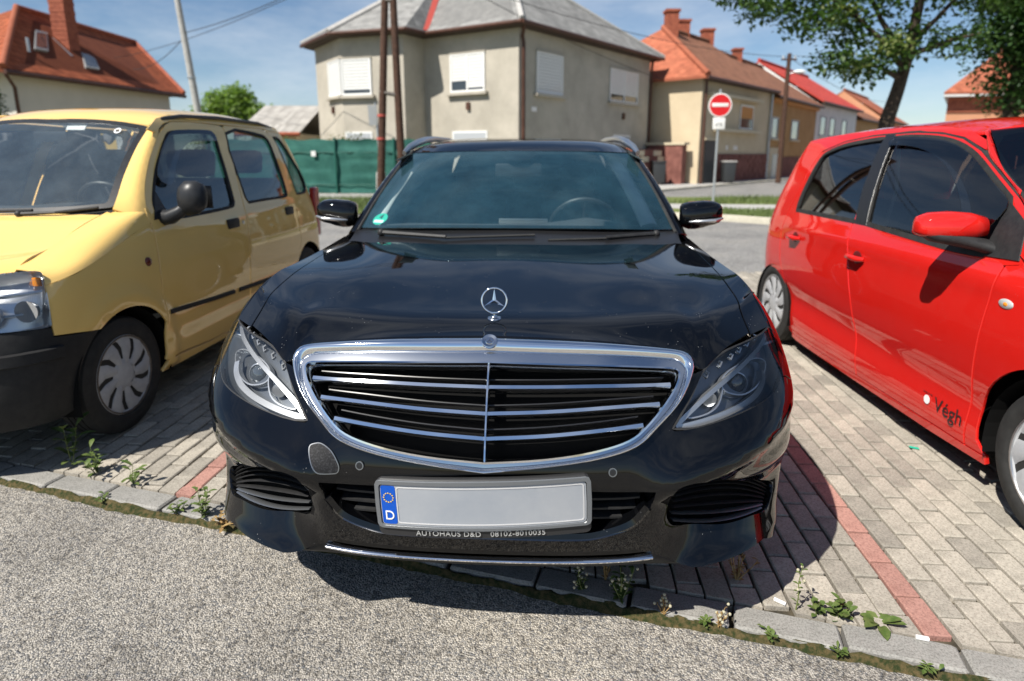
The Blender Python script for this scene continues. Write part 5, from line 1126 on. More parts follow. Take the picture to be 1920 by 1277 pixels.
    for sg in (1, -1): m = MB(); m.box((sg*.735-.03, 3.30, .62), (sg*.735+.03, 3.40, 1.05)); m.build('tail_lamp', 'tail_red', root, bevel=.02)
    # wipers at the foot of the screen
    for p0, p1, p2 in (((-.25, .84, 1.04), (.05, .83, 1.055), (.28, .845, 1.062)), ((.22, .83, 1.045), (.40, .845, 1.052), (.58, .90, 1.072))):
        a = MB(); a.tube([p0, p1], [.011, .008], 6); a.sphere(p0, .018, 10, 6); o = a.build('wiper_arm', 'plastic_black', root, 40); b_ = MB(); b_.tube([p1, p2], .008, 6); b_.build('wiper_blade', 'rubber', o, 40)
    m = MB(); v = [(-.62, .845, 1.03), (.62, .885, 1.045), (.63, .96, 1.066), (0, .885, 1.04), (-.63, .96, 1.066)]; SC_ = Net(np.array([[(x_, .84+.03*(x_/.6)**2, 1.022) for x_ in np.linspace(-.63, .63, 5)], [(x_, .89+.07*(x_/.6)**2, 1.042+.025*(x_/.6)**2) for x_ in np.linspace(-.63, .63, 5)]])); panel('scuttle', SC_, [(0, 0), (1, 0), (1, 1), (0, 1)], (), 'plastic_black', root, sc=(1.2, .08), step=.04, thick=.02)
    # inside
    m = MB(); v = []; prof = [(.92, .98), (.98, 1.05), (1.12, 1.06), (1.24, 1.02), (1.28, .85), (1.25, .6)]
    for y_, z_ in prof:
        for k in range(7): x_ = -.62+1.24*k/6; v.append((x_, y_, z_+(.03*math.exp(-((x_-.33)/.16)**2) if 1.0 < y_ < 1.26 else 0)))
    m.add(v, [(i*7+k, i*7+k+1, (i+1)*7+k+1, (i+1)*7+k) for i in range(5) for k in range(6)]); m.build('dashboard', 'dash_dark', root, 60)
    steering_wheel(root, .33, 1.34, 1.02, .175); m = MB(); m.box((-.10, 1.36, 1.40), (.10, 1.385, 1.46)); m.build('interior_mirror', 'plastic_dark', root, bevel=.015)
    for x_ in (-.32, .32): seat(root, x_, 1.62, .18, w=.46)
    seat(root, 0, 2.45, .18, w=1.1, hr=2)
    m = MB(); m.box((-.72, .45, .17), (.72, 3.35, .25)); m.build('underbody', 'void_black', root); m = MB(); m.box((-.68, .98, .25), (.68, 1.02, 1.0)); m.build('bulkhead', 'void_black', root); m = MB(); m.box((-.5, .2, .25), (.5, .95, .75)); m.build('engine_block', 'void_black', root)
    for sg in (1, -1):
        for y_ in (.665, 2.98): wheel(root, sg*(.79-.085), y_, .285, .165, .192, sg, 'hubcap', 'dark_metal'); well(root, sg*.80, y_, .33, .26, sg)
    return root
YELLOW = yellow_car()
# ---------------------------------------------------------------- the red hatchback
def red_car():
    f = RE; TR = {k[3:]: v for k, v in TRACE.items() if k.startswith('re_')}; P = 'red_paint'
    root = empty('red_hatchback', (2.61, 1.332, 0), -R_(1.5)); tag(root, 'small red hatchback with sunlit flank and black lettering on the door', 'car')
    def two(name, outer, holes=(), mat=P, **k):
        k.setdefault('step', .04); k.setdefault('thick', .012); me = panel_mesh(name, f, outer, holes, **k); return both(name, me, mat, root)
    # window band: one dark outline from the tail to the pillar, split by the door post
    wt = TR['wtop']; wb = TR['wbot']; wl = TR['wleft']
    band = smooth_loop([(3.36, .966), (3.375, 1.05), (3.368, 1.18), (3.347, 1.28), (3.305, 1.34), (3.10, 1.388), (2.85, 1.411), (2.65, 1.42), (2.46, 1.421), (2.24, 1.408), (2.07, 1.38), (1.91, 1.326), (1.72, 1.229), (1.55, 1.14), (1.44, 1.07), (1.40, 1.03), (1.42, .95), (1.79, .941), (2.065, .953), (2.48, .969), (2.85, .970)], 3, corners=(0, 16))
    A0 = dict(yc=.585, zc=.275, r=.335); A1 = dict(yc=3.02, zc=.235, r=.30)
    gap = [(1.40, .94), (1.477, .924), (1.481, .86), (1.488, .794), (1.52, .5), (1.5485, .20)]
    s_ = lambda y_: float(f.s_of_y(y_))
    cr = [(.98, .80), (1.05, .845), (1.15, .885), (1.28, .915), (1.40, .938)]
    two('fender', [(.90, .50), (.955, .505)]+arch(f, a0=136, a1=-10, **A0)+[(1.44, .17), (1.5425, .165)]+[(a-.006, b_) for a, b_ in gap[::-1][:-1]]+cr[::-1]+[(.90, .74), (.86, .62)])
    zs_ = [(1.5545, .165), (1.78, .163), (2.40, .152)]
    rg = [(2.60, .935), (2.545, .786), (2.47, .566), (2.41, .30), (2.40, .152)]
    topd = [(2.64, 1.437), (2.46, 1.440), (2.24, 1.428), (2.06, 1.399), (1.90, 1.345), (1.71, 1.247), (1.54, 1.157), (1.43, 1.085), (1.385, 1.03), (1.40, .94)]
    # holes for the glass are cut from one skin per door
    wf = [p for p in band if p[0] < 2.545]; wf = smooth_loop([(2.475, .972), (2.56, 1.20), (2.625, 1.418), (2.46, 1.42), (2.24, 1.407), (2.07, 1.379), (1.91, 1.325), (1.72, 1.228), (1.60, 1.165), (1.555, 1.07), (1.60, .945), (1.79, .943), (2.065, .954)], 3, corners=(0, 2, 8, 10))
    wr = smooth_loop([(2.53, .972), (2.85, .971), (3.35, .967), (3.365, 1.05), (3.36, 1.18), (3.34, 1.28), (3.30, 1.335), (3.10, 1.385), (2.85, 1.409), (2.685, 1.418), (2.61, 1.20)], 3, corners=(0, 2, 9))
    two('front_door', [(a+.006, b_) for a, b_ in gap]+zs_+[(a-.005, b_) for a, b_ in rg[::-1]]+[(2.62, 1.2)]+topd, [wf])
    ra = arch(f, a0=150, a1=196, n=8, **A1)
    two('rear_door', [(a+.005, b_) for a, b_ in rg]+[(2.41, .150), (3.0, .140)]+[(s_(2.70), .14)]+ra[::-1]+[(3.46, .62), (3.50, .80), (3.47, .95), (3.44, 1.10), (3.41, 1.25), (3.36, 1.345), (3.12, 1.405), (2.85, 1.430), (2.652, 1.437), (2.63, 1.2)], [wr])
    rq = arch(f, a0=148, a1=-14, n=20, **A1)
    two('rear_quarter', [(3.468, .62)]+rq+[(s_(3.36), .20), (4.02, .22), (4.10, .45), (4.10, .75), (4.05, 1.0), (3.98, 1.2), (3.86, 1.34), (3.70, 1.42), (3.4, 1.445), (2.9, 1.465), (2.5, 1.47), (2.2, 1.456), (2.02, 1.43), (1.86, 1.375), (1.88, 1.352), (2.055, 1.408), (2.24, 1.436), (2.46, 1.448), (2.65, 1.445), (2.85, 1.438), (3.12, 1.413), (3.37, 1.352), (3.42, 1.25), (3.45, 1.10), (3.48, .95), (3.51, .80)], step=.035)
    two('sill', [(1.44, .13), (1.78, .115), (2.45, .105), (3.2, .10), (s_(2.70), .11), (s_(2.69), .134), (3.0, .134), (2.4, .146), (1.78, .157), (1.55, .160), (1.44, .165)], thick=.02, step=.03)
    for w_, nm in ((wf, 'front'), (wr, 'rear')):
        two('side_window', w_, mat='glass_smoke' if nm == 'front' else 'glass_privacy', off=-.010, thick=0, step=.08)
        for sg in (1, -1): sweep(f, [(sg*a, b_) for a, b_ in w_][::sg], [(-.012, -.01), (.012, -.01), (.012, .003), (-.012, .003)]).build('window_seal', 'rubber', root, 50)
    two('door_post', [(2.462, .962), (2.575, .962), (2.645, 1.14), (2.705, 1.432), (2.612, 1.432), (2.53, 1.15)], mat='satin_black', off=.004, thick=.006, step=.04)
    two('wind_deflector', smooth_loop([(1.585, 1.15), (1.72, 1.222), (1.91, 1.318), (2.07, 1.372), (2.24, 1.400), (2.46, 1.413), (2.60, 1.410), (2.595, 1.375), (2.44, 1.37), (2.26, 1.345), (2.08, 1.29), (1.92, 1.20), (1.80, 1.09), (1.73, .965), (1.69, .955), (1.60, 1.07)], 3), mat='glass_dark', off=.016, thick=.004, step=.05)
    two('mirror_triangle', [(1.42, .95), (1.60, .942), (1.585, 1.15), (1.46, 1.08)], mat='plastic_black', off=.005, thick=.008, step=.04)
    for sg in (1, -1):
        for hs, hz in (TR['h1'][0], TR['h2'][0]):
            c0 = f(np.array([sg*hs]), np.array([hz]))[0]; o = MB(); o.sphere((c0[0]-sg*.006, c0[1], c0[2]), (.012, .055, .042), 16, 8); o = o.build('handle_recess', 'recess_shade', root, 60)  # dark red oval: shade of the handle hollow put into the colour
            m = MB(); m.tube([(c0[0]+sg*.004, c0[1]-.075, c0[2]), (c0[0]+sg*.030, c0[1]-.05, c0[2]), (c0[0]+sg*.034, c0[1]+.04, c0[2]+.002), (c0[0]+sg*.006, c0[1]+.078, c0[2]+.002)], [.012, .015, .014, .011], 10); m.build('door_handle', P, root, 60)
        c0 = f(np.array([sg*TR['ind'][0][0]]), np.array([TR['ind'][0][1]]))[0]
        m = MB(); m.sphere(tuple(c0), (.009, .036, .019), 20, 10); m = m.build('side_indicator', 'lens_milky', root, 60); m2 = MB(); m2.sphere((c0[0]+sg*.003, c0[1]-.006, c0[2]), (.008, .015, .010), 12, 8); m2.build('indicator_bulb', 'amber', m, 60)
        # mirror: red shell over a black foot
        v = []; n = 18; cy, cz = 1.09, 1.055
        for dx, hh, dd in [(.765, .030, .03), (.775, .050, .05), (.83, .064, .064), (.90, .068, .066), (.975, .062, .058), (1.01, .048, .042), (1.02, .025, .02)]:
            for k in range(n): a = 2*math.pi*k/n; ss_ = math.sin(a); cc_ = math.cos(a); v.append((sg*dx, cy+.05*(.9-dx)*-1+dd*math.copysign(abs(cc_)**.75, cc_), cz-.012+hh*(abs(ss_)**.8 if ss_ > 0 else -abs(ss_)**.6*.62)))
        m = MB(); m.add(v, [(i*n+k, i*n+(k+1) % n, (i+1)*n+(k+1) % n, (i+1)*n+k) for i in range(6) for k in range(n)]+[tuple(range(n)), tuple(range(6*n, 7*n))])
        me = m.mesh('door_mirror'); bm = bmesh.new(); bm.from_mesh(me); bmesh.ops.recalc_face_normals(bm, faces=bm.faces); bm.to_mesh(me); bm.free(); shade(me, 70); o = link('door_mirror', me, P, root)
        m = MB(); m.tube([(sg*.74, 1.02, .965), (sg*.80, 1.05, .985), (sg*.88, 1.08, 1.006), (sg*.96, 1.09, 1.018), (sg*1.0, 1.09, 1.028)], [.06, .055, .062, .056, .03], 12, flat=.5); m.build('mirror_foot', 'plastic_black', o, 60)
        m = MB(); m.box((sg*.88-.08, cy+.062, cz-.035), (sg*.88+.08, cy+.066, cz+.035)); m.build('mirror_glass', 'mirror_silver', o)
    # lettering on the door facing the black car
    def on_side(s0, z0, off=.002):
        a = np.array([-s0]); b_ = np.array([z0]); c0 = f(a, b_)[0]; e = 1e-3
        tx = -(f(a+e, b_)-f(a-e, b_))[0]*1.0; tx = Vector(tx).normalized(); tz = Vector((f(a, b_+e)-f(a, b_-e))[0]).normalized(); tx = -tx if tx.y > 0 else tx
        nn = tx.cross(tz).normalized(); tz = nn.cross(tx); Mx = Matrix((tx, tz, nn)).transposed().to_4x4(); return Matrix.Translation(Vector(c0)+nn*off) @ Mx
    t = text_mesh('door_lettering', 'Végh', .088, 'decal_black', root, on_side(1.650, .262, .003), .0006, 1.0)
    dm = on_side(1.788, .262, .003); m = MB(); m.lathe([(.0005, .0006), (.020, .0006), (.020, 0), (.0005, 0)], 28, dm); m.build('door_logo', 'white_gloss', root)
    for dx, w_ in ((-.024, .012), (-.008, .014), (.010, .010), (.026, .012)): m = MB(); m.box((dx-w_/2, .030, 0), (dx+w_/2, .034, .0006), dm); m.build('small_lettering', 'decal_red', root)
    # bonnet, bumper, lamps (mostly out of the picture)
    zcr = Spl([.1, .4, .7, .95, 1.05], [.70, .845, .925, .965, .985])
    rows = []
    for t_ in (0, .15, .4, .7, 1):
        row = []
        for q in np.linspace(-1, 1, 9):
            x_ = .70*q; yf = .08+.26*abs(q)**2.2; y_ = yf+(1.0+.08*abs(q)-yf)*t_; row.append((x_, y_, float(zcr(y_)[0])+.025*(1-q*q)))
        rows.append(row)
    BN = Net(np.array(rows), np.linspace(-1, 1, 9), [0, .15, .4, .7, 1]); panel('bonnet', BN, [(-1, 0), (1, 0), (1, 1), (-1, 1)], (), P, root, sc=(.7, .9), step=.05, thick=.015)
    ccr = []
    for (a, b_), q in zip(cr, (.15, .3, .5, .75, 1)): ccr.append((a, b_))
    for sg in (1, -1):
        rows = []
        for a, b_ in [(.98, .80), (1.05, .845), (1.15, .885), (1.28, .915), (1.40, .938), (1.46, .93)]:
            e = f(np.array([sg*a]), np.array([b_]))[0]; i = np.array([sg*.70, e[1]-.01, float(zcr(max(.34, e[1]))[0])+.004]); rows.append([e, e+(i-e)*np.array([.35, .5, .62]), i])
        CR = Net(np.array(rows)); panel('fender_crown', CR, [(0, 0), (1, 0), (1, 1), (0, 1)], (), P, root, sc=(.1, .6), step=.03, sgn=-sg, thick=.006)
    half = [(0, .20), (.5, .20), (.9, .19)]+[(s_(.28), .2)]+arch(f, a0=193, a1=138, n=8, **A0)+[(.95, .50), (.88, .52), (.80, .60), (.6, .66), (0, .68)]
    panel('front_bumper', f, sym(half), [], P, root, step=.05, thick=.03)
    for sg in (1, -1):
        lp = smooth_loop([(.50, .66), (.62, .64), (.80, .61), (.88, .63), (.90, .74), (.96, .80), (.85, .815), (.66, .785), (.52, .73)], 4); fl_ = [(sg*a, b_) for a, b_ in lp][::sg]
        hl = panel('headlight', f, fl_, (), 'lamp_silver', root, off=-.05, thick=-.048, step=.05); panel('lens', f, fl_, (), 'lens_clear', hl, off=.002, thick=.005, step=.04)
    # windscreen, pillars, roof
    WBm = np.array([(0, .93, .985), (.25, .935, .985), (.48, .965, .985), (.70, 1.03, .985)]); WTm = np.array([(0, 1.30, 1.462), (.22, 1.305, 1.460), (.42, 1.33, 1.452), (.575, 1.395, 1.436)])
    rows = [WBm+(WTm-WBm)*t_+np.array([0, -.03, .015])*4*t_*(1-t_) for t_ in (0, .33, .67, 1)]
    NP = np.array(rows); WS = Net(np.concatenate([NP[:, :0:-1]*[-1, 1, 1], NP], 1), np.linspace(-1, 1, 7))
    ws = panel('windscreen', WS, [(-1, 0), (1, 0), (1, 1), (-1, 1)], (), 'glass_smoke', root, sc=(.65, .6), step=.06, thick=.004)
    panel('black_band', WS, [(-1.0, 0), (1.0, 0), (1.0, 1.0), (-1.0, 1.0)], [smooth_loop([(-.93, .06), (0, .06), (.93, .06), (.93, .5), (.92, .93), (0, .95), (-.92, .93), (-.93, .5)], 3)], 'frit_black', ws, sc=(.65, .6), step=.05, off=-.004, thick=0)
    dg = resample(spts(f, [(1.385, .955), (1.375, 1.03), (1.42, 1.09), (1.53, 1.165), (1.70, 1.255), (1.88, 1.350), (1.91, 1.392)]), 8); we = resample([tuple(r[3]) for r in rows], 8)
    for sg in (1, -1):
        R = np.array([[d, d+(e-d)*.4+np.array([.012, -.014, .010]), e+np.array([.006, 0, .003])] for d, e in zip(dg, we)])*[sg, 1, 1]
        AP = Net(R); panel('roof_pillar', AP, [(0, 0), (1, 0), (1, 1), (0, 1)], (), P, root, sc=(.12, .65), step=.035, sgn=-sg, thick=.012)
        m = MB(); m.tube([tuple(p) for p in resample(spts(f, [(1.40, 1.02), (1.43, 1.075), (1.54, 1.152), (1.71, 1.242), (1.89, 1.342), (2.05, 1.400), (2.24, 1.428), (2.46, 1.440), (2.85, 1.432), (3.12, 1.407), (3.35, 1.345)], sg)*[.972, 1, .995], 26)], .020, 8); m.build('door_seal', 'rubber', root, 60)
    ry = [1.295, 1.40, 1.65, 2.1, 2.7, 3.15]; rzc = [1.468, 1.488, 1.508, 1.512, 1.49, 1.43]; eS = [(1.91, 1.392), (2.02, 1.43), (2.2, 1.456), (2.62, 1.471), (3.25, 1.453), (3.72, 1.42)]
    rows = []
    for y_, c, (a, b_) in zip(ry, rzc, eS):
        e = f(np.array([a]), np.array([b_]))[0]; rows.append([(e[0]*q, y_+(e[1]-y_)*abs(q)**3, c-(c-e[2])*abs(q)**3.2) for q in np.linspace(-1, 1, 11)])
    wx = [0, .22, .42, .575, .605]; qs = np.linspace(-1, 1, 11)
    rows[0] = [(.60*q, float(np.interp(abs(.60*q), wx, [1.292, 1.297, 1.322, 1.388, 1.41])), float(np.interp(abs(.60*q), wx, [1.470, 1.468, 1.460, 1.443, 1.425]))) for q in qs]
    RF = Net(np.array(rows), np.linspace(-1, 1, 11), [0, .06, .19, .44, .76, 1]); panel('roof', RF, [(-1, 0), (1, 0), (1, 1), (-1, 1)], (), P, root, sc=(.6, 1.85), step=.05, thick=.015)
    panel('headliner', RF, [(-.95, .03), (.95, .03), (.95, .97), (-.95, .97)], (), 'lining_grey', root, sc=(.6, 1.85), step=.15, off=-.03, thick=0)
    n = 9; rear = MB(); v = []
    for z_, y_, x_ in zip([.2, .45, .75, 1.0, 1.25, 1.42], [3.46, 3.56, 3.55, 3.5, 3.36, 3.14], [.60, .64, .64, .62, .58, .52]):
        for k in range(n): q = -1+2*k/(n-1); v.append((x_*q*1.02, y_-.10*abs(q)**3, z_))
    rear.add(v, [(i*n+k, i*n+k+1, (i+1)*n+k+1, (i+1)*n+k) for i in range(5) for k in range(n-1)]); rear.build('tailgate', P, root, 60)
    # inside
    m = MB(); m.box((-.66, 1.05, .60), (.66, 1.36, .96)); m.build('dashboard', 'dash_dark', root, bevel=.06)
    steering_wheel(root, .34, 1.44, .93, .175)
    for x_ in (-.33, .33): seat(root, x_, 1.70, .06, w=.48)
    seat(root, 0, 2.5, .06, w=1.15, hr=2)
    m = MB(); m.tube([(-.66, 1.95, .90), (-.60, 1.98, 1.15), (-.575, 2.05, 1.36)], .018, 6, flat=.3); m.build('seat_belt', 'lining_grey', root)
    m = MB(); m.box((-.70, .45, .14), (.70, 3.35, .22)); m.build('underbody', 'void_black', root); m = MB(); m.box((-.66, .98, .22), (.66, 1.02, .93)); m.build('bulkhead', 'void_black', root); m = MB(); m.box((-.5, .2, .22), (.5, .9, .7)); m.build('engine_block', 'void_black', root)
    for sg in (1, -1):
        for y_, st in ((.535, 0), (2.99, 0)): wheel(root, sg*(.80-.085), y_, .283, .17, .20, sg, 'hubcap', 'rim_silver'); well(root, sg*.80, y_, .325 if y_ < 1 else .30, .26, sg)
    return root
RED = red_car()
# ---------------------------------------------------------------- houses
class Wall:
    """frame on a wall from a to b (outside to the right of the direction a -> b): x along, y outward, z up"""
    def __init__(s, a, b_):
        s.a = Vector((a[0], a[1], 0)); d = Vector((b_[0]-a[0], b_[1]-a[1], 0)); s.L = d.length; t = d.normalized(); n = Vector((t.y, -t.x, 0))
        s.m = Matrix(((t.x, n.x, 0, s.a.x), (t.y, n.y, 0, s.a.y), (0, 0, 1, 0), (0, 0, 0, 1)))
def wbox(wl, x0, x1, y0, y1, z0, z1, name, mat, parent, bevel=0):
    m = MB(); m.box((x0, y0, z0), (x1, y1, z1), wl.m); return m.build(name, mat, parent, bevel=bevel)
def roof_mesh(name, faces, mat, parent, thick=.10):
    """roof slopes as closed slabs with UV along and up the slope"""
    o = None
    me = bpy.data.meshes.new(name); V = []; F = []; UV = []
    for fc in faces:
        P = [Vector(p) for p in fc]; n = (P[1]-P[0]).cross(P[2]-P[0]).normalized()
        if n.z < 0: P = P[::-1]; n = -n
        up = (Vector((0, 0, 1))-n*n.z).normalized(); al = up.cross(n).normalized(); i = len(V); V += P+[p-Vector((0, 0, thick)) for p in P]; k = len(P)
        F.append(tuple(range(i, i+k))); UV += [(p.dot(al), p.dot(up)) for p in P]
        F.append(tuple(range(i+2*k-1, i+k-1, -1))); UV += [(0, 0)]*k
        for q in range(k): F.append((i+q, i+k+q, i+k+(q+1) % k, i+(q+1) % k)); UV += [(0, 0)]*4
    me.from_pydata([tuple(p) for p in V], [], F); uv = me.uv_layers.new(name='UVMap'); uv.data.foreach_set('uv', [c for p in UV for c in p]); me.update()
    return link(name, me, mat, parent)
def tubes(name, pts, r, mat, parent, seg=8): m = MB(); m.tube(pts, r, seg); return m.build(name, mat, parent, 60)
def walls_prism(poly, z, name, mat, parent):
    m = MB(); m.prism(poly, -.1, z); return m.build(name, mat, parent)
def window(wl, x0, x1, z0, z1, parent, drop=1.0, mat='shutter_white', sill='render_wall', frame='frame_white', split=1, slats=True, out=.0):
    """roller-shutter window: frame, pane, lowered shutter made of slats, and a stone sill"""
    w_ = wbox(wl, x0, x1, -.02, .015, z0, z1, 'window', 'window_dark', parent)
    f = .06
    for a, b_, c, d in ((x0, x1, z1-f, z1), (x0, x1, z0, z0+f), (x0, x0+f, z0+f, z1-f), (x1-f, x1, z0+f, z1-f)): wbox(wl, a, b_, .0, .05, c, d, 'frame', frame, w_)
    for k in range(split):
        a = x0+f+(x1-x0-2*f)*k/split; b_ = x0+f+(x1-x0-2*f)*(k+1)/split; dr = drop[k] if isinstance(drop, (list, tuple)) else drop
        if k: wbox(wl, a-.03, a+.03, .0, .052, z0+f, z1-f, 'mullion', frame, w_)
        if dr > 0:
            zb = z1-f-(z1-z0-2*f)*dr; ns = max(1, int((z1-f-zb)/.10)) if slats else 1; h_ = (z1-f-zb)/ns; m = MB()
            for q in range(ns): m.box((a+.002, .016, zb+q*h_), (b_-.002, .034, zb+(q+1)*h_-.016), wl.m)
            m.build('shutter', mat, w_)
    wbox(wl, x0-.12, x1+.12, 0, .16, z0-.11, z0-.012, 'sill', sill, w_)
    wbox(wl, x0-.02, x1+.02, 0, .06, z1+.002, z1+.05, 'lintel', sill, w_)
    return w_
def chimney(x, y, z0, z1, w_, parent, mat='brick_red'):
    m = MB(); m.box((x-w_/2, y-w_/2, z0), (x+w_/2, y+w_/2, z1)); m.box((x-w_/2-.06, y-w_/2-.06, z1), (x+w_/2+.06, y+w_/2+.06, z1+.12)); return m.build('chimney', mat, parent)
# --- the plastered house in the middle
h = empty('plastered_house', (-3.75, 22.36, 0)); inv_ = Matrix.Translation((3.75, -22.36, 0))
tag(h, 'grey-beige plastered house with slate roof and white roller shutters behind the black car', 'house')
def off(o, p): o.location = Vector(o.location)-Vector(p); return o
def under_root(root, fn):
    before = set(bpy.data.objects); fn()
    for o in set(bpy.data.objects)-before:
        if o.parent == root: o.location = Vector(o.location)-Vector(root.location)
def build_main():
    A, B, C, D, E, F, G, K = [(-7.7, 25.36), (-6.12, 23.12), (-3.75, 22.36), (-3.14, 23.26), (.22, 21.19), (6.11, 28.6), (2.45, 32.03), (-5.67, 31.09)]
    walls_prism([A, B, C, D, E, F, G, K], 5.42, 'wall', 'render_wall', h)
    e = [(-8.2, 25.29), (-6.4, 22.74), (-3.57, 21.83), (-3.01, 22.65), (.32, 20.6), (6.72, 28.65), (2.6, 32.5), (-6, 31.5)]; Z = 5.5
    a, b_, c, d, f, g, i, j = [(x, y, Z) for x, y in e]; Pk = (-2.5, 26.3, 8.55); Q = (-.1, 26.2, 8.55)
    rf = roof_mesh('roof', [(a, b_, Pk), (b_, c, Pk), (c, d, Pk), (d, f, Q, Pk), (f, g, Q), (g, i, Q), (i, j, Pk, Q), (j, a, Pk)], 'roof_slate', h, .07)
    m = MB(); m.prism([(p[0]*.985-.02, p[1]*.997+.06) for p in e], 5.36, 5.42); m.build('soffit', 'soffit', h)
    for p, q in ((a, b_), (b_, c), (c, d), (d, f), (f, g)): tubes('gutter', [(p[0], p[1], p[2]-.06), (q[0], q[1], q[2]-.06)], .07, 'gutter_brown', rf)
    for p, q in ((f, Q), (b_, Pk), (a, Pk), (g, Q)): tubes('ridge_tile', [(p[0], p[1], p[2]+.03), (q[0], q[1], q[2]+.03)], .09, 'concrete', rf, 6)
    dv = (Vector(Pk)-Vector(d)); nn = Vector((.32, .2, 0)).normalized()*.14
    m = MB(); m.add([tuple(Vector(d)-nn+Vector((0, 0, .05))), tuple(Vector(d)+nn+Vector((0, 0, .05))), tuple(Vector(d)+dv*.55+nn*.8+Vector((0, 0, .10))), tuple(Vector(d)+dv*.55-nn*.8+Vector((0, 0, .10)))], [(0, 1, 2, 3)]); m.build('valley_flashing', 'flashing_red', rf)
    tubes('downpipe', [(E[0]+.18, E[1]-.32, 5.40), (E[0]+.12, E[1]-.05, 5.1), (E[0]+.16, E[1]-.02, 4.9), (E[0]+.16, E[1]-.02, 0)], .065, 'gutter_brown', h); tubes('downpipe', [(F[0]+.1, F[1]-.1, 5.35), (F[0]+.08, F[1]-.02, 5.0), (F[0]+.08, F[1]-.02, 0)], .06, 'gutter_brown', h)
    wAB, wBC, wCD, wDE, wEF = Wall(A, B), Wall(B, C), Wall(C, D), Wall(D, E), Wall(E, F)
    window(wAB, 1.45, 2.72, 3.43, 4.68, h, 1.0); window(wBC, .02, 1.22, 3.41, 4.64, h, .88); window(wDE, 1.16, 2.62, 3.46, 4.72, h, [.72, .93], split=2); window(wEF, .95, 2.55, 3.40, 4.75, h, 1.0); window(wEF, 5.95, 8.35, 3.46, 4.72, h, .80, split=2)
    for wl, x0, x1 in ((wBC, .05, 1.15), (wDE, 1.2, 2.7), (wEF, 6.4, 7.8)):
        w_ = wbox(wl, x0, x1, 0, .03, 1.72, 2.14, 'cellar_window', 'frame_white', h); wbox(wl, x0+.06, x1-.06, .028, .034, 1.78, 2.08, 'pane', 'curtain', w_)
    for wl, x, z in ((wDE, 1.92, 3.08), (wEF, 7.15, 3.0), (wAB, 1.8, 3.05)): wbox(wl, x-.07, x+.07, 0, .09, z-.22, z+.03, 'flue_vent', 'gutter_brown', h)
    wbox(wEF, .72, 1.0, .0, .015, 2.78, 2.93, 'house_number', 'sign_white', h)
under_root(h, build_main)
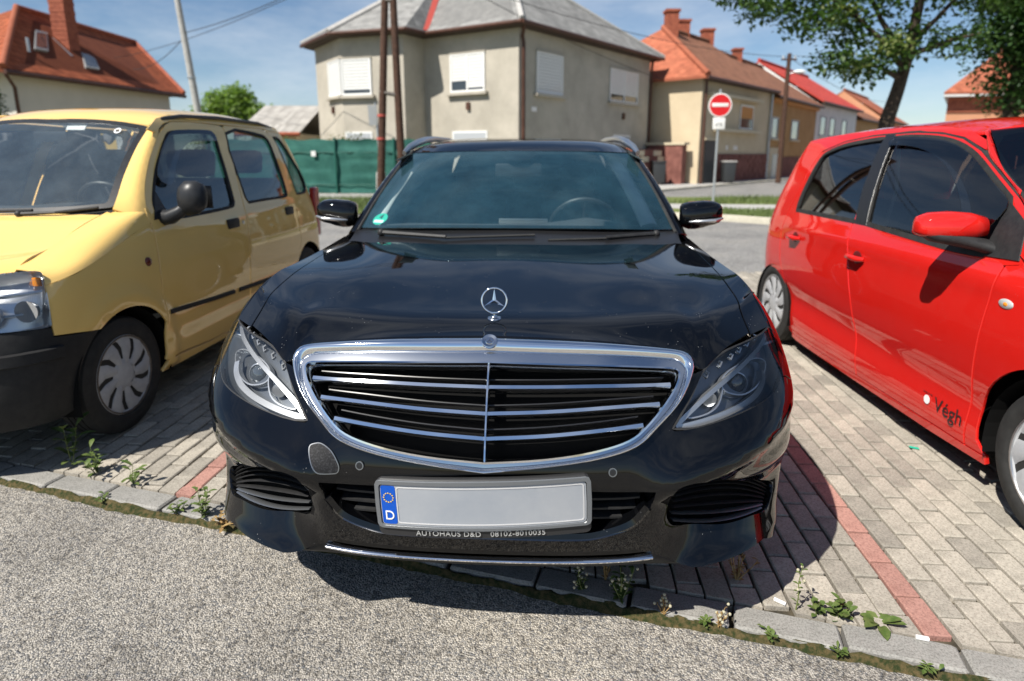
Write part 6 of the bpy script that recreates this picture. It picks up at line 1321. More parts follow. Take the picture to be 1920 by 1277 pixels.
# --- tiled house on the left
h0 = empty('tiled_house', (-19, 28, 0)); tag(h0, 'cream house with steep red tiled roof and brick chimney behind the yellow car', 'house')
def build_left():
    w_ = [(-24.6, 26.0), (-19.45, 25.0), (-18.0, 33.6), (-24.6, 36)]; walls_prism(w_, 4.55, 'wall', 'wall_cream', h0)
    a, b_, r1, r2 = (-18.99, 24.1, 4.5), (-17.45, 34.1, 4.5), (-21.35, 28.4, 7.5), (-21.45, 37.1, 7.55); a2 = (-26.5, 25.0, 4.5); b2 = (-26.5, 36.5, 4.5)
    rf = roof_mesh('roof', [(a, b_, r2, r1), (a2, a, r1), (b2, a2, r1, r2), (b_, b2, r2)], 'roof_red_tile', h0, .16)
    tubes('hip_tile', [(a[0], a[1], a[2]+.06), (r1[0], r1[1], r1[2]+.06)], .13, 'roof_orange', rf, 8); tubes('ridge_tile', [(r1[0], r1[1], r1[2]+.05), (r2[0], r2[1], r2[2]+.05)], .12, 'brick_red', rf, 8); tubes('verge_tile', [(b_[0], b_[1], b_[2]+.05), (r2[0], r2[1], r2[2]+.05)], .10, 'brick_red', rf, 8)
    m = MB(); m.add([(a[0]-.0, a[1], 4.48), (b_[0], b_[1], 4.48), (b_[0]-.55, b_[1]-.2, 4.38), (a[0]-.5, a[1]+.9, 4.38)], [(0, 1, 2, 3)]); m.build('soffit', 'soffit', h0); tubes('gutter', [(a[0]+.03, a[1], 4.36), (b_[0]+.03, b_[1], 4.36)], .10, 'gutter_brown', rf); tubes('downpipe', [(a[0]-.1, a[1]+.2, 4.3), (a[0]-.42, a[1]+.95, 3.9), (a[0]-.42, a[1]+.95, 0)], .07, 'gutter_brown', h0)
    # chimney with brick courses, skylights, vent, lead flashing
    cx, cy = -20.1, 29.4; ch = MB()
    n = 22; 
    for k in range(n):
        z0 = 5.2+k*.19; o_ = .012 if k % 2 else 0; ch.box((cx-.34+o_, cy-.36+o_, z0), (cx+.34-o_, cy+.36-o_, z0+.175))
    ch.box((cx-.32, cy-.34, 5.0), (cx+.32, cy+.34, 9.4)); ch.build('chimney', 'brick_red', rf)
    def onroof(t, u): p = Vector(a)+(Vector(b_)-Vector(a))*t; q = Vector(r1)+(Vector(r2)-Vector(r1))*t; return p+(q-p)*u
    nrm = (Vector(b_)-Vector(a)).cross(Vector(r1)-Vector(a)).normalized(); nrm = nrm if nrm.z > 0 else -nrm
    for t, u, ww, hh in ((.16, .52, .035, .16), (.43, .33, .04, .13)):
        p = [onroof(t-ww, u-hh)+nrm*.06, onroof(t+ww, u-hh)+nrm*.06, onroof(t+ww, u+hh)+nrm*.06, onroof(t-ww, u+hh)+nrm*.06]
        m = MB(); m.add([tuple(q) for q in p]+[tuple(q-nrm*.15) for q in p], [(0, 1, 2, 3), (0, 4, 5, 1), (1, 5, 6, 2), (2, 6, 7, 3), (3, 7, 4, 0)]); s_ = m.build('skylight', 'sign_grey', rf); c = sum(p, Vector())/4
        m = MB(); m.add([tuple(c+(q-c)*.82+nrm*.01) for q in p], [(0, 1, 2, 3)]); m.build('pane', 'window_dark', s_)
    p = onroof(.10, .30); tubes('roof_vent', [tuple(p), tuple(p+Vector((0, 0, .55)))], .06, 'galvanised', rf); q = onroof(.30, .33); m = MB(); pp = [onroof(.22, .62), onroof(.32, .36), onroof(.335, .36), onroof(.235, .62)]; m.add([tuple(x+nrm*.03) for x in pp], [(0, 1, 2, 3)]); m.build('flashing', 'galvanised', rf)
    wl = Wall((-19.45, 25.0), (-18.0, 33.6))
    for x in (4.3, 5.75):
        w2 = wbox(wl, x, x+.9, .0, .03, 1.5, 2.75, 'window', 'window_dark', h0); wbox(wl, x-.1, x+1.0, 0, .16, 2.8, 2.93, 'lintel', 'brick_red', w2); wbox(wl, x+.25, x+.65, 0, .12, 2.62, 2.80, 'bracket', 'brick_red', w2)
under_root(h0, build_left)
# --- row of houses along the side street
def row_house(name, label, a, b_, ze, zr, depth, wallm, roofm, hipped, extra=None, sidem=None, ridge_in=(0, 0)):
    root = empty(name, (a[0], a[1], 0)); tag(root, label, 'house', 'row houses along the side street')
    def fn():
        A, B = Vector((*a, 0)), Vector((*b_, 0)); t = (B-A).normalized(); n = Vector((-t.y, t.x, 0)); C, D = B+n*depth, A+n*depth
        walls_prism([(p.x, p.y) for p in (A, B, C, D)], ze-.05, 'wall', wallm, root)
        o = .4; ea, eb, ec, ed = A-n*o-t*(o if hipped else .05), B-n*o+t*.05, C+n*o+t*.05, D+n*o-t*(o if hipped else .05); up = Vector((0, 0, ze)); zr_ = Vector((0, 0, zr))
        r1 = A+n*depth/2+t*(depth*.42 if hipped else 0)+zr_; r2 = B+n*depth/2+zr_+t*.05
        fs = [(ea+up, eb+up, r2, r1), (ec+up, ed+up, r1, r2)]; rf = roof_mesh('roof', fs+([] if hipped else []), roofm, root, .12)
        if hipped:
            hp = roof_mesh('roof_hip', [(ed+up, ea+up, r1)], 'roof_orange', root, .12); tubes('hip_tile', [tuple(ea+up+Vector((0, 0, .05))), tuple(r1+Vector((0, 0, .05)))], .12, 'roof_orange', rf)
        else:
            m = MB(); m.add([tuple(A+up-Vector((0, 0, .1))), tuple(D+up-Vector((0, 0, .1))), tuple(r1-Vector((0, 0, .14)))], [(0, 1, 2)]); m.build('gable', wallm, root)
        m = MB(); m.add([tuple(B+up-Vector((0, 0, .1))), tuple(C+up-Vector((0, 0, .1))), tuple(r2-Vector((0, 0, .14)))], [(0, 1, 2)]); m.build('gable', wallm, root)
        tubes('ridge_tile', [tuple(r1+Vector((0, 0, .05))), tuple(r2+Vector((0, 0, .05)))], .12, roofm, rf); tubes('gutter', [tuple(ea+up-Vector((0, 0, .08))), tuple(eb+up-Vector((0, 0, .08)))], .08, 'gutter_brown', rf)
        m = MB(); m.add([tuple(ea+up-Vector((0, 0, .13))), tuple(eb+up-Vector((0, 0, .13))), tuple(B+up-Vector((0, 0, .13))), tuple(A+up-Vector((0, 0, .13)))], [(0, 1, 2, 3)]); m.build('soffit', 'soffit', root)
        if extra: extra(root, Wall(a, b_), rf, A, B, n, t, r1, r2)
    under_root(root, fn); return root
def ex2(root, wl, rf, A, B, n, t, r1, r2):
    window(wl, 4.25, 5.9, 2.55, 3.68, root, .55, mat='shutter_orange', sill='trim_cream')
    wbox(wl, .4, 6.4, 0, .35, 3.86, 3.99, 'ledge', 'trim_cream', root); wbox(wl, 1.2, 6.6, 0, .30, 2.36, 2.50, 'ledge', 'trim_cream', root)
    d = wbox(wl, .55, 1.85, -.02, .04, -.05, 1.95, 'door', 'bin_dark', root); wbox(wl, .45, 1.95, 0, .10, 1.96, 2.06, 'door_lintel', 'trim_cream', d)
    pl = wbox(wl, 1.97, 8.25, 0, .09, -.05, 1.36, 'plinth', 'plinth_red', root)
    m = 0
    for r_ in range(6):
        for c in range(9):
            x = 2.02+c*.70+(.30 if r_ % 2 else 0)
            if 4.6 < x+.3 < 5.5 and r_ in (2, 3, 4): continue
            if x+.62 < 8.24: wbox(wl, x, x+.62, .085, .115, .0+r_*.225, .20+r_*.225, 'plinth_stone', 'plinth_red', pl)
    for x in (2.9, 3.8, 4.05): wbox(wl, x, x+.18, .0, .012, 1.55, 1.75, 'house_number', 'sign_white', root)
    tubes('downpipe', [tuple(B-n*.1+t*-.1+Vector((0, 0, 4.5))), tuple(B-n*.1-t*.1)], .07, 'galvanised', root); tubes('downpipe', [tuple(A-n*.12+t*.12+Vector((0, 0, 4.5))), tuple(A-n*.12+t*.12)], .06, 'gutter_brown', root)
    for k, d_ in ((.12, -.4), (.45, .4), (1.0, .2)): p = r1+(r2-r1)*k; chimney(p.x, p.y+d_, p.z-.8, p.z+.75-.15*k, .6, rf)
    ws_ = Wall(tuple((A+n*7)[:2]), tuple(A[:2])); 
    gp = wbox(ws_, 4.9, 6.6, .35, .75, 0, 1.75, 'gate_pier', 'plinth_red', root); wbox(ws_, 4.8, 6.7, .30, .80, 1.75, 1.85, 'pier_cap', 'trim_cream', gp)
row_house('corner_row_house', 'tan row house with orange hip roof and dark red stone plinth, beyond the no-entry sign', (8.2, 27.6), (13.7, 33.8), 4.6, 7.45, 7.5, 'wall_tan', 'roof_brown', True, ex2)
def ex3(root, wl, rf, A, B, n, t, r1, r2):
    for x0, x1 in ((.35, 1.5), (4.2, 5.7)): window(wl, x0, x1, 2.2, 3.3, root, 0, sill='trim_cream', frame='curtain')
    d = wbox(wl, .3, 2.4, 0, .06, -.05, 1.7, 'doorway', 'trim_cream', root); wbox(wl, .8, 1.9, .05, .09, -.05, 1.35, 'door', 'galvanised', d); wbox(wl, 2.6, 9.3, 0, .08, -.05, 1.2, 'plinth', 'plinth_red', root)
    wbox(wl, 0, wl.L, 0, .2, 4.1, 4.3, 'cornice', 'shutter_orange', root); p = r1+(r2-r1)*.5; chimney(p.x, p.y, p.z-.6, p.z+.5, .5, rf)
row_house('brown_row_house', 'brown row house with long tiled roof and two pale windows', (13.75, 33.86), (19.9, 41.6), 4.4, 7.1, 7.5, 'wall_brown', 'roof_brown', False, ex3)
def ex4(root, wl, rf, A, B, n, t, r1, r2):
    for x in (1.0, 3.6, 7.2): window(wl, x, x+1.5, 2.6, 3.85, root, 0, sill='wall_white', frame='curtain')
    wbox(wl, 0, wl.L, 0, .1, -.05, 1.6, 'plinth', 'brick_red', root)
row_house('white_row_house', 'white row house with bright red roof at the far end of the street', (19.95, 41.66), (27.6, 50.9), 4.75, 7.6, 8.0, 'wall_white', 'roof_scarlet', False, ex4)
row_house('far_row_house', 'low brown house with dull tiled roof beyond the white one', (27.65, 50.96), (34.5, 59.2), 4.2, 6.6, 8.0, 'wall_brown', 'roof_brown', False)
row_house('last_row_house', 'orange roofed house furthest along the street', (36, 61), (44, 71), 4.6, 7.6, 8.0, 'wall_orange', 'roof_orange', False)
# --- orange house at the right edge
h5 = empty('orange_house', (21, 30, 0)); tag(h5, 'orange plastered house with tiled roof at the right edge', 'house')
def build_right():
    w_ = [(20.8, 30.5), (34, 27.5), (40, 38), (28.6, 40.4)]; walls_prism(w_, 4.15, 'wall', 'wall_orange', h5); e = [(20.3, 30.1, 4.2), (34.5, 26.9, 4.2), (40.6, 38.5, 4.2), (28.2, 41.0, 4.2)]; r1, r2 = (26.8, 34.6, 7.4), (33.5, 33.0, 7.4)
    rf = roof_mesh('roof', [(e[0], e[1], r2, r1), (e[1], e[2], r2), (e[2], e[3], r1, r2), (e[3], e[0], r1)], 'roof_orange', h5, .12); m = MB(); m.prism([(p[0], p[1]) for p in e], 4.0, 4.1); m.build('cornice', 'wall_white', h5)
    wl = Wall(w_[0], w_[1]); wbox(wl, 0, wl.L, 0, .06, 3.3, 4.0, 'frieze', 'brick_red', h5); window(wl, 3.0, 4.3, 1.6, 3.0, h5, 0)
under_root(h5, build_right)
# --- corrugated shed behind the fence
h6 = empty('shed', (-8, 24, 0)); tag(h6, 'low shed with corrugated grey roof behind the green fence', 'shed')
def build_shed():
    walls_prism([(-10.4, 25.2), (-8.6, 25.2), (-8.6, 31.2), (-10.4, 31.2)], 2.15, 'wall', 'wall_tan', h6)
    rf = roof_mesh('roof', [((-10.9, 24.9, 2.2), (-8.35, 24.9, 2.2), (-8.35, 28.2, 3.45), (-10.9, 28.2, 3.45)), ((-10.9, 28.2, 3.45), (-8.35, 28.2, 3.45), (-8.35, 31.5, 2.2), (-10.9, 31.5, 2.2))], 'roof_corrugated', h6, .05); tubes('gutter', [(-10.9, 24.86, 2.12), (-8.35, 24.86, 2.12)], .08, 'brick_red', rf); m = MB(); m.add([(-10.4, 25.2, 2.1), (-10.4, 31.2, 2.1), (-10.4, 28.2, 3.3)], [(0, 1, 2)]); m.build('gable', 'wall_tan', h6)
under_root(h6, build_shed)
# --- garden wall with stone coping left of the corner row house
gw = empty('garden_wall', (6.6, 28.0, 0)); tag(gw, 'low dark red stone garden wall beside the tan row house', 'wall')
def build_gw():
    wl = Wall((4.9, 26.0), (6.9, 28.1)); wbox(wl, 0, wl.L, -.25, 0, 0, 1.55, 'wall_core', 'plinth_red', gw)
    for r_ in range(6):
        for c in range(4):
            x = .02+c*.70+(.34 if r_ % 2 else 0)
            if x+.66 < wl.L: wbox(wl, x, x+.66, -.01, .05, .03+r_*.25, .25+r_*.25, 'stone', 'trim_cream' if (r_+c) % 2 else 'plinth_red', gw)
under_root(gw, build_gw)
for x, y, l in ((6.3, 26.9, 'dark wheelie bin beside the garden wall'), (9.9, 28.6, 'dark bin with pale lid by the tan house')):
    b_ = empty('wheelie_bin', (x, y, .06)); tag(b_, l, 'bin'); m = MB(); m.box((-.24, -.26, .08), (.24, .26, .92), taper=1.12); m.build('body', 'bin_dark', b_, bevel=.03); m = MB(); m.box((-.29, -.32, .93), (.29, .31, 1.0)); m.build('lid', 'bin_dark' if x < 8 else 'concrete', b_, bevel=.02)
    for sg in (-1, 1): m = MB(); m.lathe([(.002, -.02), (.09, -.02), (.09, .02), (.002, .02)], 16, T_(sg*.25, .24, .09) @ Matrix.Rotation(R_(90), 4, 'Y')); m.build('wheel', 'rubber', b_, 40)
# ---------------------------------------------------------------- fence, poles, sign, wires
fe = empty('green_fence', (-4.5, 19.3, 0)); tag(fe, 'dark green netted fence with slim posts behind the cars', 'fence')
def build_fence():
    x0, x1, y0, y1 = -9.6, -2.4, 19.5, 19.2
    yy = lambda x: y0+(y1-y0)*(x-x0)/(x1-x0)
    m = MB(); m.box((x0, 19.15, -.05), (x1, 19.55, .14)); m.build('footing', 'concrete', fe, bevel=.02)
    xs = [-9.4, -7.4, -5.42, -3.6, -2.5]
    for a, b_ in zip(xs[:-1], xs[1:]):
        nx, nz_ = 14, 12; v = []
        for j in range(nz_+1):
            for i in range(nx+1):
                x = a+(b_-a)*i/nx; z = .16+1.62*j/nz_; y = yy(x)-.03-.03*math.sin(i/nx*math.pi)*math.sin(j*2.1+a)-.02*math.sin(i*1.3+j*.7)-(.035 if j == 9 else 0); v.append((x, y, z+(.02*math.sin(i*.9+a) if j == nz_ else 0)))
        m = MB(); m.add(v, [(j*(nx+1)+i, j*(nx+1)+i+1, (j+1)*(nx+1)+i+1, (j+1)*(nx+1)+i) for j in range(nz_) for i in range(nx)]); m.build('net_panel', 'net_green', fe, 60)
    for x in xs: tubes('post', [(x, yy(x)-.09, 0), (x, yy(x)-.09, 1.84)], .032, 'post_green', fe)
    for z in (.42, 1.40): tubes('rail', [(x0, y0-.075, z), (x1, y1-.075, z)], .012, 'post_green', fe, 6)
    m = MB(); m.box((-6.16, 19.24, 1.28), (-6.02, 19.27, 1.44)); m.build('notice', 'sign_white', fe)
under_root(fe, build_fence)
pp = empty('wooden_pole', (-3.15, 17, 0)); tag(pp, 'twin brown wooden utility pole joined by a bracket, left of the middle', 'pole')
def build_pp():
    tubes('pole', [(-3.62, 17, 0), (-3.42, 17, 3.0), (-3.25, 17, 5.6), (-3.18, 17, 6.8)], [.11, .10, .09, .085], 'wood_pole', pp, 12); tubes('pole', [(-2.98, 17, 0), (-3.03, 17, 3.0), (-3.08, 17, 6.8)], [.11, .10, .085], 'wood_pole', pp, 12)
    tubes('crosspiece', [(-3.50, 16.96, 2.95), (-2.98, 16.96, 2.86)], .05, 'dark_metal', pp); tubes('crosspiece', [(-3.33, 16.96, 5.2), (-3.05, 16.96, 5.2)], .05, 'dark_metal', pp)
    for z in (1.75, 2.35): m = MB(); m.lathe([(.115, -.03), (.122, -.03), (.122, .03), (.115, .03)], 14, T_(-3.555+.07*(z-1.3), 17, z), closed=True); m.build('band', 'flashing_red', pp, 40)
under_root(pp, build_pp)
sp = empty('sign_post', (-3.83, 18, 0)); tag(sp, 'grey metal post with the back of a small sign and a concrete foot', 'sign post')
def build_sp():
    tubes('post', [(-3.74, 18, 0), (-3.86, 18, 2.75)], .035, 'galvanised', sp); m = MB(); m.prism([(-.11, -.28), (.11, -.28), (.12, .25), (-.13, .28)], -.01, .01, T_(-3.93, 17.95, 2.42) @ Matrix.Rotation(R_(90), 4, 'X')); m.build('sign_back', 'sign_grey', sp)
    m = MB(); m.lathe([(.16, 0), (.15, .6), (.135, .82), (.09, .86)], 18, T_(-3.78, 18, .0)); m.build('concrete_foot', 'concrete', sp, 40)
under_root(sp, build_sp)
cp = empty('concrete_pole', (-10.6, 22, 0)); tag(cp, 'slim grey concrete lamp pole rising behind the yellow car', 'pole'); m = MB(); m.tube([(0, 0, 0), (-.27, 0, 3), (-.64, 0, 7.5)], [.14, .12, .09], 14); m.build('shaft', 'concrete', cp, 60)
for z in (3.9,): m = MB(); m.lathe([(.12, -.03), (.135, -.03), (.135, .03), (.12, .03)], 14, T_(-.345, 0, z), closed=True); m.build('band', 'galvanised', cp, 40)
ne = empty('no_entry_sign', (5.40, 16.6, 0)); tag(ne, 'round red no-entry sign with a white plate on a grey post', 'road sign')
m = MB(); m.tube([(0, 0, 0), (0, 0, 2.98)], .032, 12); m.build('post', 'galvanised', ne, 60)
X9 = Matrix.Rotation(R_(90), 4, 'X')
m = MB(); m.lathe([(.0005, .012), (.30, .012), (.305, .006), (.30, -.004), (.0005, -.004)], 48, T_(.0, -.045, 2.58) @ X9); dsk = m.build('disc', 'sign_white', ne, 40)
m = MB(); m.lathe([(.0005, .0005), (.272, .0005), (.272, -.001), (.0005, -.001)], 48, T_(.0, -.058, 2.58) @ X9); m.build('red_field', 'sign_red', dsk)
m = MB(); m.box((-.215, -.0625, 2.545), (.215, -.0595, 2.635)); m.build('white_bar', 'sign_white', dsk, bevel=.001)
m = MB(); m.box((-.16, -.050, 1.98), (.16, -.040, 2.27)); pl_ = m.build('plate', 'sign_white', ne, bevel=.004)
text_mesh('plate_bicycle', 'o-o', .13, 'ink', pl_, T_(0, -.0515, 2.10) @ X9); m = MB(); m.tube([(-.05, -.052, 2.10), (-.015, -.052, 2.14), (.05, -.052, 2.14), (.05, -.052, 2.10)], .004, 6); m.build('plate_frame', 'ink', pl_)
lp = empty('street_lamp', (12.83, 30, 0)); tag(lp, 'brown street lamp pole with a white lamp head in front of the brown row house', 'street lamp')
m = MB(); m.tube([(0, 0, 0), (0, 0, 5.9)], [.13, .09], 12); m.build('pole', 'wood_pole', lp, 60); m = MB(); m.tube([(0, 0, 5.0), (.25, -.1, 5.06)], .03, 8); m.build('arm', 'galvanised', lp, 60); m = MB(); m.sphere((.48, -.15, 5.08), (.30, .12, .085), 16, 8); m.build('lamp_head', 'sign_white', lp, 60)
m = MB(); m.box((-.35, -.04, 5.6), (.35, .04, 5.68)); m.build('crossarm', 'wood_pole', lp)
for x in (-.28, 0, .28): m = MB(); m.lathe([(.03, 0), (.035, .05), (.015, .12), (.02, .14)], 10, T_(x, 0, 5.68)); m.build('insulator', 'sign_white', lp, 50)
def wire(p, q, sag, r, label, group):
    P = [Vector(p)+(Vector(q)-Vector(p))*k/16-Vector((0, 0, sag*4*(k/16)*(1-k/16))) for k in range(17)]; m = MB(); m.tube([tuple(x) for x in P], r, 5); o = m.build('overhead_wire', 'wire_dark', None, 60); tag(o, label, 'wire', group); return o
wire((-3.2, 17, 6.6), (-10.98, 22, 5.35), .25, .013, 'overhead wire from the twin wooden pole down to the concrete pole', 'overhead wires'); wire((-10.95, 22, 5.3), (-17.6, 30, 5.2), .3, .013, 'overhead wire from the concrete pole past the red tiled roof', 'overhead wires')
wire((-3.2, 17, 6.4), (-24, 36, 6.4), .6, .012, 'upper overhead wire running off to the tiled house', 'overhead wires'); wire((-3.05, 17, 6.5), (6.6, 28.5, 4.6), .25, .012, 'overhead wire crossing the shaded wall of the plastered house', 'overhead wires')
wire((-3.05, 17, 6.2), (12.83, 30, 5.75), .5, .012, 'lower overhead wire from the twin pole to the street lamp', 'overhead wires'); wire((12.83, 30, 5.75), (34, 58, 6.0), .5, .014, 'overhead wire following the row houses', 'overhead wires')
wire((12.9, 30, 5.8), (26, 26, 6.0), .4, .012, 'overhead wire from the street lamp to the right', 'overhead wires')
# ---------------------------------------------------------------- trees and shrubs
def leafcloud(blobs, n, size, seed, drop=.25):
    """leaf-shaped faces spread through several clumps; blobs: (centre, radii, weight)"""
    rr = random.Random(seed); v = []; f = []; tot = sum(b_[2] for b_ in blobs)
    for c, rad, w_ in blobs:
        k = int(n*w_/tot)
        for _ in range(k):
            while True:
                p = [rr.gauss(0, .46) for _ in range(3)]
                if sum(q*q for q in p) < 1.1: break
            c0 = Vector((c[0]+p[0]*rad[0], c[1]+p[1]*rad[1], c[2]+p[2]*rad[2])); s_ = size*rr.uniform(.6, 1.25)
            d = Vector((rr.uniform(-1, 1), rr.uniform(-1, 1), rr.uniform(-.9, .35))).normalized(); q = d.cross(Vector((rr.uniform(-.4, .4), rr.uniform(-.4, .4), 1))).normalized(); up = q.cross(d)*.15*s_
            i = len(v); v += [tuple(c0), tuple(c0+d*s_*.45+q*s_*.36+up), tuple(c0+d*s_), tuple(c0+d*s_*.45-q*s_*.36+up)]; f.append((i, i+1, i+2, i+3))
    m = MB(); m.v = v; m.f = f; m.m = [0]*len(f); return m
def limb(m, pts, r0, r1, seg=8): n = len(pts); m.tube(pts, [r0+(r1-r0)*k/(n-1) for k in range(n)], seg)
t1 = empty('broadleaf_tree', (6.55, 11.1, 0)); tag(t1, 'tree with dark leaves and bare crooked trunk above the red car', 'tree')
m = MB(); limb(m, [(0, 0, 0), (.02, 0, 1.2), (.0, 0, 1.9), (.12, 0, 2.4), (.24, .02, 3.0), (.30, .0, 3.8), (.35, 0, 4.8)], .15, .06, 12)
for a in ([(.2, 0, 2.75), (-.3, -.1, 3.2), (-1.0, -.2, 3.7), (-1.9, -.3, 4.1), (-2.8, -.4, 4.0)], [(.26, 0, 3.2), (.7, .1, 3.6), (1.2, .1, 4.2), (1.5, .1, 4.8)], [(.22, 0, 2.9), (-.2, .2, 3.6), (-.6, .3, 4.4), (-.9, .4, 5.0)], [(.28, 0, 3.5), (.1, -.3, 4.2), (0, -.5, 5.0)], [(.25, 0, 3.0), (.8, -.2, 3.2), (1.2, -.3, 3.3)], [(.16, 0, 2.6), (-.3, -.2, 2.75), (-.9, -.3, 2.85)]): limb(m, a, .055, .012)
m.build('trunk', 'bark', t1, 60)
bl = [((-3.0, -.5, 3.85), (.5, .4, .22), 1.0), ((-2.5, -.5, 3.62), (.55, .5, .25), 1.5), ((-1.75, -.5, 3.4), (.6, .5, .3), 1.4), ((-1.3, -.6, 2.85), (.5, .4, .26), 1.2), ((-2.6, -.4, 4.05), (.45, .4, .28), 1.0), ((-2.0, -.3, 3.95), (.5, .5, .35), 1.5), ((-1.4, -.2, 3.75), (.6, .6, .4), 2), ((-.9, -.2, 3.3), (.5, .5, .35), 1.5), ((-.5, .1, 4.0), (.9, .8, .6), 3.5), ((.3, 0, 4.4), (1.0, .9, .7), 4), ((1.1, .1, 4.1), (.7, .7, .5), 2.4), ((.9, -.2, 3.2), (.6, .5, .35), 1.5), ((-.7, -.3, 2.72), (.45, .4, .28), 1.4), ((-.25, -.2, 3.0), (.5, .5, .35), 1.4), ((.2, 0, 3.3), (.5, .5, .4), 1.6), ((1.45, -.2, 3.9), (.4, .4, .3), .9), ((-1.0, .3, 4.7), (.8, .8, .5), 2), ((.4, 0, 5.3), (1.2, 1.0, .6), 3)]
leafcloud(bl, 8200, .105, 5).build('crown', 'leaf_maple', t1); leafcloud([((-.95, -.45, 2.78), (.4, .3, .2), 1), ((-1.3, -.4, 3.6), (.5, .4, .3), 1), ((-2.3, -.6, 3.9), (.5, .3, .2), 1), ((-.4, -.5, 3.1), (.4, .3, .25), .8)], 700, .07, 8).build('blossom', 'leaf_blossom', t1)
t2 = empty('dark_tree', (10.7, 13.6, 0)); tag(t2, 'dense dark green tree cut by the right edge of the picture', 'tree'); m = MB(); limb(m, [(0, 0, 0), (-.05, 0, 2), (0, 0, 4.2), (.1, 0, 7)], .2, .06, 10); limb(m, [(-.05, 0, 2.3), (.5, .1, 3.2), (1.0, .2, 4.0)], .08, .03); limb(m, [(0, 0, 3.0), (-.4, -.1, 3.8), (-.6, -.1, 4.6)], .07, .02); m.build('trunk', 'bark', t2, 60)
leafcloud([((.1, 0, 2.6), (.8, .8, .6), 2), ((.2, 0, 3.4), (1.2, 1.2, .9), 5), ((.1, 0, 4.4), (1.3, 1.3, 1.0), 6), ((.4, 0, 5.6), (1.4, 1.4, .9), 4), ((-.5, -.2, 3.9), (.7, .7, .7), 2), ((-.45, -.2, 4.7), (.7, .7, .5), 2), ((1.3, 0, 3.8), (1.0, .9, 1.2), 3)], 18000, .11, 9).build('crown', 'leaf_dark', t2)
def shrub(name, label, loc, blobs, n, size, mat, seed, cat='tree', trunk=1.0):
    t = empty(name, loc); tag(t, label, cat); m = MB(); limb(m, [(0, 0, 0), (.03, 0, trunk*.5), (0, 0, trunk)], .12, .05); limb(m, [(0, 0, trunk*.5), (.5, 0, trunk*.8), (.9, 0, trunk)], .06, .02); m.build('trunk', 'bark', t, 60); leafcloud(blobs, n, size, seed).build('crown', mat, t); return t
shrub('bushy_tree', 'pale green bushy tree beyond the fence, left of the plastered house', (-20.2, 46, 0), [((0, 0, 4.6), (2.0, 2, 1.5), 3), ((-1.8, 0, 3.9), (1.5, 1.5, 1.1), 2), ((1.9, 0, 4.0), (1.5, 1.5, 1.1), 2), ((.6, 0, 5.4), (1.1, 1, .9), 1.2), ((-1.0, 0, 5.1), (1, 1, .8), 1)], 6500, .30, 'leaf_pale', 11, trunk=4)
shrub('dark_bush', 'dark bush at the left edge beside the cream wall', (-17.3, 21.0, 0), [((0, 0, 2.5), (.6, .6, .7), 2), ((-.4, 0, 1.8), (.7, .7, .7), 2), ((.2, 0, 3.2), (.35, .35, .4), .6)], 2600, .13, 'leaf_dark', 12, 'bush', 2)
shrub('round_tree', 'small dark tree between shed and plastered house', (-14.2, 40, 0), [((0, 0, 3.3), (.9, .9, .8), 2)], 900, .22, 'leaf_dark', 13, trunk=3)
hd_ = empty('hedge', (-6, 20.4, 0)); tag(hd_, 'green and brownish hedge showing above the green fence', 'hedge'); leafcloud([((x, .1*math.sin(x*3), 1.45+.12*math.sin(x*2.3)), (.42, .3, .5), 1) for x in np.linspace(-4.2, 2.6, 18)], 7500, .085, 14).build('foliage', 'leaf_hedge', hd_); m = MB(); [limb(m, [(x, 0, 0), (x+.05, 0, .7), (x, 0, 1.3)], .025, .01, 5) for x in np.linspace(-4, 2.5, 14)]; m.build('stems', 'bark', hd_, 60)
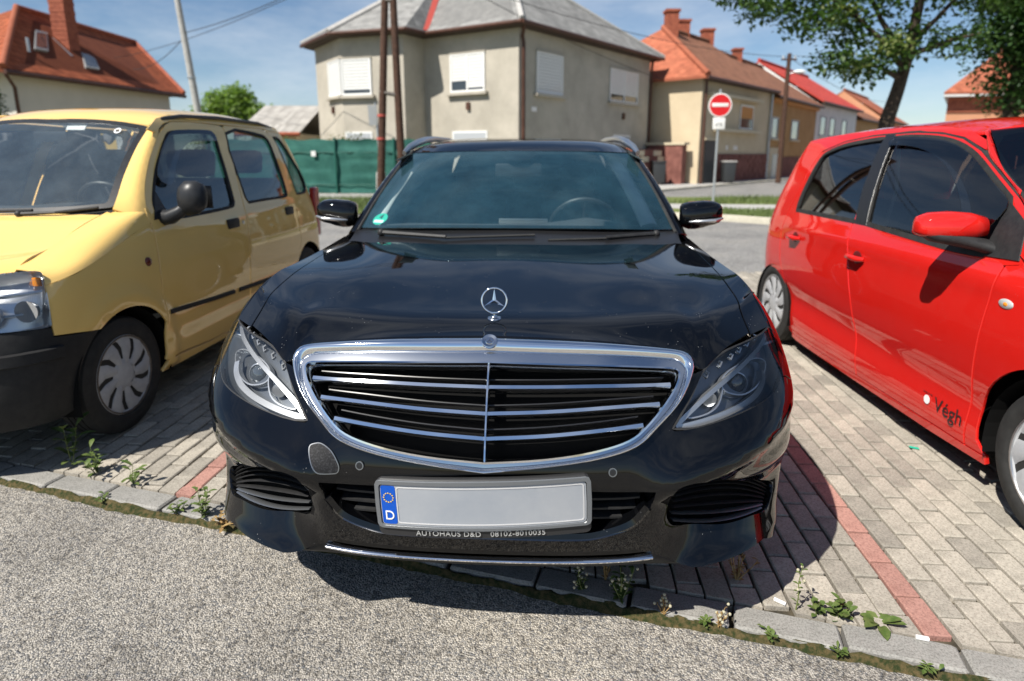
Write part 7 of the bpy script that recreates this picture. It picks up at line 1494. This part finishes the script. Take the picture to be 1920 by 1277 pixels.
# ---------------------------------------------------------------- weeds in the joints
def weed(name, label, loc, stems, seed, lm='leaf_weed', spread=.5, leaf=.05, h=.12, nleaf=5, flowers=0, rosette=False):
    h *= .95; leaf *= .86; rr = random.Random(seed); t = empty(name, (loc[0], loc[1], -.012)); tag(t, label, 'weed', 'weeds along the kerb'); sm = MB(); lf = MB(); fl = MB()
    def leaf_at(p, d, L_, w_):
        d = Vector(d).normalized(); q = d.cross(Vector((0, 0, 1))); q = q.normalized() if q.length > .01 else Vector((1, 0, 0)); up = Vector((0, 0, 1)); v = []
        for k, (tt, ww, b_) in enumerate([(0, .12, 0), (.3, .8, .10), (.6, 1, .08), (.85, .55, -.02)]): c = Vector(p)+d*L_*tt+up*L_*b_; v += [tuple(c-q*w_*ww), tuple(c-up*w_*.25), tuple(c+q*w_*ww)]
        v.append(tuple(Vector(p)+d*L_-up*L_*.10)); f = []
        for k in range(3): i = k*3; f += [(i, i+1, i+4, i+3), (i+1, i+2, i+5, i+4)]
        f += [(9, 10, 12), (10, 11, 12)]; lf.add(v, f)
    for s_ in range(stems):
        a = rr.uniform(0, 6.28); lean = rr.uniform(.1, 1)*spread; hh = h*rr.uniform(.6, 1.1); pts = [(0, 0, 0)]
        for k in (1, 2, 3): pts.append((math.cos(a)*lean*hh*k/3+rr.uniform(-.004, .004), math.sin(a)*lean*hh*k/3+rr.uniform(-.004, .004), hh*k/3*(1-.08*k*lean)))
        if not rosette: sm.tube(pts, [.0022, .0018, .0014, .0008], 5)
        for k in range(nleaf):
            tt = .15+.85*k/max(1, nleaf-1); i = min(2, int(tt*3)); p = Vector(pts[i])+(Vector(pts[i+1])-Vector(pts[i]))*(tt*3-i); b_ = a+k*2.4+rr.uniform(-.4, .4)
            leaf_at(p if not rosette else (0, 0, .004), (math.cos(b_), math.sin(b_), rr.uniform(.1, .7)), leaf*rr.uniform(.6, 1.15), leaf*.19*rr.uniform(.8, 1.3))
        for k in range(flowers): p = pts[3]; fl.sphere((p[0]+rr.uniform(-.012, .012), p[1]+rr.uniform(-.012, .012), p[2]-.02*k+rr.uniform(-.005, .005)), .005, 6, 4)
    if sm.v: sm.build('stems', 'stem_green' if lm == 'leaf_weed' else 'leaf_dry', t, 60)
    if lf.v: lf.build('leaves', lm, t, 70)
    if fl.v: fl.build('flowers', 'petal', t, 60)['kind'] = 'stuff'
    return t
K_ = lambda x, d=.0: (x, KY(x)+d)
weed('tall_weed', 'tallest leafy weed growing in front of the yellow car wheel', (-1.93, 2.47), 2, 21, leaf=.085, h=.22, nleaf=9, spread=.25); weed('leafy_weed', 'spreading leafy weed right of the tallest one by the yellow car', (-1.78, 2.40), 5, 22, leaf=.055, h=.13, nleaf=6, spread=.8); weed('leafy_weed', 'thin leafy weed on the left kerb with one upright leaf', (-1.57, 2.31), 3, 23, leaf=.06, h=.09, nleaf=4)
weed('low_weed', 'small low weed in the left kerb seam', K_(-1.62, -.005), 4, 24, leaf=.03, h=.03, nleaf=4, spread=1.2); weed('upright_weed', 'feathery upright weed at the left corner of the black bumper', K_(-1.16, .01), 4, 25, leaf=.04, h=.13, nleaf=10, spread=.4); weed('dry_tuft', 'tuft of dry brown grass by the left corner of the black bumper', K_(-1.05, .0), 14, 26, 'leaf_dry', leaf=.05, h=.05, nleaf=2, spread=1.4); weed('low_weed', 'small green weed left of the dry tuft', K_(-1.27, .01), 4, 27, leaf=.035, h=.05, nleaf=5, spread=1)
weed('flowering_weed', 'bushy weed with buds under the right of the black bumper', K_(.335, .02), 9, 28, leaf=.035, h=.11, nleaf=5, spread=.5, flowers=2); weed('flowering_weed', 'small pale weed in the shadow under the bumper', K_(.22, .03), 5, 29, leaf=.022, h=.09, nleaf=6, spread=.5, flowers=2); weed('dry_stalk', 'brown dry stalks standing under the bumper', K_(.30, .10), 6, 30, 'leaf_dry', leaf=.02, h=.20, nleaf=4, spread=.3)
weed('flower_stalk', 'tall thin stalk with white flowers in the car shadow', K_(.85, .13), 1, 31, leaf=.022, h=.21, nleaf=12, spread=.1, flowers=6); weed('dry_stalk', 'dry brown weed in the shade of the right bumper corner', K_(.72, .22), 8, 32, 'leaf_dry', leaf=.025, h=.16, nleaf=5, spread=.5)
weed('broad_weed', 'broad-leaved weed on the kerb beside the red paver row', K_(1.07, .145), 3, 33, leaf=.085, h=.06, nleaf=3, spread=.6, rosette=True); weed('broad_weed', 'round cluster of dark green leaves left of the red paver row', K_(.965, .135), 7, 34, leaf=.045, h=.06, nleaf=5, spread=.8); weed('leafy_weed', 'pale green weed left of the leaf cluster on the right kerb', K_(.905, .13), 3, 35, leaf=.04, h=.07, nleaf=5)
for x, l, sd_ in ((.735, 'small green weed in the right kerb seam', 36), (.905, 'tiny weed at the joint of the right kerb', 37), (1.10, 'tiny brown weed further right in the kerb seam', 38), (.56, 'low reddish moss weed on the right kerb seam', 39)): weed('low_weed', l, K_(x, -.012), 4, sd_, leaf=.028, h=.025, nleaf=4, spread=1.3)
for x, l, sd_ in ((.45, 'row of thin dry grass on the kerb under the bumper', 40), (.60, 'thin dry grass stalks on the sunlit kerb', 41)): weed('dry_tuft', l, K_(x, .0), 10, sd_, 'leaf_dry', leaf=.012, h=.06, nleaf=3, spread=.5, flowers=1)
m = MB(); m.tube([(1.135, KY(1.135)+.10, .006), (1.165, KY(1.165)+.10, .006)], .007, 8); tag(m.build('cigarette_end', 'sign_white', None, 50), 'white scrap on the red paver at the right kerb', 'litter')
m = MB(); m.tube([(.80, KY(.80)+.15, .006), (.825, KY(.825)+.135, .006)], .006, 8); tag(m.build('paper_scrap', 'sign_white', None, 50), 'small white scrap in the shade behind the kerb', 'litter')
m = MB(); m.add([(1.845, 2.62, .003), (1.875, 2.60, .004), (1.88, 2.615, .006), (1.85, 2.64, .004)], [(0, 1, 2, 3)]); tag(m.build('green_scrap', 'sticker_green', None), 'green scrap on the paving beside the red car', 'litter')
